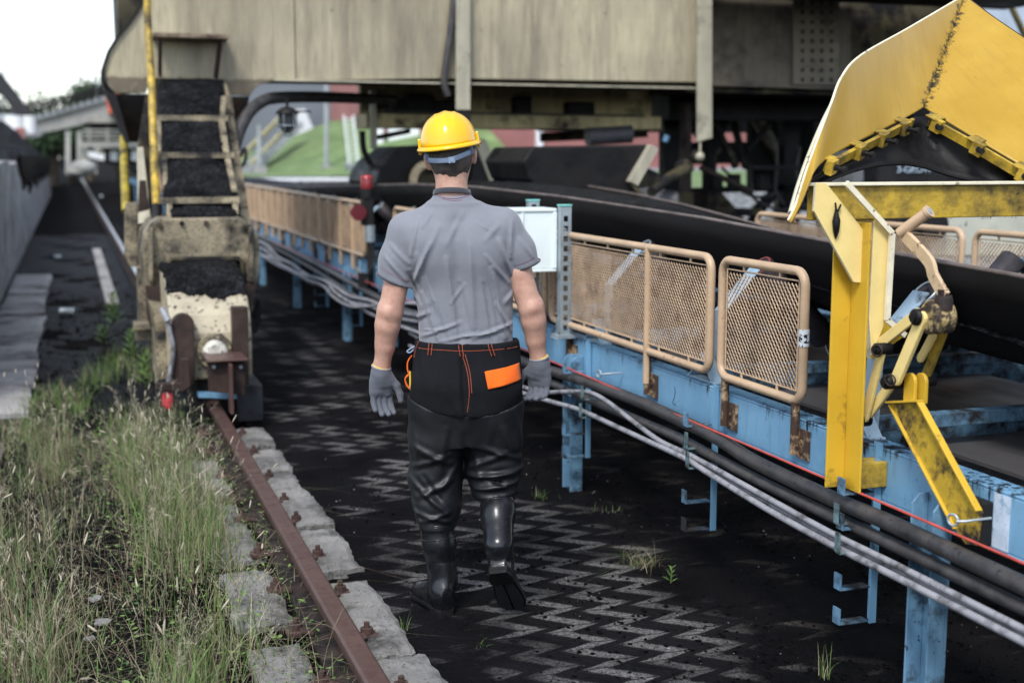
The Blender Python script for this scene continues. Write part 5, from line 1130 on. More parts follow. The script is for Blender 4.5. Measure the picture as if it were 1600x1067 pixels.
mp_ = to_world(np.array([-.15, -.08, 0]))
man = thing('person', 'man walking away in yellow hard hat, grey T-shirt, black waders, rubber boots and grey gloves', 'person', tuple(mp_))
def cloth(name, base, rough=.85, weave=900, bst=.25, var=.12, sheen=.3, mott=.0, big=0.):
    m, t, b = newmat(name); tc = N(t, 'TexCoord'); v = tc.outputs['Object']
    n1 = noise(t, v, 14., 5.); n2 = noise(t, v, 420., 2.); n3 = noise(t, v, weave, 2.)
    c = mix(t, ramp(t, n1, .3, .7), tuple(q*(1+var) for q in base), tuple(q*(1-var) for q in base)); c = mix(t, ramp(t, n2, .35, .65, 0., mott), c, tuple(q*.6 for q in base))
    t.links.new(c, b.inputs['Base Color']); b.inputs['Roughness'].default_value = rough; b.inputs['Specular IOR Level'].default_value = .2; b.inputs['Sheen Weight'].default_value = sheen; b.inputs['Sheen Roughness'].default_value = .5
    bp = N(t, 'Bump', Strength=bst, Distance=.001); t.links.new(n3, bp.inputs['Height'])
    if big:
        mp = N(t, 'Mapping'); mp.inputs['Scale'].default_value = (1, 1, .35); t.links.new(v, mp.inputs[0]); nb = noise(t, mp.outputs[0], 11., 3., .5)
        bp2 = N(t, 'Bump', Strength=big, Distance=.012); t.links.new(nb, bp2.inputs['Height']); t.links.new(bp2.outputs[0], bp.inputs['Normal'])
    t.links.new(bp.outputs[0], b.inputs['Normal']); return m
m, t_, b_ = newmat('skin'); tc = N(t_, 'TexCoord'); v = tc.outputs['Object']; n1 = noise(t_, v, 18., 6.); n2 = noise(t_, v, 160., 4.); n3 = noise(t_, v, 55., 4.)
c = mix(t_, ramp(t_, n1, .3, .7), (.47,.265,.195), (.55,.335,.25)); c = mix(t_, ramp(t_, n3, .48, .75, 0., .6), c, (.40,.175,.13)); c = mix(t_, ramp(t_, n2, .6, .75, 0., .3), c, (.30,.15,.10))
t_.links.new(c, b_.inputs['Base Color']); b_.inputs['Roughness'].default_value = .48; b_.inputs['Subsurface Weight'].default_value = .12; b_.inputs['Subsurface Radius'].default_value = (.012,.005,.003)
bp = N(t_, 'Bump', Strength=.25, Distance=.002); t_.links.new(n2, bp.inputs['Height']); t_.links.new(bp.outputs[0], b_.inputs['Normal']); M['skin'] = m
M['shirt'] = cloth('grey_jersey', (.205,.212,.240), .9, 1100, .3, .05, .25, .25, big=.25)
M['trim'] = cloth('charcoal_rib', (.05,.052,.062), .9, 700, .4)
M['piping'] = cloth('magenta_thread', (.30,.05,.12), .8)
M['cotton'] = cloth('black_work_cotton', (.0075,.008,.010), .95, 500, .5, .2, .0, .3, big=.5)
M['orange'] = cloth('orange_cotton', (.85,.14,.012), .8, 700, .3, .05, .1)
M['stitch'] = cloth('orange_thread', (.42,.08,.03), .8)
M['rubber'] = mat('matt_wader_rubber', (.0062,.0075,.010), .44, dirt=(.012,.013,.015), amt=.42, soft=.2, scale=7, var=.2, bump=.10, bscale=25, spec=0.42)
M['boot'] = mat('shiny_boot_rubber', (.006,.007,.009), .25, dirt=(.013,.013,.014), amt=.36, soft=.15, scale=12, var=.2, bump=.06, bscale=40)
M['sole'] = mat('boot_sole_rubber', (.006,.006,.007), .55, amt=.5, scale=20, bump=.3, spec=0.2)
M['glove'] = cloth('grey_coated_knit', (.115,.125,.15), .8, 420, .8, .16, .15, .5)
M['glove_cuff'] = cloth('pale_grey_knit_cuff', (.22,.22,.24), .9, 350, .9, .1)
M['yellow_knit'] = cloth('yellow_knit', (.75,.48,.02), .9, 500, .4)
M['helmet'] = mat('yellow_helmet_plastic', (.85,.47,.005), .16, amt=.1, scale=5, var=.03, bump=0, coat=.3)
M['band'] = mat('blue_grey_plastic', (.24,.31,.42), .45, amt=.12, scale=9, var=.04, bump=0)
def hair_mat():
    m, t, b = newmat('short_dark_hair'); tc = N(t, 'TexCoord'); mp = N(t, 'Mapping'); mp.inputs['Scale'].default_value = (1, 1, .16); t.links.new(tc.outputs['Object'], mp.inputs[0])
    n = noise(t, mp.outputs[0], 420., 3., .7); n1 = noise(t, tc.outputs['Object'], 30., 3.)
    c = mix(t, ramp(t, n, .35, .7), (.016,.012,.010), (.10,.078,.065)); c = mix(t, ramp(t, n1, .5, .7, 0., .4), c, (.09,.075,.065)); t.links.new(c, b.inputs['Base Color']); b.inputs['Roughness'].default_value = .6
    bp = N(t, 'Bump', Strength=1., Distance=.004); t.links.new(n, bp.inputs['Height']); t.links.new(bp.outputs[0], b.inputs['Normal']); return m
M['hair'] = hair_mat()

# head frame, rolled a little so that the right ear is the higher one
ROLL = R(7.5); HX = np.array([math.cos(ROLL), 0, math.sin(ROLL)]); HZ = np.array([-math.sin(ROLL), 0, math.cos(ROLL)]); HY = np.array([0, 1., 0]); HR = np.stack([HX, HY, HZ])
HC = np.array([-.2265, .015, 1.722])
def hd(x, y, z): return HC+HX*x+HY*y+HZ*z
# arms: joints measured on the photograph
SL = np.array([-.385, 0, 1.425]); EL = np.array([-.447, -.02, 1.135]); WL = np.array([-.487, .02, .925])
SR = np.array([-.030, 0, 1.440]); ER = np.array([.068, -.02, 1.150]); WR = np.array([.100, .02, .952])
B = Field((-.60, -.30, .0), (.22, .34, 1.90), .0065)
B.ell(hd(0, -.004, .018), (.0755, .096, .100), .01, HR); B.ell(hd(0, .015, -.050), (.061, .066, .062), .05, HR); B.ell(hd(0, .083, -.03), (.011, .018, .026), .015, HR)
B.ell(hd(0, .078, -.075), (.026, .012, .010), .012, HR); B.ell(hd(0, .06, -.105), (.026, .022, .018), .02, HR)
for s_ in (-1, 1):
    B.ell(hd(s_*.083, -.004, -.030), (.011, .019, .032), .006, HR); B.ell(hd(s_*.091, -.014, -.020), (.007, .012, .024), .006, HR); B.ell(hd(s_*.03, .082, .012), (.02, .012, .008), .01, HR)
B.cone((-.218, -.005, 1.50), (-.222, .003, 1.665), .061, .0565, .03, (1, .93, 1)); 
for s_ in (-1, 1): B.cone((-.218+s_*.020, -.034, 1.65), (-.218+s_*.032, -.020, 1.53), .024, .022, .02)
B.loft([(.80,-.172,.01,.165,.10),(.95,-.168,.01,.158,.095),(1.08,-.170,.01,.150,.09),(1.25,-.18,.01,.155,.09),(1.38,-.19,.01,.150,.09),(1.44,-.20,.0,.11,.06),(1.49,-.215,.0,.05,.04)], .03)
for S_, s_ in ((SL, -1), (SR, 1)): B.cone((-.215+s_*.05, 0, 1.455), S_-np.array([0,0,.01]), .045, .042, .03)
def arm(S_, E_, W_, s_):
    B.chain([(*S_, .044), (*(S_*.45+E_*.55+np.array([s_*.002, -.004, 0])), .0475), (*E_, .0445)], .01)
    B.chain([(*E_, .0445), (*(E_*.76+W_*.24+np.array([s_*.003, .0, 0])), .0455), (*(E_*.38+W_*.62), .0365), (*W_, .029)], .01)
    B.ell(E_+np.array([s_*.006, -.037, .006]), (.017, .013, .020), .014)                      # elbow point
    B.cone(E_+np.array([s_*.014, .0, .01]), E_*.5+W_*.5+np.array([s_*.008, .004, 0]), .033, .026, .02)   # forearm muscle
    B.cone(E_*.8+W_*.2+np.array([-s_*.018, -.025, 0]), W_+np.array([-s_*.010, -.018, .03]), .006, .004, .012)  # tendon
    B.cone(W_, W_+(W_-E_)*.35, .028, .024, .02)
arm(SL, EL, WL, -1); arm(SR, ER, WR, 1)
KL = np.array([-.292, .03, .50]); KR = np.array([-.072, .05, .52]); AL = np.array([-.258, -.055, .10])
toeR = to_loc(at(805, 957, Z=.0)); toeR[2] = .02; heR = toeR+np.array([-.062, -.180, .215])*(.290/math.sqrt(.062**2+.180**2+.215**2))
AR = heR+np.array([.002, .062, .062])
B.chain([(-.265,.01,.84,.085), (*KL,.050), (*AL,.030)], .03); B.chain([(-.085,.01,.84,.085), (*KR,.050), (-.056,-.012,.442,.045), (*AR,.030)], .03)
body = B.mesh('body', M['skin'], man)
# eyes and brows on the far side of the head
for s_ in (-1, 1):
    e = MB(); e.ball(to_world(hd(s_*.031, .078, .0)), .0115, 14, 8); e.build('eye', M['white_far'], man)
    e = MB(); e.tube([to_world(hd(s_*(.014+.009*k), .095-.002*k, .017+.002*math.sin(k))) for k in range(4)], .0035, 6); e.build('eyebrow', M['hair'], man)
# hair: a thin shell over the back of the skull, fading out at the nape
Hh = Field((-.34, -.12, 1.56), (-.10, .15, 1.86), .004)
Hh.ell(hd(0, -.006, .018), (.0790, .1005, .104), .01, HR); Hh.ell(hd(0, -.030, -.045), (.0700, .064, .060), .03, HR); Hh.cone(hd(0, -.030, -.07), hd(.004, -.034, -.108), .050, .036, .02)
for s_ in (-1, 1): Hh.ell(hd(s_*.0715, .018, -.02), (.008, .013, .028), .01, HR)
Hh.cut(hd(0, .055, 0), (0, 1, .2)); Hh.lumpy(160, .0012, 3, (1, 1, .3)); Hh.mesh('hair', M['hair'], man, 1)

# helmet
def ellring(cx, cy, cz, rx, ry, n=64, a0=0, a1=2*math.pi, tilt=0.):
    return [to_world(hd(cx+rx*math.cos(a0+(a1-a0)*k/n), cy+ry*math.sin(a0+(a1-a0)*k/n), cz+tilt*math.sin(a0+(a1-a0)*k/n))) for k in range(n+1)]
V = []; F = []; nr, ns = 22, 72; hz0, hh = .026, .127; hy0 = .004
for i in range(nr+1):
    t = i/nr*math.pi/2
    for k in range(ns):
        a = 2*math.pi*k/ns; rr = math.cos(t)**.86; ridge = .0045*math.exp(-((math.cos(a)*rr*.103)/.013)**2)*math.sin(min(t*2.2, 1.57)) + .003*(math.exp(-((abs(math.cos(a)*rr*.103)-.034)/.006)**2))*math.sin(min(t*1.6, 1.57))*(1 if t > .4 else .0)
        V.append(to_world(hd(.1045*rr*math.cos(a), hy0+.128*rr*math.sin(a), hz0+.020*math.sin(a)*(1-i/nr)*.5+(hh-.012)*math.sin(t)+ridge)))
for i in range(nr):
    for k in range(ns): F.append((i*ns+k, i*ns+(k+1) % ns, (i+1)*ns+(k+1) % ns, (i+1)*ns+k))
hm_ = arr_mesh('hard_hat', V, F, M['helmet'], man); q = hm_.modifiers.new('Solidify', 'SOLIDIFY'); q.thickness = .003
# rolled brim with a gutter, peak in front
V = []; F = []; secs = [(.0,.004),(.006,.001),(.012,-.003),(.0155,-.009),(.0135,-.014),(.009,-.013),(.006,-.006),(.0,-.003)]
for k in range(ns):
    a = 2*math.pi*k/ns; pk = max(0, math.sin(a))**3*.035
    for q_, (dr, dz) in enumerate(secs): V.append(to_world(hd((.1035+dr)*math.cos(a), hy0+(.127+dr*(1+pk*60*(dr > .005)))*math.sin(a), hz0+.010*math.sin(a)+dz-pk*.25*(dr > .005))))
m8 = len(secs); F = [(k*m8+j, k*m8+(j+1) % m8, ((k+1) % ns)*m8+(j+1) % m8, ((k+1) % ns)*m8+j) for k in range(ns) for j in range(m8)]
arr_mesh('brim', V, F, M['helmet'], hm_)
for s_, dz in ((-1, -.004), (1, 0)):
    e = MB(); c1 = to_world(hd(s_*.111, .01, hz0+.02)); e.bar(to_world(hd(s_*.108, .01, hz0-.028)), to_world(hd(s_*.106, .01, hz0+.030)), .010, .034, up=tuple(FH)); e.build('accessory_slot', M['helmet'], hm_, bevel=.003)
# headband around the nape
def band(pts, wz, name, m, th=.0022):
    V = []; F = []
    for p in pts: V += [to_world(p+HZ*wz/2), to_world(p-HZ*wz/2)]
    for i in range(len(pts)-1): F.append((2*i, 2*i+1, 2*i+3, 2*i+2))
    o = arr_mesh(name, V, F, m, hm_); q = o.modifiers.new('Solidify', 'SOLIDIFY'); q.thickness = th; q.offset = 0; bv = o.modifiers.new('Bevel', 'BEVEL'); bv.width = .0008; return o
bp_ = [hd(.0865*math.cos(a), -.002+.107*math.sin(a), -.022+.011*math.sin(a)**2*-1+.012*max(0, math.cos(a))) for a in np.linspace(math.pi*1.01, math.pi*1.99, 30)]
band(bp_, .0185, 'headband', M['band'])
for a, dx in ((math.pi*1.13, 0), (math.pi*1.84, 0)):
    p0 = hd(.086*math.cos(a), -.002+.106*math.sin(a), -.022); p1 = hd(.088*math.cos(a), .0+.106*math.sin(a), .020)
    V = [to_world(p0+HX*.013*s_) for s_ in (-1, 1)]+[to_world(p1+HX*.010*s_) for s_ in (-1, 1)]; o = arr_mesh('strap', V, [(0, 1, 3, 2)], M['band'], hm_); q = o.modifiers.new('Solidify', 'SOLIDIFY'); q.thickness = .0022; q.offset = 0
a = math.pi*1.5; p = hd(.006, -.113, -.034); e = MB(); e.bar(to_world(p-HX*.011), to_world(p+HX*.013), .005, .023, up=tuple(HZ)); e.build('buckle', M['band'], hm_, bevel=.002)
e = MB(); p = hd(.006, -.1165, -.034); e.bar(to_world(p-HX*.004), to_world(p+HX*.006), .004, .014, up=tuple(HZ)); e.build('buckle_tongue', M['band'], hm_, bevel=.001)

# T-shirt
T = Field((-.53, -.22, .99), (.14, .20, 1.60), .0048)
T.loft([(1.005,-.168,.012,.176,.120),(1.06,-.169,.012,.178,.122),(1.12,-.171,.012,.178,.121),(1.22,-.178,.010,.182,.124),(1.32,-.184,.008,.188,.128),(1.40,-.193,.004,.190,.118),(1.45,-.200,.000,.165,.100),(1.49,-.208,.0,.115,.080),(1.52,-.214,.0,.075,.066)], .03)
for S_, s_ in ((SL, -1), (SR, 1)):
    T.cone((-.215+s_*.045, -.004, 1.487), S_+np.array([s_*-.008, -.002, .012]), .062, .060, .05)
    T.ell((-.20+s_*.085, -.075, 1.37), (.075, .045, .085), .06)
T.cone((-.216, 0, 1.49), (-.218, -.004, 1.567), .080, .0655, .03)
hemL = (np.array([-.495, 0, 1.281])+np.array([-.378, 0, 1.229]))/2; hemR = (np.array([.087, 0, 1.322])+np.array([.007, 0, 1.289]))/2
T.chain([(*(SL+np.array([.0, 0, .004])), .068), (*(SL*.4+hemL*.6), .0675), (*(hemL+np.array([.004,0,-.05])), .068)], .03, (1, .95, 1))
T.chain([(*(SR+np.array([-.0, 0, .004])), .066), (*(SR*.4+hemR*.6+np.array([.004,0,0])), .062), (*(hemR+np.array([.012,0,-.05])), .058)], .03, (1, .95, 1))
nL = np.array([-.41, .12, -1.]); nL /= np.linalg.norm(nL); nR = np.array([.36, .12, -1.]); nR /= np.linalg.norm(nR)
def cutreg(Fd, p, n, ulo, uhi):
    g = np.meshgrid(*Fd.ax, indexing='ij'); msk = (g[0] > ulo) & (g[0] < uhi); d = (g[0]-p[0])*n[0]+(g[1]-p[1])*n[1]+(g[2]-p[2])*n[2]; Fd.F = np.where(msk, np.maximum(Fd.F, d), Fd.F).astype(np.float32)
g_ = np.meshgrid(*T.ax, indexing='ij')
for hp, n_, cond in ((hemL, nL, g_[0] < -.366), (hemR, nR, g_[0] > .006)):
    d = (g_[0]-hp[0])*n_[0]+(g_[1]-hp[1])*n_[1]+(g_[2]-hp[2])*n_[2]; T.F = np.where(cond, np.maximum(T.F, d), T.F).astype(np.float32)
T.cut((0, 0, 1.572), (0, -.18, 1))
T.folds([(a,b_,c_,d_,w0*.85,am*1.7) for a,b_,c_,d_,w0,am in [(716,345,722,520,.030,-.007),(700,400,716,522,.012,.0045),(735,380,742,505,.014,.004),(770,415,790,524,.011,.006),(758,440,772,525,.010,-.003),(662,455,688,528,.011,.0055),(655,395,672,470,.012,.004),(688,352,655,430,.014,.004),
    (650,436,674,378,.010,.005),(800,428,781,372,.010,.006),(795,440,760,395,.009,.0035),(660,522,722,498,.009,.0045),(740,522,800,503,.009,.005),(690,528,750,514,.008,.0035),(655,340,646,396,.010,.004),(800,345,798,400,.010,.004),
    (603,398,636,436,.009,.004),(612,380,640,410,.009,.003),(812,372,832,400,.009,.003),(640,500,672,484,.010,.004),(790,470,803,455,.012,.004),(725,330,700,380,.012,.0025),(706,470,728,440,.008,.0028),(780,350,760,372,.012,.0025),
    (676,330,664,352,.01,.003),(640,425,660,470,.010,-.004),(776,470,800,515,.008,.004),(720,440,735,515,.010,-.0035),(680,470,700,525,.010,-.0035),(668,430,690,500,.006,.0025),(752,430,764,500,.006,.002),(724,520,790,512,.005,.003),(664,512,700,508,.005,.003),(745,345,770,360,.007,.002)]], vc=.02)
T.lumpy(26, .0012, 5, (1, 1, .5)); shirt = T.mesh('t_shirt', M['shirt'], man, 2)
def ringtube(c, n, rx, ry, r, name, m, parent, jit=0, a0=0, a1=2*math.pi):
    n = np.array(n)/np.linalg.norm(n); x = np.cross(n, [0, 1, 0]); x /= np.linalg.norm(x); y = np.cross(n, x); pts = [to_world(np.array(c)+x*rx*math.cos(a)+y*ry*math.sin(a)) for a in np.linspace(a0, a1, 41)]
    e = MB(); e.tube(pts, r, 8, caps=False); return e.build(name, m, parent)
ringtube(hemL+nL*-.001, nL, .0645, .069, .0042, 'sleeve_trim', M['trim'], shirt); ringtube(hemR+nR*-.001, nR, .0585, .064, .0042, 'sleeve_trim', M['trim'], shirt)
# collar: ribbed band standing at the neck
V = []; F = []
for j, (dz, dr) in enumerate([(0,.001),(.005,.002),(.011,.001),(.017,-.001),(.019,-.003),(.015,-.005)]):
    for k in range(48):
        a = 2*math.pi*k/48; V.append(to_world(np.array([-.2185+(.0682+dr)*math.cos(a), -.006+(.069+dr)*math.sin(a), 1.562+dz-.012*math.sin(a)])))
F = [(j*48+k, j*48+(k+1) % 48, (j+1)*48+(k+1) % 48, (j+1)*48+k) for j in range(5) for k in range(48)]
arr_mesh('collar', V, F, M['trim'], shirt)
def surf_line(Fd, pts, r, name, m, parent, off=.001, n=6):
    q = []
    for x, y in spline([(a, b_) for a, b_ in pts], n): l = lp(x, y, -.1); q.append(to_world(np.array([l[0], Fd.back(l[0], l[2], off), l[2]])))
    e = MB(); e.tube(q, r, 6); return e.build(name, m, parent)
surf_line(T, [(683,307),(695,310),(708,311),(722,309),(733,305)], .0009, 'piping', M['piping'], shirt); surf_line(T, [(690,311),(700,313),(710,314),(720,313)], .0006, 'piping', M['piping'], shirt)
surf_line(T, [(592,420),(610,429),(628,438),(640,441)], .0005, 'piping', M['piping'], shirt); surf_line(T, [(804,416),(820,412),(835,404)], .0005, 'piping', M['piping'], shirt)

# trousers: black cotton seat above rubber legs
def legs_field(lo, hi, h, grow=0.):
    Q = Field(lo, hi, h)
    Q.loft([(.70,-.170,.0,.196+grow,.128+grow),(.78,-.170,-.004,.206+grow,.138+grow),(.86,-.170,-.006,.205+grow,.138+grow),(.93,-.168,-.002,.199+grow,.131+grow),(1.0,-.166,.006,.192+grow,.125+grow),(1.03,-.166,.008,.188+grow,.124+grow)], .02)
    return Q
Cq = legs_field((-.41, -.20, .72), (.07, .17, 1.045), .005, .004)
for s_, cx in ((-1, -.262), (1, -.082)): Cq.ell((cx, -.070, .865), (.088, .064, .080), .05)
g_ = np.meshgrid(*Cq.ax, indexing='ij'); zb = .762+.062*((g_[0]+.155)/.235)**2; Cq.F = np.maximum(Cq.F, zb-g_[2]).astype(np.float32); Cq.cut((0, 0, 1.035), (0, 0, 1))
Cq.folds([(724,535,730,640,.012,-.013),(660,545,668,600,.010,.004),(690,545,684,600,.012,.003),(750,545,760,580,.010,.003),(700,600,724,640,.012,.004),(640,560,642,610,.012,-.003),(780,540,790,565,.008,.003)]+[(650+k*10, 533, 650+k*10, 541, .005, .0022) for k in range(17)], vc=.05)
Cq.lumpy(34, .0013, 8); trs = Cq.mesh('work_trousers', M['cotton'], man, 2)
W_ = Field((-.43, -.30, .28), (.09, .20, .87), .005)
W_.loft([(.64,-.172,.004,.188,.104),(.70,-.170,.002,.194,.116),(.78,-.170,-.002,.202,.131),(.85,-.170,-.004,.201,.134)], .03)
for s_, cx in ((-1, -.262), (1, -.082)): W_.ell((cx, -.054, .815), (.088, .062, .115), .07)
W_.chain([(-.270,.0,.80,.106), (-.282,.01,.66,.104), (*KL+np.array([.002,-.01,0]),.098), (-.283,0,.40,.086), (-.284,-.02,.325,.070)], .03, (1, .93, 1))
W_.chain([(-.070,.0,.80,.106), (-.070,.02,.66,.102), (-.068,.02,.535,.101), (-.066,.0,.47,.080), (-.060,-.012,.425,.067)], .03, (1, .93, 1))
W_.folds([(650,690,706,716,.013,.008),(648,722,704,702,.012,.008),(642,742,700,790,.012,.010),(655,768,708,742,.013,.009),(650,792,704,806,.010,.007),(660,806,706,790,.009,.006),(700,660,690,730,.014,.005),(648,660,656,720,.014,.004),(690,760,716,720,.012,.006),(664,735,690,770,.010,-.006),(645,780,660,815,.009,.005),
   (732,738,816,730,.011,.013),(742,756,812,747,.010,.011),(736,722,790,700,.012,.008),(756,690,812,712,.012,.007),(750,770,806,764,.007,.006),(742,700,750,745,.012,.005),(790,660,800,700,.014,.004),(760,740,800,752,.007,-.008),(770,650,764,690,.016,.004),(728,670,730,700,.012,-.004)], vc=.03)
W_.lumpy(30, .0022, 12); W_.F = np.maximum(W_.F, np.minimum(.318-np.meshgrid(*W_.ax, indexing='ij')[2], 9)*1.).astype(np.float32)
g_ = np.meshgrid(*W_.ax, indexing='ij'); W_.F = np.where(g_[0] > -.175, np.maximum(W_.F, .428-g_[2]), W_.F).astype(np.float32); W_.F = np.maximum(W_.F, g_[2]-(.762+.062*((g_[0]+.155)/.235)**2+.006)).astype(np.float32)
W_.mesh('wader_legs', M['rubber'], man, 1)
# stitching, loops and pockets on the seat
surf_line(Cq, [(652,546),(690,546),(724,547),(770,546),(812,545)], .0009, 'stitch_line', M['stitch'], trs); surf_line(Cq, [(722,552),(731,580),(734,610),(731,640)], .0009, 'stitch_line', M['stitch'], trs); surf_line(Cq, [(727,552),(735,580),(738,610)], .0009, 'stitch_line', M['stitch'], trs)
for x0, x1 in ((673,671),(719,722),(764,771)):
    for k in (-2.6, 2.6): surf_line(Cq, [(x0+k,533),((x0+x1)/2+k,545),(x1+k,555)], .0011, 'stitch_line', M['stitch'], trs, .004)
    surf_line(Cq, [(x0,533),((x0+x1)/2,545),(x1,556)], .0032, 'belt_loop', M['cotton'], trs, .0005)
surf_line(Cq, [(652,536),(647,552),(645,562)], .0011, 'stitch_line', M['stitch'], trs, .003)
def patch(Fd, poly, n, name, m, parent, off=.004, th=.003):
    """a quad of cloth laid on the back surface: corners given as photo positions, clockwise from top left"""
    C4 = [lp(x, y, -.12) for x, y in poly]; V = []; F = []
    for j in range(n+1):
        for i in range(n+1):
            s_, t = i/n, j/n; p = (C4[0]*(1-s_)+C4[1]*s_)*(1-t)+(C4[3]*(1-s_)+C4[2]*s_)*t; V.append(to_world(np.array([p[0], Fd.back(p[0], p[2], off+.002*math.sin(s_*9+t*4)*t), p[2]])))
    F = [(j*(n+1)+i, j*(n+1)+i+1, (j+1)*(n+1)+i+1, (j+1)*(n+1)+i) for j in range(n) for i in range(n)]
    o = arr_mesh(name, V, F, m, parent); q = o.modifiers.new('Solidify', 'SOLIDIFY'); q.thickness = th; q.offset = 0; return o
patch(Cq, [(757.5,579),(811,571),(814.5,596),(763,606)], 12, 'pocket_flap', M['orange'], trs, .006); pass
e = MB(); q = [to_world(lp(x, y, -.02)) for x, y in ((643,556),(637.5,564),(637,576),(639,584),(633.5,590),(635.5,600),(640,606))]; qs = spline(q, 4)
for i in range(len(qs)-1): e.bar(qs[i], qs[i+1], .004, .03, up=tuple(FH))
e.build('side_pocket', M['orange'], trs)
e = MB(); e.tube([to_world(lp(x, y, -.04)) for x, y in ((641,580),(641,600),(642.5,614))], .0035, 6); e.build('side_tape', M['yellow_knit'], trs)
e = MB(); e.tube(spline([to_world(lp(x, y, -.05)) for x, y in ((648,541),(641,545),(636,549),(640,551),(646,547))], 4), .003, 6); e.build('buckle', M['band'], trs)

# boots
def boot(top, ank, rtop, rank, heel, toe, up, name, wsc=1.):
    """heel and toe are the ends of the sole's upper face, up the direction out of the foot"""
    heel = np.array(heel, float); toe = np.array(toe, float); L = np.linalg.norm(toe-heel); fy = (toe-heel)/L; up = np.array(up, float); up -= fy*(up@fy); up /= np.linalg.norm(up); fx = np.cross(fy, up)
    allp = np.array([top, ank, heel, toe]); Q = Field(allp.min(0)-.11, allp.max(0)+.12, .0045)
    wy = ([0,.03,.10,.17,.23,.265,.285], [q*wsc for q in (.024,.036,.033,.041,.044,.034,.016)]); hy = ([0,.05,.10,.15,.20,.25,.285], [.085,.105,.105,.080,.062,.050,.028])
    def fn(X, Y, Z):
        P_ = np.stack([X-heel[0], Y-heel[1], Z-heel[2]], -1); x = P_@fx; y = P_@fy*(.285/L); z = P_@up
        w_ = np.interp(y, *wy); h_ = np.interp(y, *hy); q = (np.abs(x/w_)**2.4+np.abs(np.maximum(z, 0)/h_)**2.2)**(1/2.3); return np.maximum(np.maximum((q-1)*np.minimum(w_, h_)*.8, -z), np.maximum(-y, y-.285))
    Q.add(fn, np.minimum(heel, toe)-.06, np.maximum(heel, toe)+np.array([.06,.06,.12]), .02)
    a = np.array(ank, float); tp = np.array(top, float); calf = a*.42+tp*.58
    Q.chain([(*a, rank), (*(a*.75+tp*.25), rank*1.08), (*(a*.4+tp*.6), rtop*.90), (*tp, rtop*.985)], .03)
    Q.cone(a, heel+fy*.05+up*.055, rank, .042, .03)
    ax = (tp-a)/np.linalg.norm(tp-a); Q.cut(tp-ax*.0, ax)
    o = Q.mesh(name, M['boot'], man, 2)
    def rg(c, r, rr): 
        x = np.cross(ax, [0, 1, 0]); x /= np.linalg.norm(x); y = np.cross(ax, x); e = MB(); e.tube([to_world(c+x*r*math.cos(k*.2618)+y*r*math.sin(k*.2618)) for k in range(25)], rr, 8, caps=False); e.build('rim', M['boot'], o)
    rg(tp, rtop, .004); rg(tp-ax*.006, rtop+.001, .003); rg(tp-ax*.052, rtop*.968, .0026); rg(tp-ax*.060, rtop*.962, .0026)
    # sole with welt and lugs
    n = 26; out = []
    for k in range(n+1): y = .285*k/n; out.append((np.interp(y, *wy)+.005, y))
    poly = [(w_, y) for w_, y in out]+[(-w_, y) for w_, y in out[::-1]]; k_ = L/.285
    F3 = lambda x, y, z: to_world(heel+fx*x+fy*y*k_+up*z)
    def slabm(z0, z1, sc_, name_, cut_=None):
        e = MB(); pl = [(x*sc_, y) for x, y in poly if cut_ is None or cut_(y)]; A = [F3(x, y, z0) for x, y in pl]; Bq = [F3(x, y, z1) for x, y in pl]; nn = len(A)
        e.add(A+Bq, [tuple(range(nn)), tuple(range(2*nn-1, nn-1, -1))]+[(i, nn+i, nn+(i+1) % nn, (i+1) % nn) for i in range(nn)]); return e.build(name_, M['sole'], o, bevel=.0015)
    slabm(.006, -.008, 1.0, 'sole'); slabm(-.0082, -.024, .97, 'heel_block', lambda y: y < .08)
    for k in range(12):
        y = .10+k*.0152; w2 = np.interp(y, *wy)*.92; e = MB()
        for s_ in (-1, 1): e.bar(F3(s_*.004, y, -.0125), F3(s_*w2, y-.004, -.0125), .009, .009, up=tuple(FH))
        e.build('tread', M['sole'], o)
    return o
g_heel = to_loc(at(698, 966, Z=0)); g_toe = to_loc(at(660, 938, Z=0)); dr = (g_toe-g_heel); dr[2] = 0; dr /= np.linalg.norm(dr)
hl_ = g_heel+np.array([.0, .012, .024]); boot((-.2845, -.024, .335), AL+np.array([.0, .01, .02]), .0655, .046, hl_, hl_+dr*.275+np.array([0,0,-.004]), (0, 0, 1), 'rubber_boot')
boot((-.056, -.012, .442), AR, .0665, .045, heR, toeR, (0, .74, .67), 'rubber_boot', 1.14)
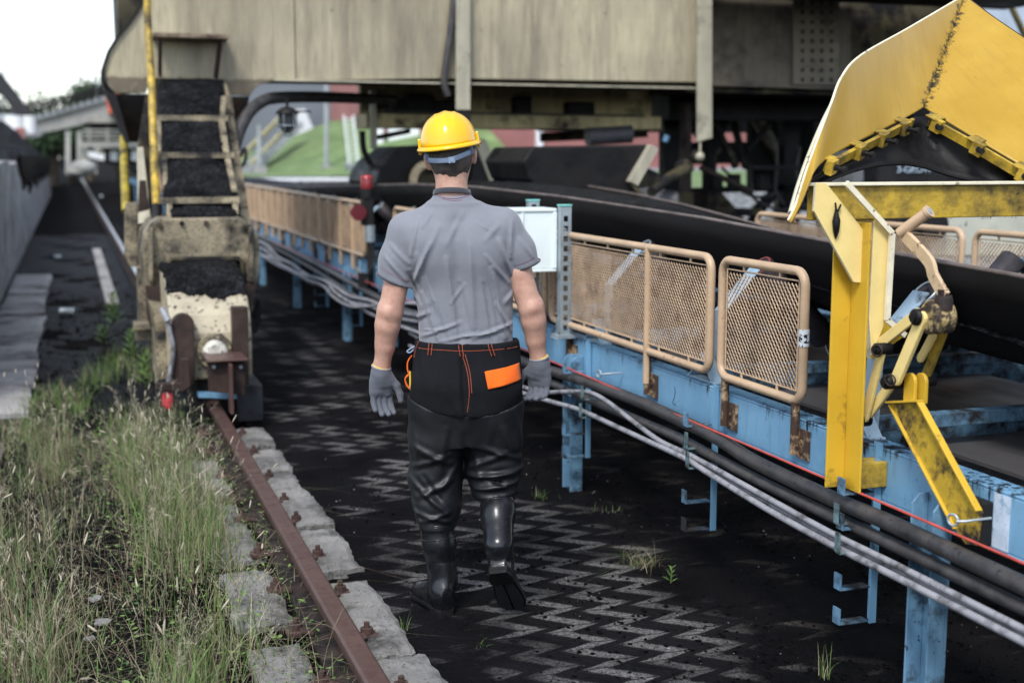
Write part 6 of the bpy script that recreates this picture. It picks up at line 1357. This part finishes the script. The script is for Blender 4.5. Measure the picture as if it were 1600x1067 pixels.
# gloves
def nrm(v): v = np.array(v, float); return v/np.linalg.norm(v)
def glove(Wp, E_, Wd, Nn, curls, dn, name, thumb):
    """Wd points from little finger to index, Nn out of the palm, dn along the hand"""
    Wd = nrm(Wd); dn = nrm(dn); Nn = nrm(np.array(Nn)-dn*np.dot(Nn, dn)); Q = Field(np.array(Wp)-np.array([.115,.11,.25]), np.array(Wp)+np.array([.115,.11,.05]), .0029)
    P0 = lambda w_, n_, d_: np.array(Wp)+Wd*w_+Nn*n_+dn*d_
    up_ = nrm(np.array(E_)-np.array(Wp))
    Q.cone(np.array(Wp)+up_*.012, P0(0, 0, .03), .0325, .033, .01); Q.cone(P0(0,0,.02), P0(-.014, 0, .075), .031, .023, .02); Q.cone(P0(0,0,.02), P0(.018, 0, .078), .031, .023, .02)
    Q.cone(P0(-.026,0,.045), P0(-.031,.002,.088), .017, .0145, .015); Q.cone(P0(.030,.004,.05), P0(.033,.002,.088), .017, .0145, .015); Q.cone(P0(-.020, .002, .09), P0(.022, .002, .093), .0155, .0160, .012)
    Q.ell(P0(.026, .016, .045), (.019, .019, .028), .015)
    lens = [(.033,.022,.019), (.040,.027,.021), (.043,.029,.022), (.039,.026,.021)]; ws = [-.031, -.0105, .0105, .032]
    for (l3, w0, cu, fi) in zip(lens, ws, curls, range(4)):
        p = P0(w0, .002, .092-(.006 if fi == 0 else 0)); an = R(cu[0]); r0 = .0108 if fi == 0 else .0118; sp = (w0/.04)*.06
        for l_, c_, r_ in zip(l3, cu, (1., .94, .86)):
            an = R(c_) if l_ == l3[0] else an+R(c_); q = p+(dn*math.cos(an)+Nn*math.sin(an)+Wd*sp)*l_; Q.cone(p, q, r0*r_, r0*r_*.93, .0035); p = q
    p = P0(.030, .012, .030)
    for tv, l_, r_ in thumb: q = p+nrm(Wd*tv[0]+Nn*tv[1]+dn*tv[2])*l_; Q.cone(p, q, r_, r_*.88, .008); p = q
    Q.cut(np.array(Wp)+up_*.012, up_); Q.lumpy(120, .0006, 4)
    o = Q.mesh(name, M['glove'], man, 1)
    def rg(c, rx, ry, r, nm, m_):
        x = nrm(np.cross(up_, [0, 1, 0])); y = np.cross(up_, x); e = MB(); e.tube([to_world(c+x*rx*math.cos(k*.2618)+y*ry*math.sin(k*.2618)) for k in range(25)], r, 8, caps=False); e.build(nm, m_, o)
    rg(np.array(Wp)+up_*.010, .0335, .0325, .0046, 'cuff', M['glove_cuff']); rg(np.array(Wp)+up_*.0145, .0305, .030, .0030, 'cuff_lining', M['yellow_knit']); return o
c4 = [(8,26,22), (10,30,24), (12,32,26), (10,28,22)]
glove(WL+np.array([-.003, .0, -.010]), EL, (.86, .42, 0), (.42, -.86, 0), c4, (-.02, .05, -1), 'work_glove', [((.55,.35,.75), .042, .0165), ((.25,.35,.9), .034, .0140), ((.0,.35,1.), .024, .0125)])
c5 = [(22,42,26), (26,46,28), (30,46,28), (24,40,26)]
glove(WR+np.array([.003, .0, -.002]), ER, (-.86, .42, 0), (-.42, -.86, 0), c5, (.03, .05, -1), 'work_glove', [((.75,.25,.7), .042, .0165), ((.35,.3,.9), .034, .0140), ((.1,.3,1.), .024, .0125)])

# ------------------------------------------------------------------ writing and small marks
def text_mesh(txt, size, m, name, parent, mtx, bold=0.):
    c = bpy.data.curves.new('t', 'FONT'); c.body = txt; c.size = size; c.extrude = .0008; c.align_x = 'CENTER'; c.align_y = 'CENTER'; c.offset = bold
    o = link(bpy.data.objects.new('t', c)); bpy.context.view_layer.update()
    me = bpy.data.meshes.new_from_object(o.evaluated_get(bpy.context.evaluated_depsgraph_get())); bpy.data.objects.remove(o)
    base = root_loc(parent); me.transform(mtx); me.transform(Matrix.Translation(-base)); me.materials.clear(); me.materials.append(m)
    q = link(bpy.data.objects.new(name, me)); q.parent = parent; return q
face_cam = Matrix(((1,0,0,0),(0,0,-1,0),(0,1,0,0),(0,0,0,1)))     # upright, facing -Y
M['pale_letters'] = mat('pale_letter_paint', (.34,.42,.50), .5, amt=.4, scale=30, bump=0)
b = MB(); b.plate_px([(1372,200),(1480,200),(1480,300),(1372,300)], 9.3, 9.36); b.build('name_board', M['dark_steel'], gt)
q = at(1429, 265, Y=9.285); text_mesh('3-GROW', .088, M['pale_letters'], 'lettering', gt, Matrix.Translation(q)@face_cam, .002)
q = at(1256, 524, X=2.38); tm = Matrix(((0,0,-1,0),(1,0,0,0),(0,-1,0,0),(0,0,0,1)))
text_mesh('AII', .016, M['black_pipe'], 'sticker_text', g1, Matrix.Translation((2.3795, 3.855, 1.075))@Matrix(((0,0,-1,0),(0,-1,0,0),(-1,0,0,0),(0,0,0,1))))
b = MB(); b.tube([at(x, y, X=2.4185) for x, y in ((1054,604),(1055,612),(1054,620),(1050.5,629),(1056,632.5))], .0014, 5); tag(b.build('marker_stroke', M['black_pipe'], cv), 'hand drawn dark stroke on the blue beam')

# ------------------------------------------------------------------ right hand foot of the machine and things behind the belt
b = MB(); b.plate_px([(1452,332),(1510,326),(1760,322),(1760,402),(1452,402)], 8.4, 8.6); b.build('right_foot', mat('spotted_white_casting', (.46,.46,.38), .6, dirt=(.04,.035,.03), amt=.36, soft=.05, scale=6, var=.1, spots=.32, spot_scale=16, bump=.3), gt, bevel=.02)
b = MB(); b.plate_px([(1388,328),(1452,328),(1452,400),(1388,400)], 8.7, 8.9); b.build('right_foot', M['dark_steel'], gt, bevel=.02)
b = MB(); b.plate_px([(1480,140),(1640,140),(1640,322),(1480,322)], 9.6, 9.8); b.build('right_leg', M['under'], gt, bevel=.01)
b = MB(); b.plate_px([(1318,235),(1349,235),(1349,330),(1318,330)], 10.2, 10.4); b.build('right_leg', mat('grey_leg', (.15,.16,.17), .6, amt=.35), gt)
for (x, r_) in ((1420, .10), (1462, .12)):
    b = MB(); q = at(x, 352, Y=8.3); b.tube([q, tuple(np.array(q)+(0,.25,0))], r_, 20); b.build('guide_roller', M['dark_steel'], gt, bevel=.005)

# ------------------------------------------------------------------ FAR BACKGROUND
bb = thing('brick_hall', 'dusty pink brick hall far behind the machine with white downpipes', 'building', (22, 52, .9))
b = MB(); b.box(12.0, 33, 50, 62, .5, 9.5); b.build('wall', M['brick'], bb)
for x in (593, 842): q = at(x, 240, Y=49.9); b = MB(); b.box(q[0]-.13, q[0]+.13, 49.75, 49.99, .9, 9.4); b.build('downpipe', M['white_far'], bb)
q = at(631, 220, Y=49.9); b = MB(); b.box(q[0]-.62, q[0]+.62, 49.85, 49.99, 1.75, 3.6); b.build('window', M['white_far'], bb)
b = MB(); q = at(801, 243, Y=49.9); b.tube([(q[0], 49.8, q[2]), (q[0], 49.99, q[2])], .17, 20); b.build('vent', M['white_far'], bb)
b = MB(); q = at(800, 240, Y=49.9); b.box(12, 33, 49.9, 49.99, .5, 1.25); b.build('plinth', M['steel_far'], bb)
sh = thing('steel_shed', 'pale blue grey shed seen over the yellow hood at the top right', 'building', (45, 60, .9))
b = MB(); b.box(36, 70, 58, 70, .5, 14); b.build('wall', mat('pale_blue_cladding', (.36,.42,.50), .5, amt=.25, dirt=(.28,.33,.4), scale=.6, bump=0), sh)
b = MB(); b.box(36, 70, 57.8, 57.99, 6.1, 6.9); b.build('fascia', mat('blue_fascia', (.05,.09,.17), .5, amt=.2), sh)
gb = thing('grey_hall', 'pale grey clad hall above the grass bank', 'building', (12, 75, 2))
b = MB(); b.box(9.5, 22, 74, 90, 0, 13); b.build('wall', M['grey_building'], gb)
b = MB(); b.add([at(462,172,Y=73), at(476,170,Y=73), at(496,216,Y=73), at(440,216,Y=73), tuple(np.array(at(470,216,Y=73))+(0,3,0))], [(0,3,2,1),(1,2,4),(0,4,3),(0,1,4),(3,4,2)]); tag(b.build('tank', M['white_far'], loc=at(470,216,Y=73)), 'white cone shaped silo foot standing on the grass bank behind the lamp', 'silo')
sg = thing('bank_stairs', 'yellow railed stairs climbing the grass bank behind the lamp', 'stairs', at(385, 270, Y=47))
b = MB()
for k in range(12):
    p = np.array(at(378+7*k, 262-6.5*k, Y=48+.6*k)); b.box(p[0]-.15, p[0]+.45, p[1]-.3, p[1]+.3, p[2]-.3, p[2])
b.build('steps', M['steel_far'], sg)
b = MB(); b.bar(at(376,246,Y=47.8), at(444,178,Y=54), .08, .16); b.build('stair_rail', mat('yellow_rail_far', (.45,.40,.20), .6, amt=.2), sg)
b = MB(); b.bar(at(392,256,Y=47.4), at(452,196,Y=54), .08, .10); b.build('stair_rail', bpy.data.materials['yellow_rail_far'], sg)
po = []
for k, (x, y0, y1, Yp, lb) in enumerate(((510, 100, 262, 47.0, 'slim grey mast on the grass bank right of the lamp'), (405, 196, 262, 47.2, 'short grey post at the foot of the bank stairs'))):
    t = thing('lamp_mast', lb, 'mast', at(x, y1, Y=Yp), 'masts on the grass bank'); b = MB(); b.tube([at(x, y1+4, Y=Yp), at(x, y0, Y=Yp)], [.09, .07], 10); b.build('pole', M['steel_far'], t)
    b = MB(); q = at(x, y1, Y=Yp); b.box(q[0]-.25, q[0]+.25, Yp-.25, Yp+.25, q[2]-.3, q[2]+.06); b.build('foot', M['slab'], t)
t = thing('access_ladder', 'white caged ladder rising from a steel bench on the grass bank', 'ladder', at(553, 262, Y=46.5))
for x in (541, 556): b = MB(); b.tube([at(x-4, 180, Y=46.5), at(x+5, 262, Y=46.5)], .035, 8); b.build('stile', M['white_far'], t)
for k in range(12): b = MB(); y_ = 186+6.4*k; b.tube([at(541-3+k*.7, y_, Y=46.5), at(556-3+k*.7, y_, Y=46.5)], .022, 6); b.build('rung', M['white_far'], t)
b = MB(); q = at(560, 258, Y=46.2); b.box(q[0]-.5, q[0]+.45, 45.9, 46.4, q[2]-.05, q[2]+.05); b.box(q[0]-.45, q[0]+.4, 45.95, 46.35, 1.0, q[2]-.051); b.build('bench', M['steel_far'], t)
for k, (z, y) in enumerate(((1.06, 28), (1.06, 33), (1.05, 40))):
    b = MB(); b.box(4.95, 8.3, y, y+.35, .985, z); tag(b.build('road_kerb', M['white_far'] if k != 1 else M['dark_steel'], loc=(6, y, .98)), kind='structure')
b = MB(); b.plate_px([(1228,168),(1256,166),(1256,192),(1228,196)], 22, 22.05); b.box(at(1229,180,Y=22.1)[0], at(1229,180,Y=22.1)[0]+.06, 22.06, 22.12, .3, 3.0); tag(b.build('banner', M['magenta'], loc=at(1242, 196, Y=22)), 'small magenta banner glimpsed between the machine braces', 'banner')

# conveyor bridge and platform far left
cbg = thing('conveyor_bridge', 'pale sloping conveyor bridge crossing the track in the far distance', 'conveyor bridge', at(110, 235, Y=70))
def far_plate(pts, Y, dY, name, m, par): b = MB(); b.plate_px(pts, Y, Y+dY); return b.build(name, m, par)
M['beige_far'] = mat('pale_beige_far', (.34,.34,.31), .7, amt=.42, dirt=(.15,.155,.15), scale=.6, bump=0)
far_plate([(-40,215),(30,196),(186,153),(200,153),(200,172),(150,190),(50,212),(-40,232)], 70, 2.2, 'gallery', M['beige_far'], cbg)
far_plate([(-40,206),(20,190),(170,148),(200,142),(200,150),(186,152),(30,195),(-40,214)], 69.8, .1, 'kick_plate', M['steel_far'], cbg)
for dy in (0, 7):
    b = MB(); b.tube([at(-40,188-dy,Y=69.8), at(60,170-dy,Y=69.8), at(200,134-dy,Y=69.8)], .09, 6); b.build('railing', M['dark_steel'], cbg)
for k in range(17): x = 0+k*11; b = MB(); b.tube([at(x, 198-x*.27, Y=69.75), at(x, 177-x*.26, Y=69.75)], .06, 6); b.build('railing_post', M['dark_steel'], cbg)
for k, x in enumerate((106, 124)): b = MB(); b.plate_px([(x-4,205),(x+4,205),(x+4,274),(x-4,272)], 58+2*k, 58.4+2*k); b.build('support_leg', M['beige_far'], cbg)
pt = thing('service_platform', 'stacked pale platforms with railings in the distance left of the machine leg', 'platform', at(165, 250, Y=60))
for k, pts in enumerate(([(130,184),(230,182),(230,192),(130,192)], [(128,222),(230,220),(230,232),(128,230)])): far_plate(pts, 60, 4, 'floor', M['beige_far'], pt)
far_plate([(135,193),(230,193),(230,200),(135,199)], 60.4, 3.4, 'underside', M['dark_steel'], pt)
for k, y_ in enumerate((204, 210, 216)): b = MB(); b.tube([at(130,y_,Y=60), at(230,y_,Y=60)], .045, 6); b.build('railing', M['beige_far'], pt)
for x in (140, 168, 196): b = MB(); b.tube([at(x,200,Y=60), at(x,224,Y=60)], .05, 6); b.build('railing_post', M['beige_far'], pt)
far_plate([(165,232),(232,232),(232,262),(165,256)], 60.6, 2, 'dark_bay', M['dark_steel'], pt); 
for x in (172, 205): far_plate([(x,236),(x+12,236),(x+12,252),(x,251)], 60.5, .08, 'window', M['white_far'], pt)
far_plate([(138,236),(163,242),(163,251),(138,246)], 59.5, .3, 'chute_panel', M['white_far'], pt)
for x in (133, 150): b = MB(); b.plate_px([(x-2,230),(x+2,230),(x+2,272),(x-2,272)], 59.8, 60); b.build('support_leg', M['beige_far'], pt)
oc = MB(); oc.plate_px([(168,145),(196,145),(196,178),(172,177)], 57, 60); tag(oc.build('cabin', M['orange_far'], loc=at(180,177,Y=57), bevel=.05), 'orange red cabin beside the far conveyor bridge', 'cabin')
bf = MB(); bf.ball(at(130,262,Y=50), .35, sc=(1.4,1,.8)); bf.ball(at(122,268,Y=50), .3, sc=(1.3,1,.7)); tag(bf.build('buffer_stop', M['beige_far'], loc=at(128,272,Y=50)), 'pale buffer block where the far rail ends', 'buffer stop')
hp_ = thing('coal_bunker', 'dark sloping coal gallery at the far left edge with pale tanks below', 'building', at(10, 200, Y=62))
far_plate([(-60,70),(0,112),(30,150),(48,182),(30,186),(4,150),(-60,110)], 62, 3, 'roof', mat('far_dark_roof', (.02,.022,.026), .7, amt=.4), hp_)
far_plate([(-60,180),(20,178),(70,205),(60,215),(-60,212)], 61, 2, 'ledge', M['steel_far'], hp_)
for x, r_ in ((24, .42), (46, .3)): b = MB(); q = at(x, 198, Y=60); b.tube([(q[0],60,q[2]-.3),(q[0],60,q[2]+.45)], r_, 14); b.build('tank', M['white_far'], hp_)
b = MB(); b.plate_px([(24,200),(38,200),(38,218),(24,218)], 59.5, 59.8); b.build('pink_panel', M['brick'], hp_)
for k, (x, y0) in enumerate(((6, 40), (27, 84), (86, 115), (152, 110))):
    b = MB(); b.tube([at(x, 200, Y=75), at(x, y0, Y=75)], [.07, .03], 6); q = at(x, y0+3, Y=75); b.bar((q[0]-.4, 75, q[2]), (q[0]+.4, 75, q[2]), .05, .05)
    tag(b.build('antenna_mast', M['steel_far'], loc=at(x, 200, Y=75)), ['thin tall mast at the far left edge','thin mast with a crossbar above the far dark roof','thin mast rising behind the middle of the far bridge','thin dark mast over the tree behind the far bridge'][k], 'mast', 'thin masts behind the far bridge')
def tree(pxc, pyb, Yt, h, rad, label, seed, kind='broad_tree'):
    q = at(pxc, pyb, Y=Yt); t = thing(kind, label, 'tree', (q[0], Yt, 0), 'trees beyond the far bridge'); rs = np.random.RandomState(seed)
    b = MB(); b.tube([(q[0], Yt, 0), (q[0]+.1, Yt, h*.5), (q[0], Yt, h*.85)], [.3, .2, .06], 8)
    cl = []
    for k in range(11):
        a = rs.rand()*6.28; z = h*(.4+.55*rs.rand()); e = np.array([q[0]+rad*.75*math.cos(a)*rs.rand()**.5, Yt+rad*.75*math.sin(a)*rs.rand()**.5, z]); cl.append(e); b.tube([(q[0], Yt, z*.75), tuple(e)], [.08, .03], 5)
    b.build('trunk', M['bark'], t); V = []; F = []
    for c in cl:
        for k in range(260):
            p = c+rs.randn(3)*rad*np.array([.30,.30,.22]); s_ = .10+.12*rs.rand(); u_ = rs.randn(3); u_ /= np.linalg.norm(u_); w_ = np.cross(u_, rs.randn(3)); w_ /= np.linalg.norm(w_); n = len(V)
            V += [p-u_*s_, p+w_*s_*.6, p+u_*s_, p-w_*s_*.6]; F.append((n, n+1, n+2, n+3))
    arr_mesh('crown', V, F, M['tree_leaf'], t, smooth=False)
tree(138, 200, 95, 6.6, 2.2, 'round green treetop rising over the far bridge', 1); tree(82, 230, 82, 4.6, 2.6, 'green tree under the left half of the far bridge', 2); tree(112, 230, 85, 4.2, 2.4, 'green tree under the middle of the far bridge', 3)
tree(55, 230, 90, 5.0, 2.6, 'green tree behind the pale tanks at the far left', 4); tree(180, 200, 98, 6.4, 2.6, 'green tree behind the orange red cabin', 5)

# ------------------------------------------------------------------ GRASS and weeds
def gmat(name, c1, c2, rough=.7):
    m, t, b = newmat(name); v = coords(t, rnd=False); n = noise(t, v, 9., 4.); n2 = noise(t, v, 60., 2.); c = mix(t, ramp(t, n, .35, .65), c1, c2); c = mix(t, ramp(t, n2, .4, .7, 0., .5), c, tuple(q*.5 for q in c1)); t.links.new(c, b.inputs['Base Color']); b.inputs['Roughness'].default_value = rough
    b.inputs['Subsurface Weight'].default_value = 0; return m
GM = [gmat('dry_straw', (.40,.355,.23), (.14,.12,.065)), gmat('green_blade', (.085,.17,.03), (.19,.28,.075)), gmat('dark_green_blade', (.05,.10,.028), (.08,.13,.04)), gmat('brown_stem', (.13,.08,.05), (.20,.13,.08)), gmat('pale_seed', (.52,.46,.34), (.38,.33,.24))]
def blades(name, n, area, hmin, hmax, wid, mixp, seed, lean=.45, label=None, seeds=0., curl=1.):
    rs = np.random.RandomState(seed); L = 5; P0 = np.array([area(rs) for _ in range(n)]); hs_ = P0[:, 2]*(hmin+(hmax-hmin)*rs.rand(n)**1.4)
    a = rs.rand(n)*6.283; ln = lean*np.abs(rs.randn(n)); wd = wid*(.6+.8*rs.rand(n)); mi_ = rs.choice(len(GM), n, p=mixp); wa = rs.rand(n)*6.283
    V = np.zeros((n, 2*L+1, 3)); tt = np.linspace(0, 1, L+1)
    for j, t in enumerate(tt):
        bend = ln*t**1.8*hs_*curl; zz = hs_*(t-.35*ln*t**2.5*curl); zz = np.maximum(zz, .004)
        cx = P0[:, 0]+np.cos(a)*bend; cy = P0[:, 1]+np.sin(a)*bend
        if j < L:
            w_ = wd*(1-t*.75)/2; V[:, 2*j] = np.stack([cx-np.cos(wa)*w_, cy-np.sin(wa)*w_, zz], -1); V[:, 2*j+1] = np.stack([cx+np.cos(wa)*w_, cy+np.sin(wa)*w_, zz], -1)
        else: V[:, 2*L] = np.stack([cx, cy, zz], -1)
    base = (np.arange(n)*(2*L+1))[:, None]; F = []; MI = []
    q = [np.concatenate([base+2*j, base+2*j+1, base+2*j+3, base+2*j+2], 1) for j in range(L-1)]; F = np.concatenate(q).tolist(); MI = np.concatenate([mi_]*(L-1)).tolist()
    F += np.concatenate([base+2*L-2, base+2*L-1, base+2*L], 1).tolist(); MI += mi_.tolist(); Vl = V.reshape(-1, 3).tolist()
    if seeds:
        tips = V[:, 2*L]; d = tips-(V[:, 2*L-2]+V[:, 2*L-1])/2; d /= np.linalg.norm(d, axis=1)[:, None]+1e-9
        for k in np.where((rs.rand(n) < seeds) & (hs_ > hmax*.45))[0]:
            kind = rs.rand()
            if kind < .3:      # dense spike
                r_, l_ = .0028+.001*rs.rand(), .03+.02*rs.rand(); p = tips[k]; dd = d[k]; x = np.cross(dd, [0, 0, 1.]); x /= np.linalg.norm(x)+1e-9; y = np.cross(dd, x); k0 = len(Vl)
                Vl.append((p-dd*.003).tolist()); 
                for q_ in range(5): an = q_*1.2566; Vl.append((p+dd*l_*.35+(x*math.cos(an)+y*math.sin(an))*r_).tolist())
                for q_ in range(5): an = q_*1.2566; Vl.append((p+dd*l_*.8+(x*math.cos(an)+y*math.sin(an))*r_*.8).tolist())
                Vl.append((p+dd*l_).tolist())
                for q_ in range(5): F += [[k0, k0+1+(q_+1) % 5, k0+1+q_], [k0+1+q_, k0+1+(q_+1) % 5, k0+6+(q_+1) % 5, k0+6+q_], [k0+6+q_, k0+6+(q_+1) % 5, k0+11]]; MI += [4, 4, 4]
            else:              # loose panicle
                for q_ in range(14):
                    s_ = rs.rand(); p = tips[k]-d[k]*(.09*s_); o = rs.randn(3)*np.array([1, 1, .6]); o *= (.010+.016*s_)/np.linalg.norm(o); e = p+o+d[k]*.012; k0 = len(Vl); w_ = np.cross(o, d[k]); w_ /= np.linalg.norm(w_)+1e-9
                    Vl += [(p-w_*.0004).tolist(), (p+w_*.0004).tolist(), (e+w_*.0004).tolist(), (e-w_*.0004).tolist(), (e-w_*.0013).tolist(), (e+d[k]*.003-w_*.0).tolist(), (e+w_*.0013).tolist(), (e+d[k]*.008+o*.1).tolist()]; F += [[k0, k0+1, k0+2, k0+3], [k0+4, k0+6, k0+7]]; MI += [4, 4]
    o = arr_mesh(name, Vl, F, GM, smooth=False, mi=MI); tag(o, label, kind='stuff'); return o
def clump_area(x0, x1, y0, y1, pw=1.):
    def f(rs):
        while True:
            x = x0+(x1-x0)*rs.rand(); y = y0+(y1-y0)*rs.rand()**pw; d = .5+.5*hsh(x*3.1+.7, y*1.9)
            e = min(1, (x-x0)/.10)*min(1, (x1-x)/.10)*min(1, (y1-y)/.8)
            q = .5+.5*math.sin(x*23+1.3*math.sin(y*7))*math.sin(y*11+x*5)
            if rs.rand() < (d**1.8*1.5)*max(.10, e)*(.25+q): return (x, y, .30+.62*d*min(1, e+.3)+.35*rs.rand()**3)
    return f
blades('grass', 4600, clump_area(.13, .60, 3.5, 8.6), .05, .42, .0042, [.36,.42,.18,.04,0], 21, .42, 'tall mixed green and straw coloured grass beside the rail')
blades('grass', 2900, clump_area(-.75, -.02, 3.6, 8.4), .05, .40, .0040, [.38,.30,.22,.10,0], 22, .45, 'tall dry grass at the left edge')
blades('undergrowth', 8000, clump_area(-.80, .70, 3.4, 9.2), .02, .11, .0048, [.40,.26,.24,.10,0], 23, .9)
blades('grass_stalks', 520, clump_area(.14, .62, 3.6, 8.8), .28, .62, .0019, [.72,.10,0,.18,0], 24, .35, seeds=.85)
blades('grass_stalks', 420, clump_area(-.75, .0, 3.7, 8.6), .26, .58, .0019, [.55,.08,0,.37,0], 25, .32, seeds=.8)
blades('fallen_straw', 1500, lambda r: (-.5+1.2*r.rand(), 3.6+4*r.rand(), 1.), .12, .36, .0022, [.75,.05,0,.20,0], 26, 2.6, curl=.9)
blades('track_grass', 1000, lambda r: (.50+.38*r.rand(), 3.5+4.4*r.rand()**1.2, .8), .03, .16, .0032, [.4,.35,.2,.05,0], 27, .6)
for k, (x, y, h_) in enumerate(((150,598,.22),(188,575,.26),(226,590,.3),(120,640,.2),(60,640,.2),(250,560,.2),(96,622,.16))):
    q = at(x, y, Z=0); blades('grass', 170, (lambda qq: (lambda r: (qq[0]+r.randn()*.07, qq[1]+r.randn()*.22, 1.)))(q), .05, h_, .004, [.25,.5,.2,.05,0], 60+k, .6)
# broad low leaves
def leaves(name, n, area, smin, smax, m, seed, lift=.05):
    rs = np.random.RandomState(seed); V = []; F = []
    for k in range(n):
        x, y = area(rs); z = .008+lift*rs.rand(); a = rs.rand()*6.283; s_ = smin+(smax-smin)*rs.rand(); d = np.array([math.cos(a), math.sin(a), .25*rs.randn()]); w_ = np.array([-math.sin(a), math.cos(a), .3*rs.randn()]); p = np.array([x, y, z]); i = len(V)
        V += [p, p+d*s_*.35+w_*s_*.22, p+d*s_*.75+w_*s_*.18, p+d*s_, p+d*s_*.75-w_*s_*.18, p+d*s_*.35-w_*s_*.22, p+d*s_*.5+np.array([0,0,-.1*s_])]; F += [(i, i+6, i+1), (i+1, i+6, i+2), (i+2, i+6, i+3), (i+3, i+6, i+4), (i+4, i+6, i+5), (i+5, i+6, i)]
    return tag(arr_mesh(name, V, F, m, smooth=False), kind='stuff')
leaves('low_leaves', 2600, lambda r: (-.7+1.45*r.rand(), 3.5+5.5*r.rand()), .008, .026, GM[2], 31)
leaves('low_leaves', 1300, lambda r: (.05+.75*r.rand(), 3.5+5*r.rand()), .010, .028, GM[1], 32, .07)
def weed(px, py, h, n, ll, label, seed, m=1, group=None, Z=0., name='weed', cat='plant', spread=1.):
    q = at(px, py, Z=Z); rs = np.random.RandomState(seed); t = thing(name, label, cat, q, group); b = MB(); b.tube([q, (q[0]+.004, q[1], q[2]+h)], [.0022, .0012], 6); b.build('stem', GM[m], t); V = []; F = []
    for k in range(n):
        z = h*(.1+.9*k/n); a = k*2.4; s_ = ll*(1-.4*k/n)*(.8+.4*rs.rand()); d = np.array([math.cos(a)*spread, math.sin(a)*spread, .55+.5*k/n]); d /= np.linalg.norm(d); w_ = np.array([-math.sin(a), math.cos(a), 0]); p = np.array([q[0], q[1], q[2]+z]); i = len(V)
        V += [p, p+d*s_*.4+w_*s_*.11, p+d*s_*.75+w_*s_*.08-np.array([0,0,s_*.04]), p+d*s_-np.array([0,0,s_*.14]), p+d*s_*.75-w_*s_*.08-np.array([0,0,s_*.04]), p+d*s_*.4-w_*s_*.11]; F += [(i, i+1, i+5), (i+1, i+2, i+4, i+5), (i+2, i+3, i+4)]
    arr_mesh('leaf_cluster', V, F, GM[m], t, smooth=False); return t
weed(1048, 912, .075, 16, .040, 'small bright green weed on the pavers right of the man', 1, 1)
weed(178, 512, .34, 40, .17, 'leafy green weed left of the machine leg', 2, 1, 'leafy weeds left of the bogie'); weed(206, 560, .24, 30, .13, 'leafy green weed at the foot of the bogie step', 3, 1, 'leafy weeds left of the bogie'); weed(228, 606, .26, 30, .12, 'yellowish leafy weed in front of the bogie', 4, 1, 'leafy weeds left of the bogie')
weed(162, 540, .16, 24, .14, 'low spreading weed on the coal left of the bogie', 6, 2, 'leafy weeds left of the bogie')
def tuft(px, py, n, h, label, seed, mixp, lean=.5, wd=.0024, r=.012):
    q = at(px, py, Z=0); o = blades('grass_tuft', n, lambda rs: (q[0]+rs.randn()*r, q[1]+rs.randn()*r, 1.), h*.4, h, wd, mixp, seed, lean)
    del o['kind']; return tag(o, label, 'grass tuft', 'grass tufts on the walkway')
tuft(632, 985, 9, .11, 'thin grass tuft at the block edge left of the forward boot', 41, [.1,.8,.1,0,0]); tuft(1288, 1060, 16, .13, 'thin grass tuft in the lower right corner', 42, [.3,.6,.1,0,0], .4); tuft(752, 1012, 8, .05, 'tiny green tuft below the raised boot', 43, [0,.9,.1,0,0], .8)
tuft(1000, 884, 110, .13, 'matted brownish grass tuft left of the small weed', 44, [.45,.25,.1,.2,0], 1.6, .0018, .035); tuft(850, 778, 22, .07, 'small green tuft beyond the raised boot', 45, [.1,.7,.2,0,0], .9, .003, .03); tuft(940, 800, 14, .05, 'sparse green sprigs on the coal dust in front of the blue leg', 46, [.1,.7,.2,0,0], .9, .003, .05)
for k, (x, y) in enumerate(((38, 728), (58, 700), (122, 618))):
    pass
b = MB(); q = at(168, 975, Z=.01)
for a, s_ in ((at(160,975,Z=.01), .035), (at(148,938,Z=.01), .03), (at(140,1000,Z=.01), .02)):
    rs = np.random.RandomState(int(a[0]*1000) % 999); pl = [Vector((a[0]+s_*(.7+.4*rs.rand())*math.cos(k*.9), a[1]+s_*1.3*(.6+.5*rs.rand())*math.sin(k*.9), .012+.01*rs.rand())) for k in range(7)]
    b = MB(); b.prism(pl, (0, 0, .004)); tag(b.build('plastic_scrap', M['slab'], loc=a), {0: 'larger pale scrap lying on the dirt between the grass', 1: 'pale scrap of plastic behind the larger one on the dirt', 2: 'smallest pale scrap on the dirt between the grass'}[[.035, .03, .02].index(s_)], 'scrap', 'pale scraps on the dirt')
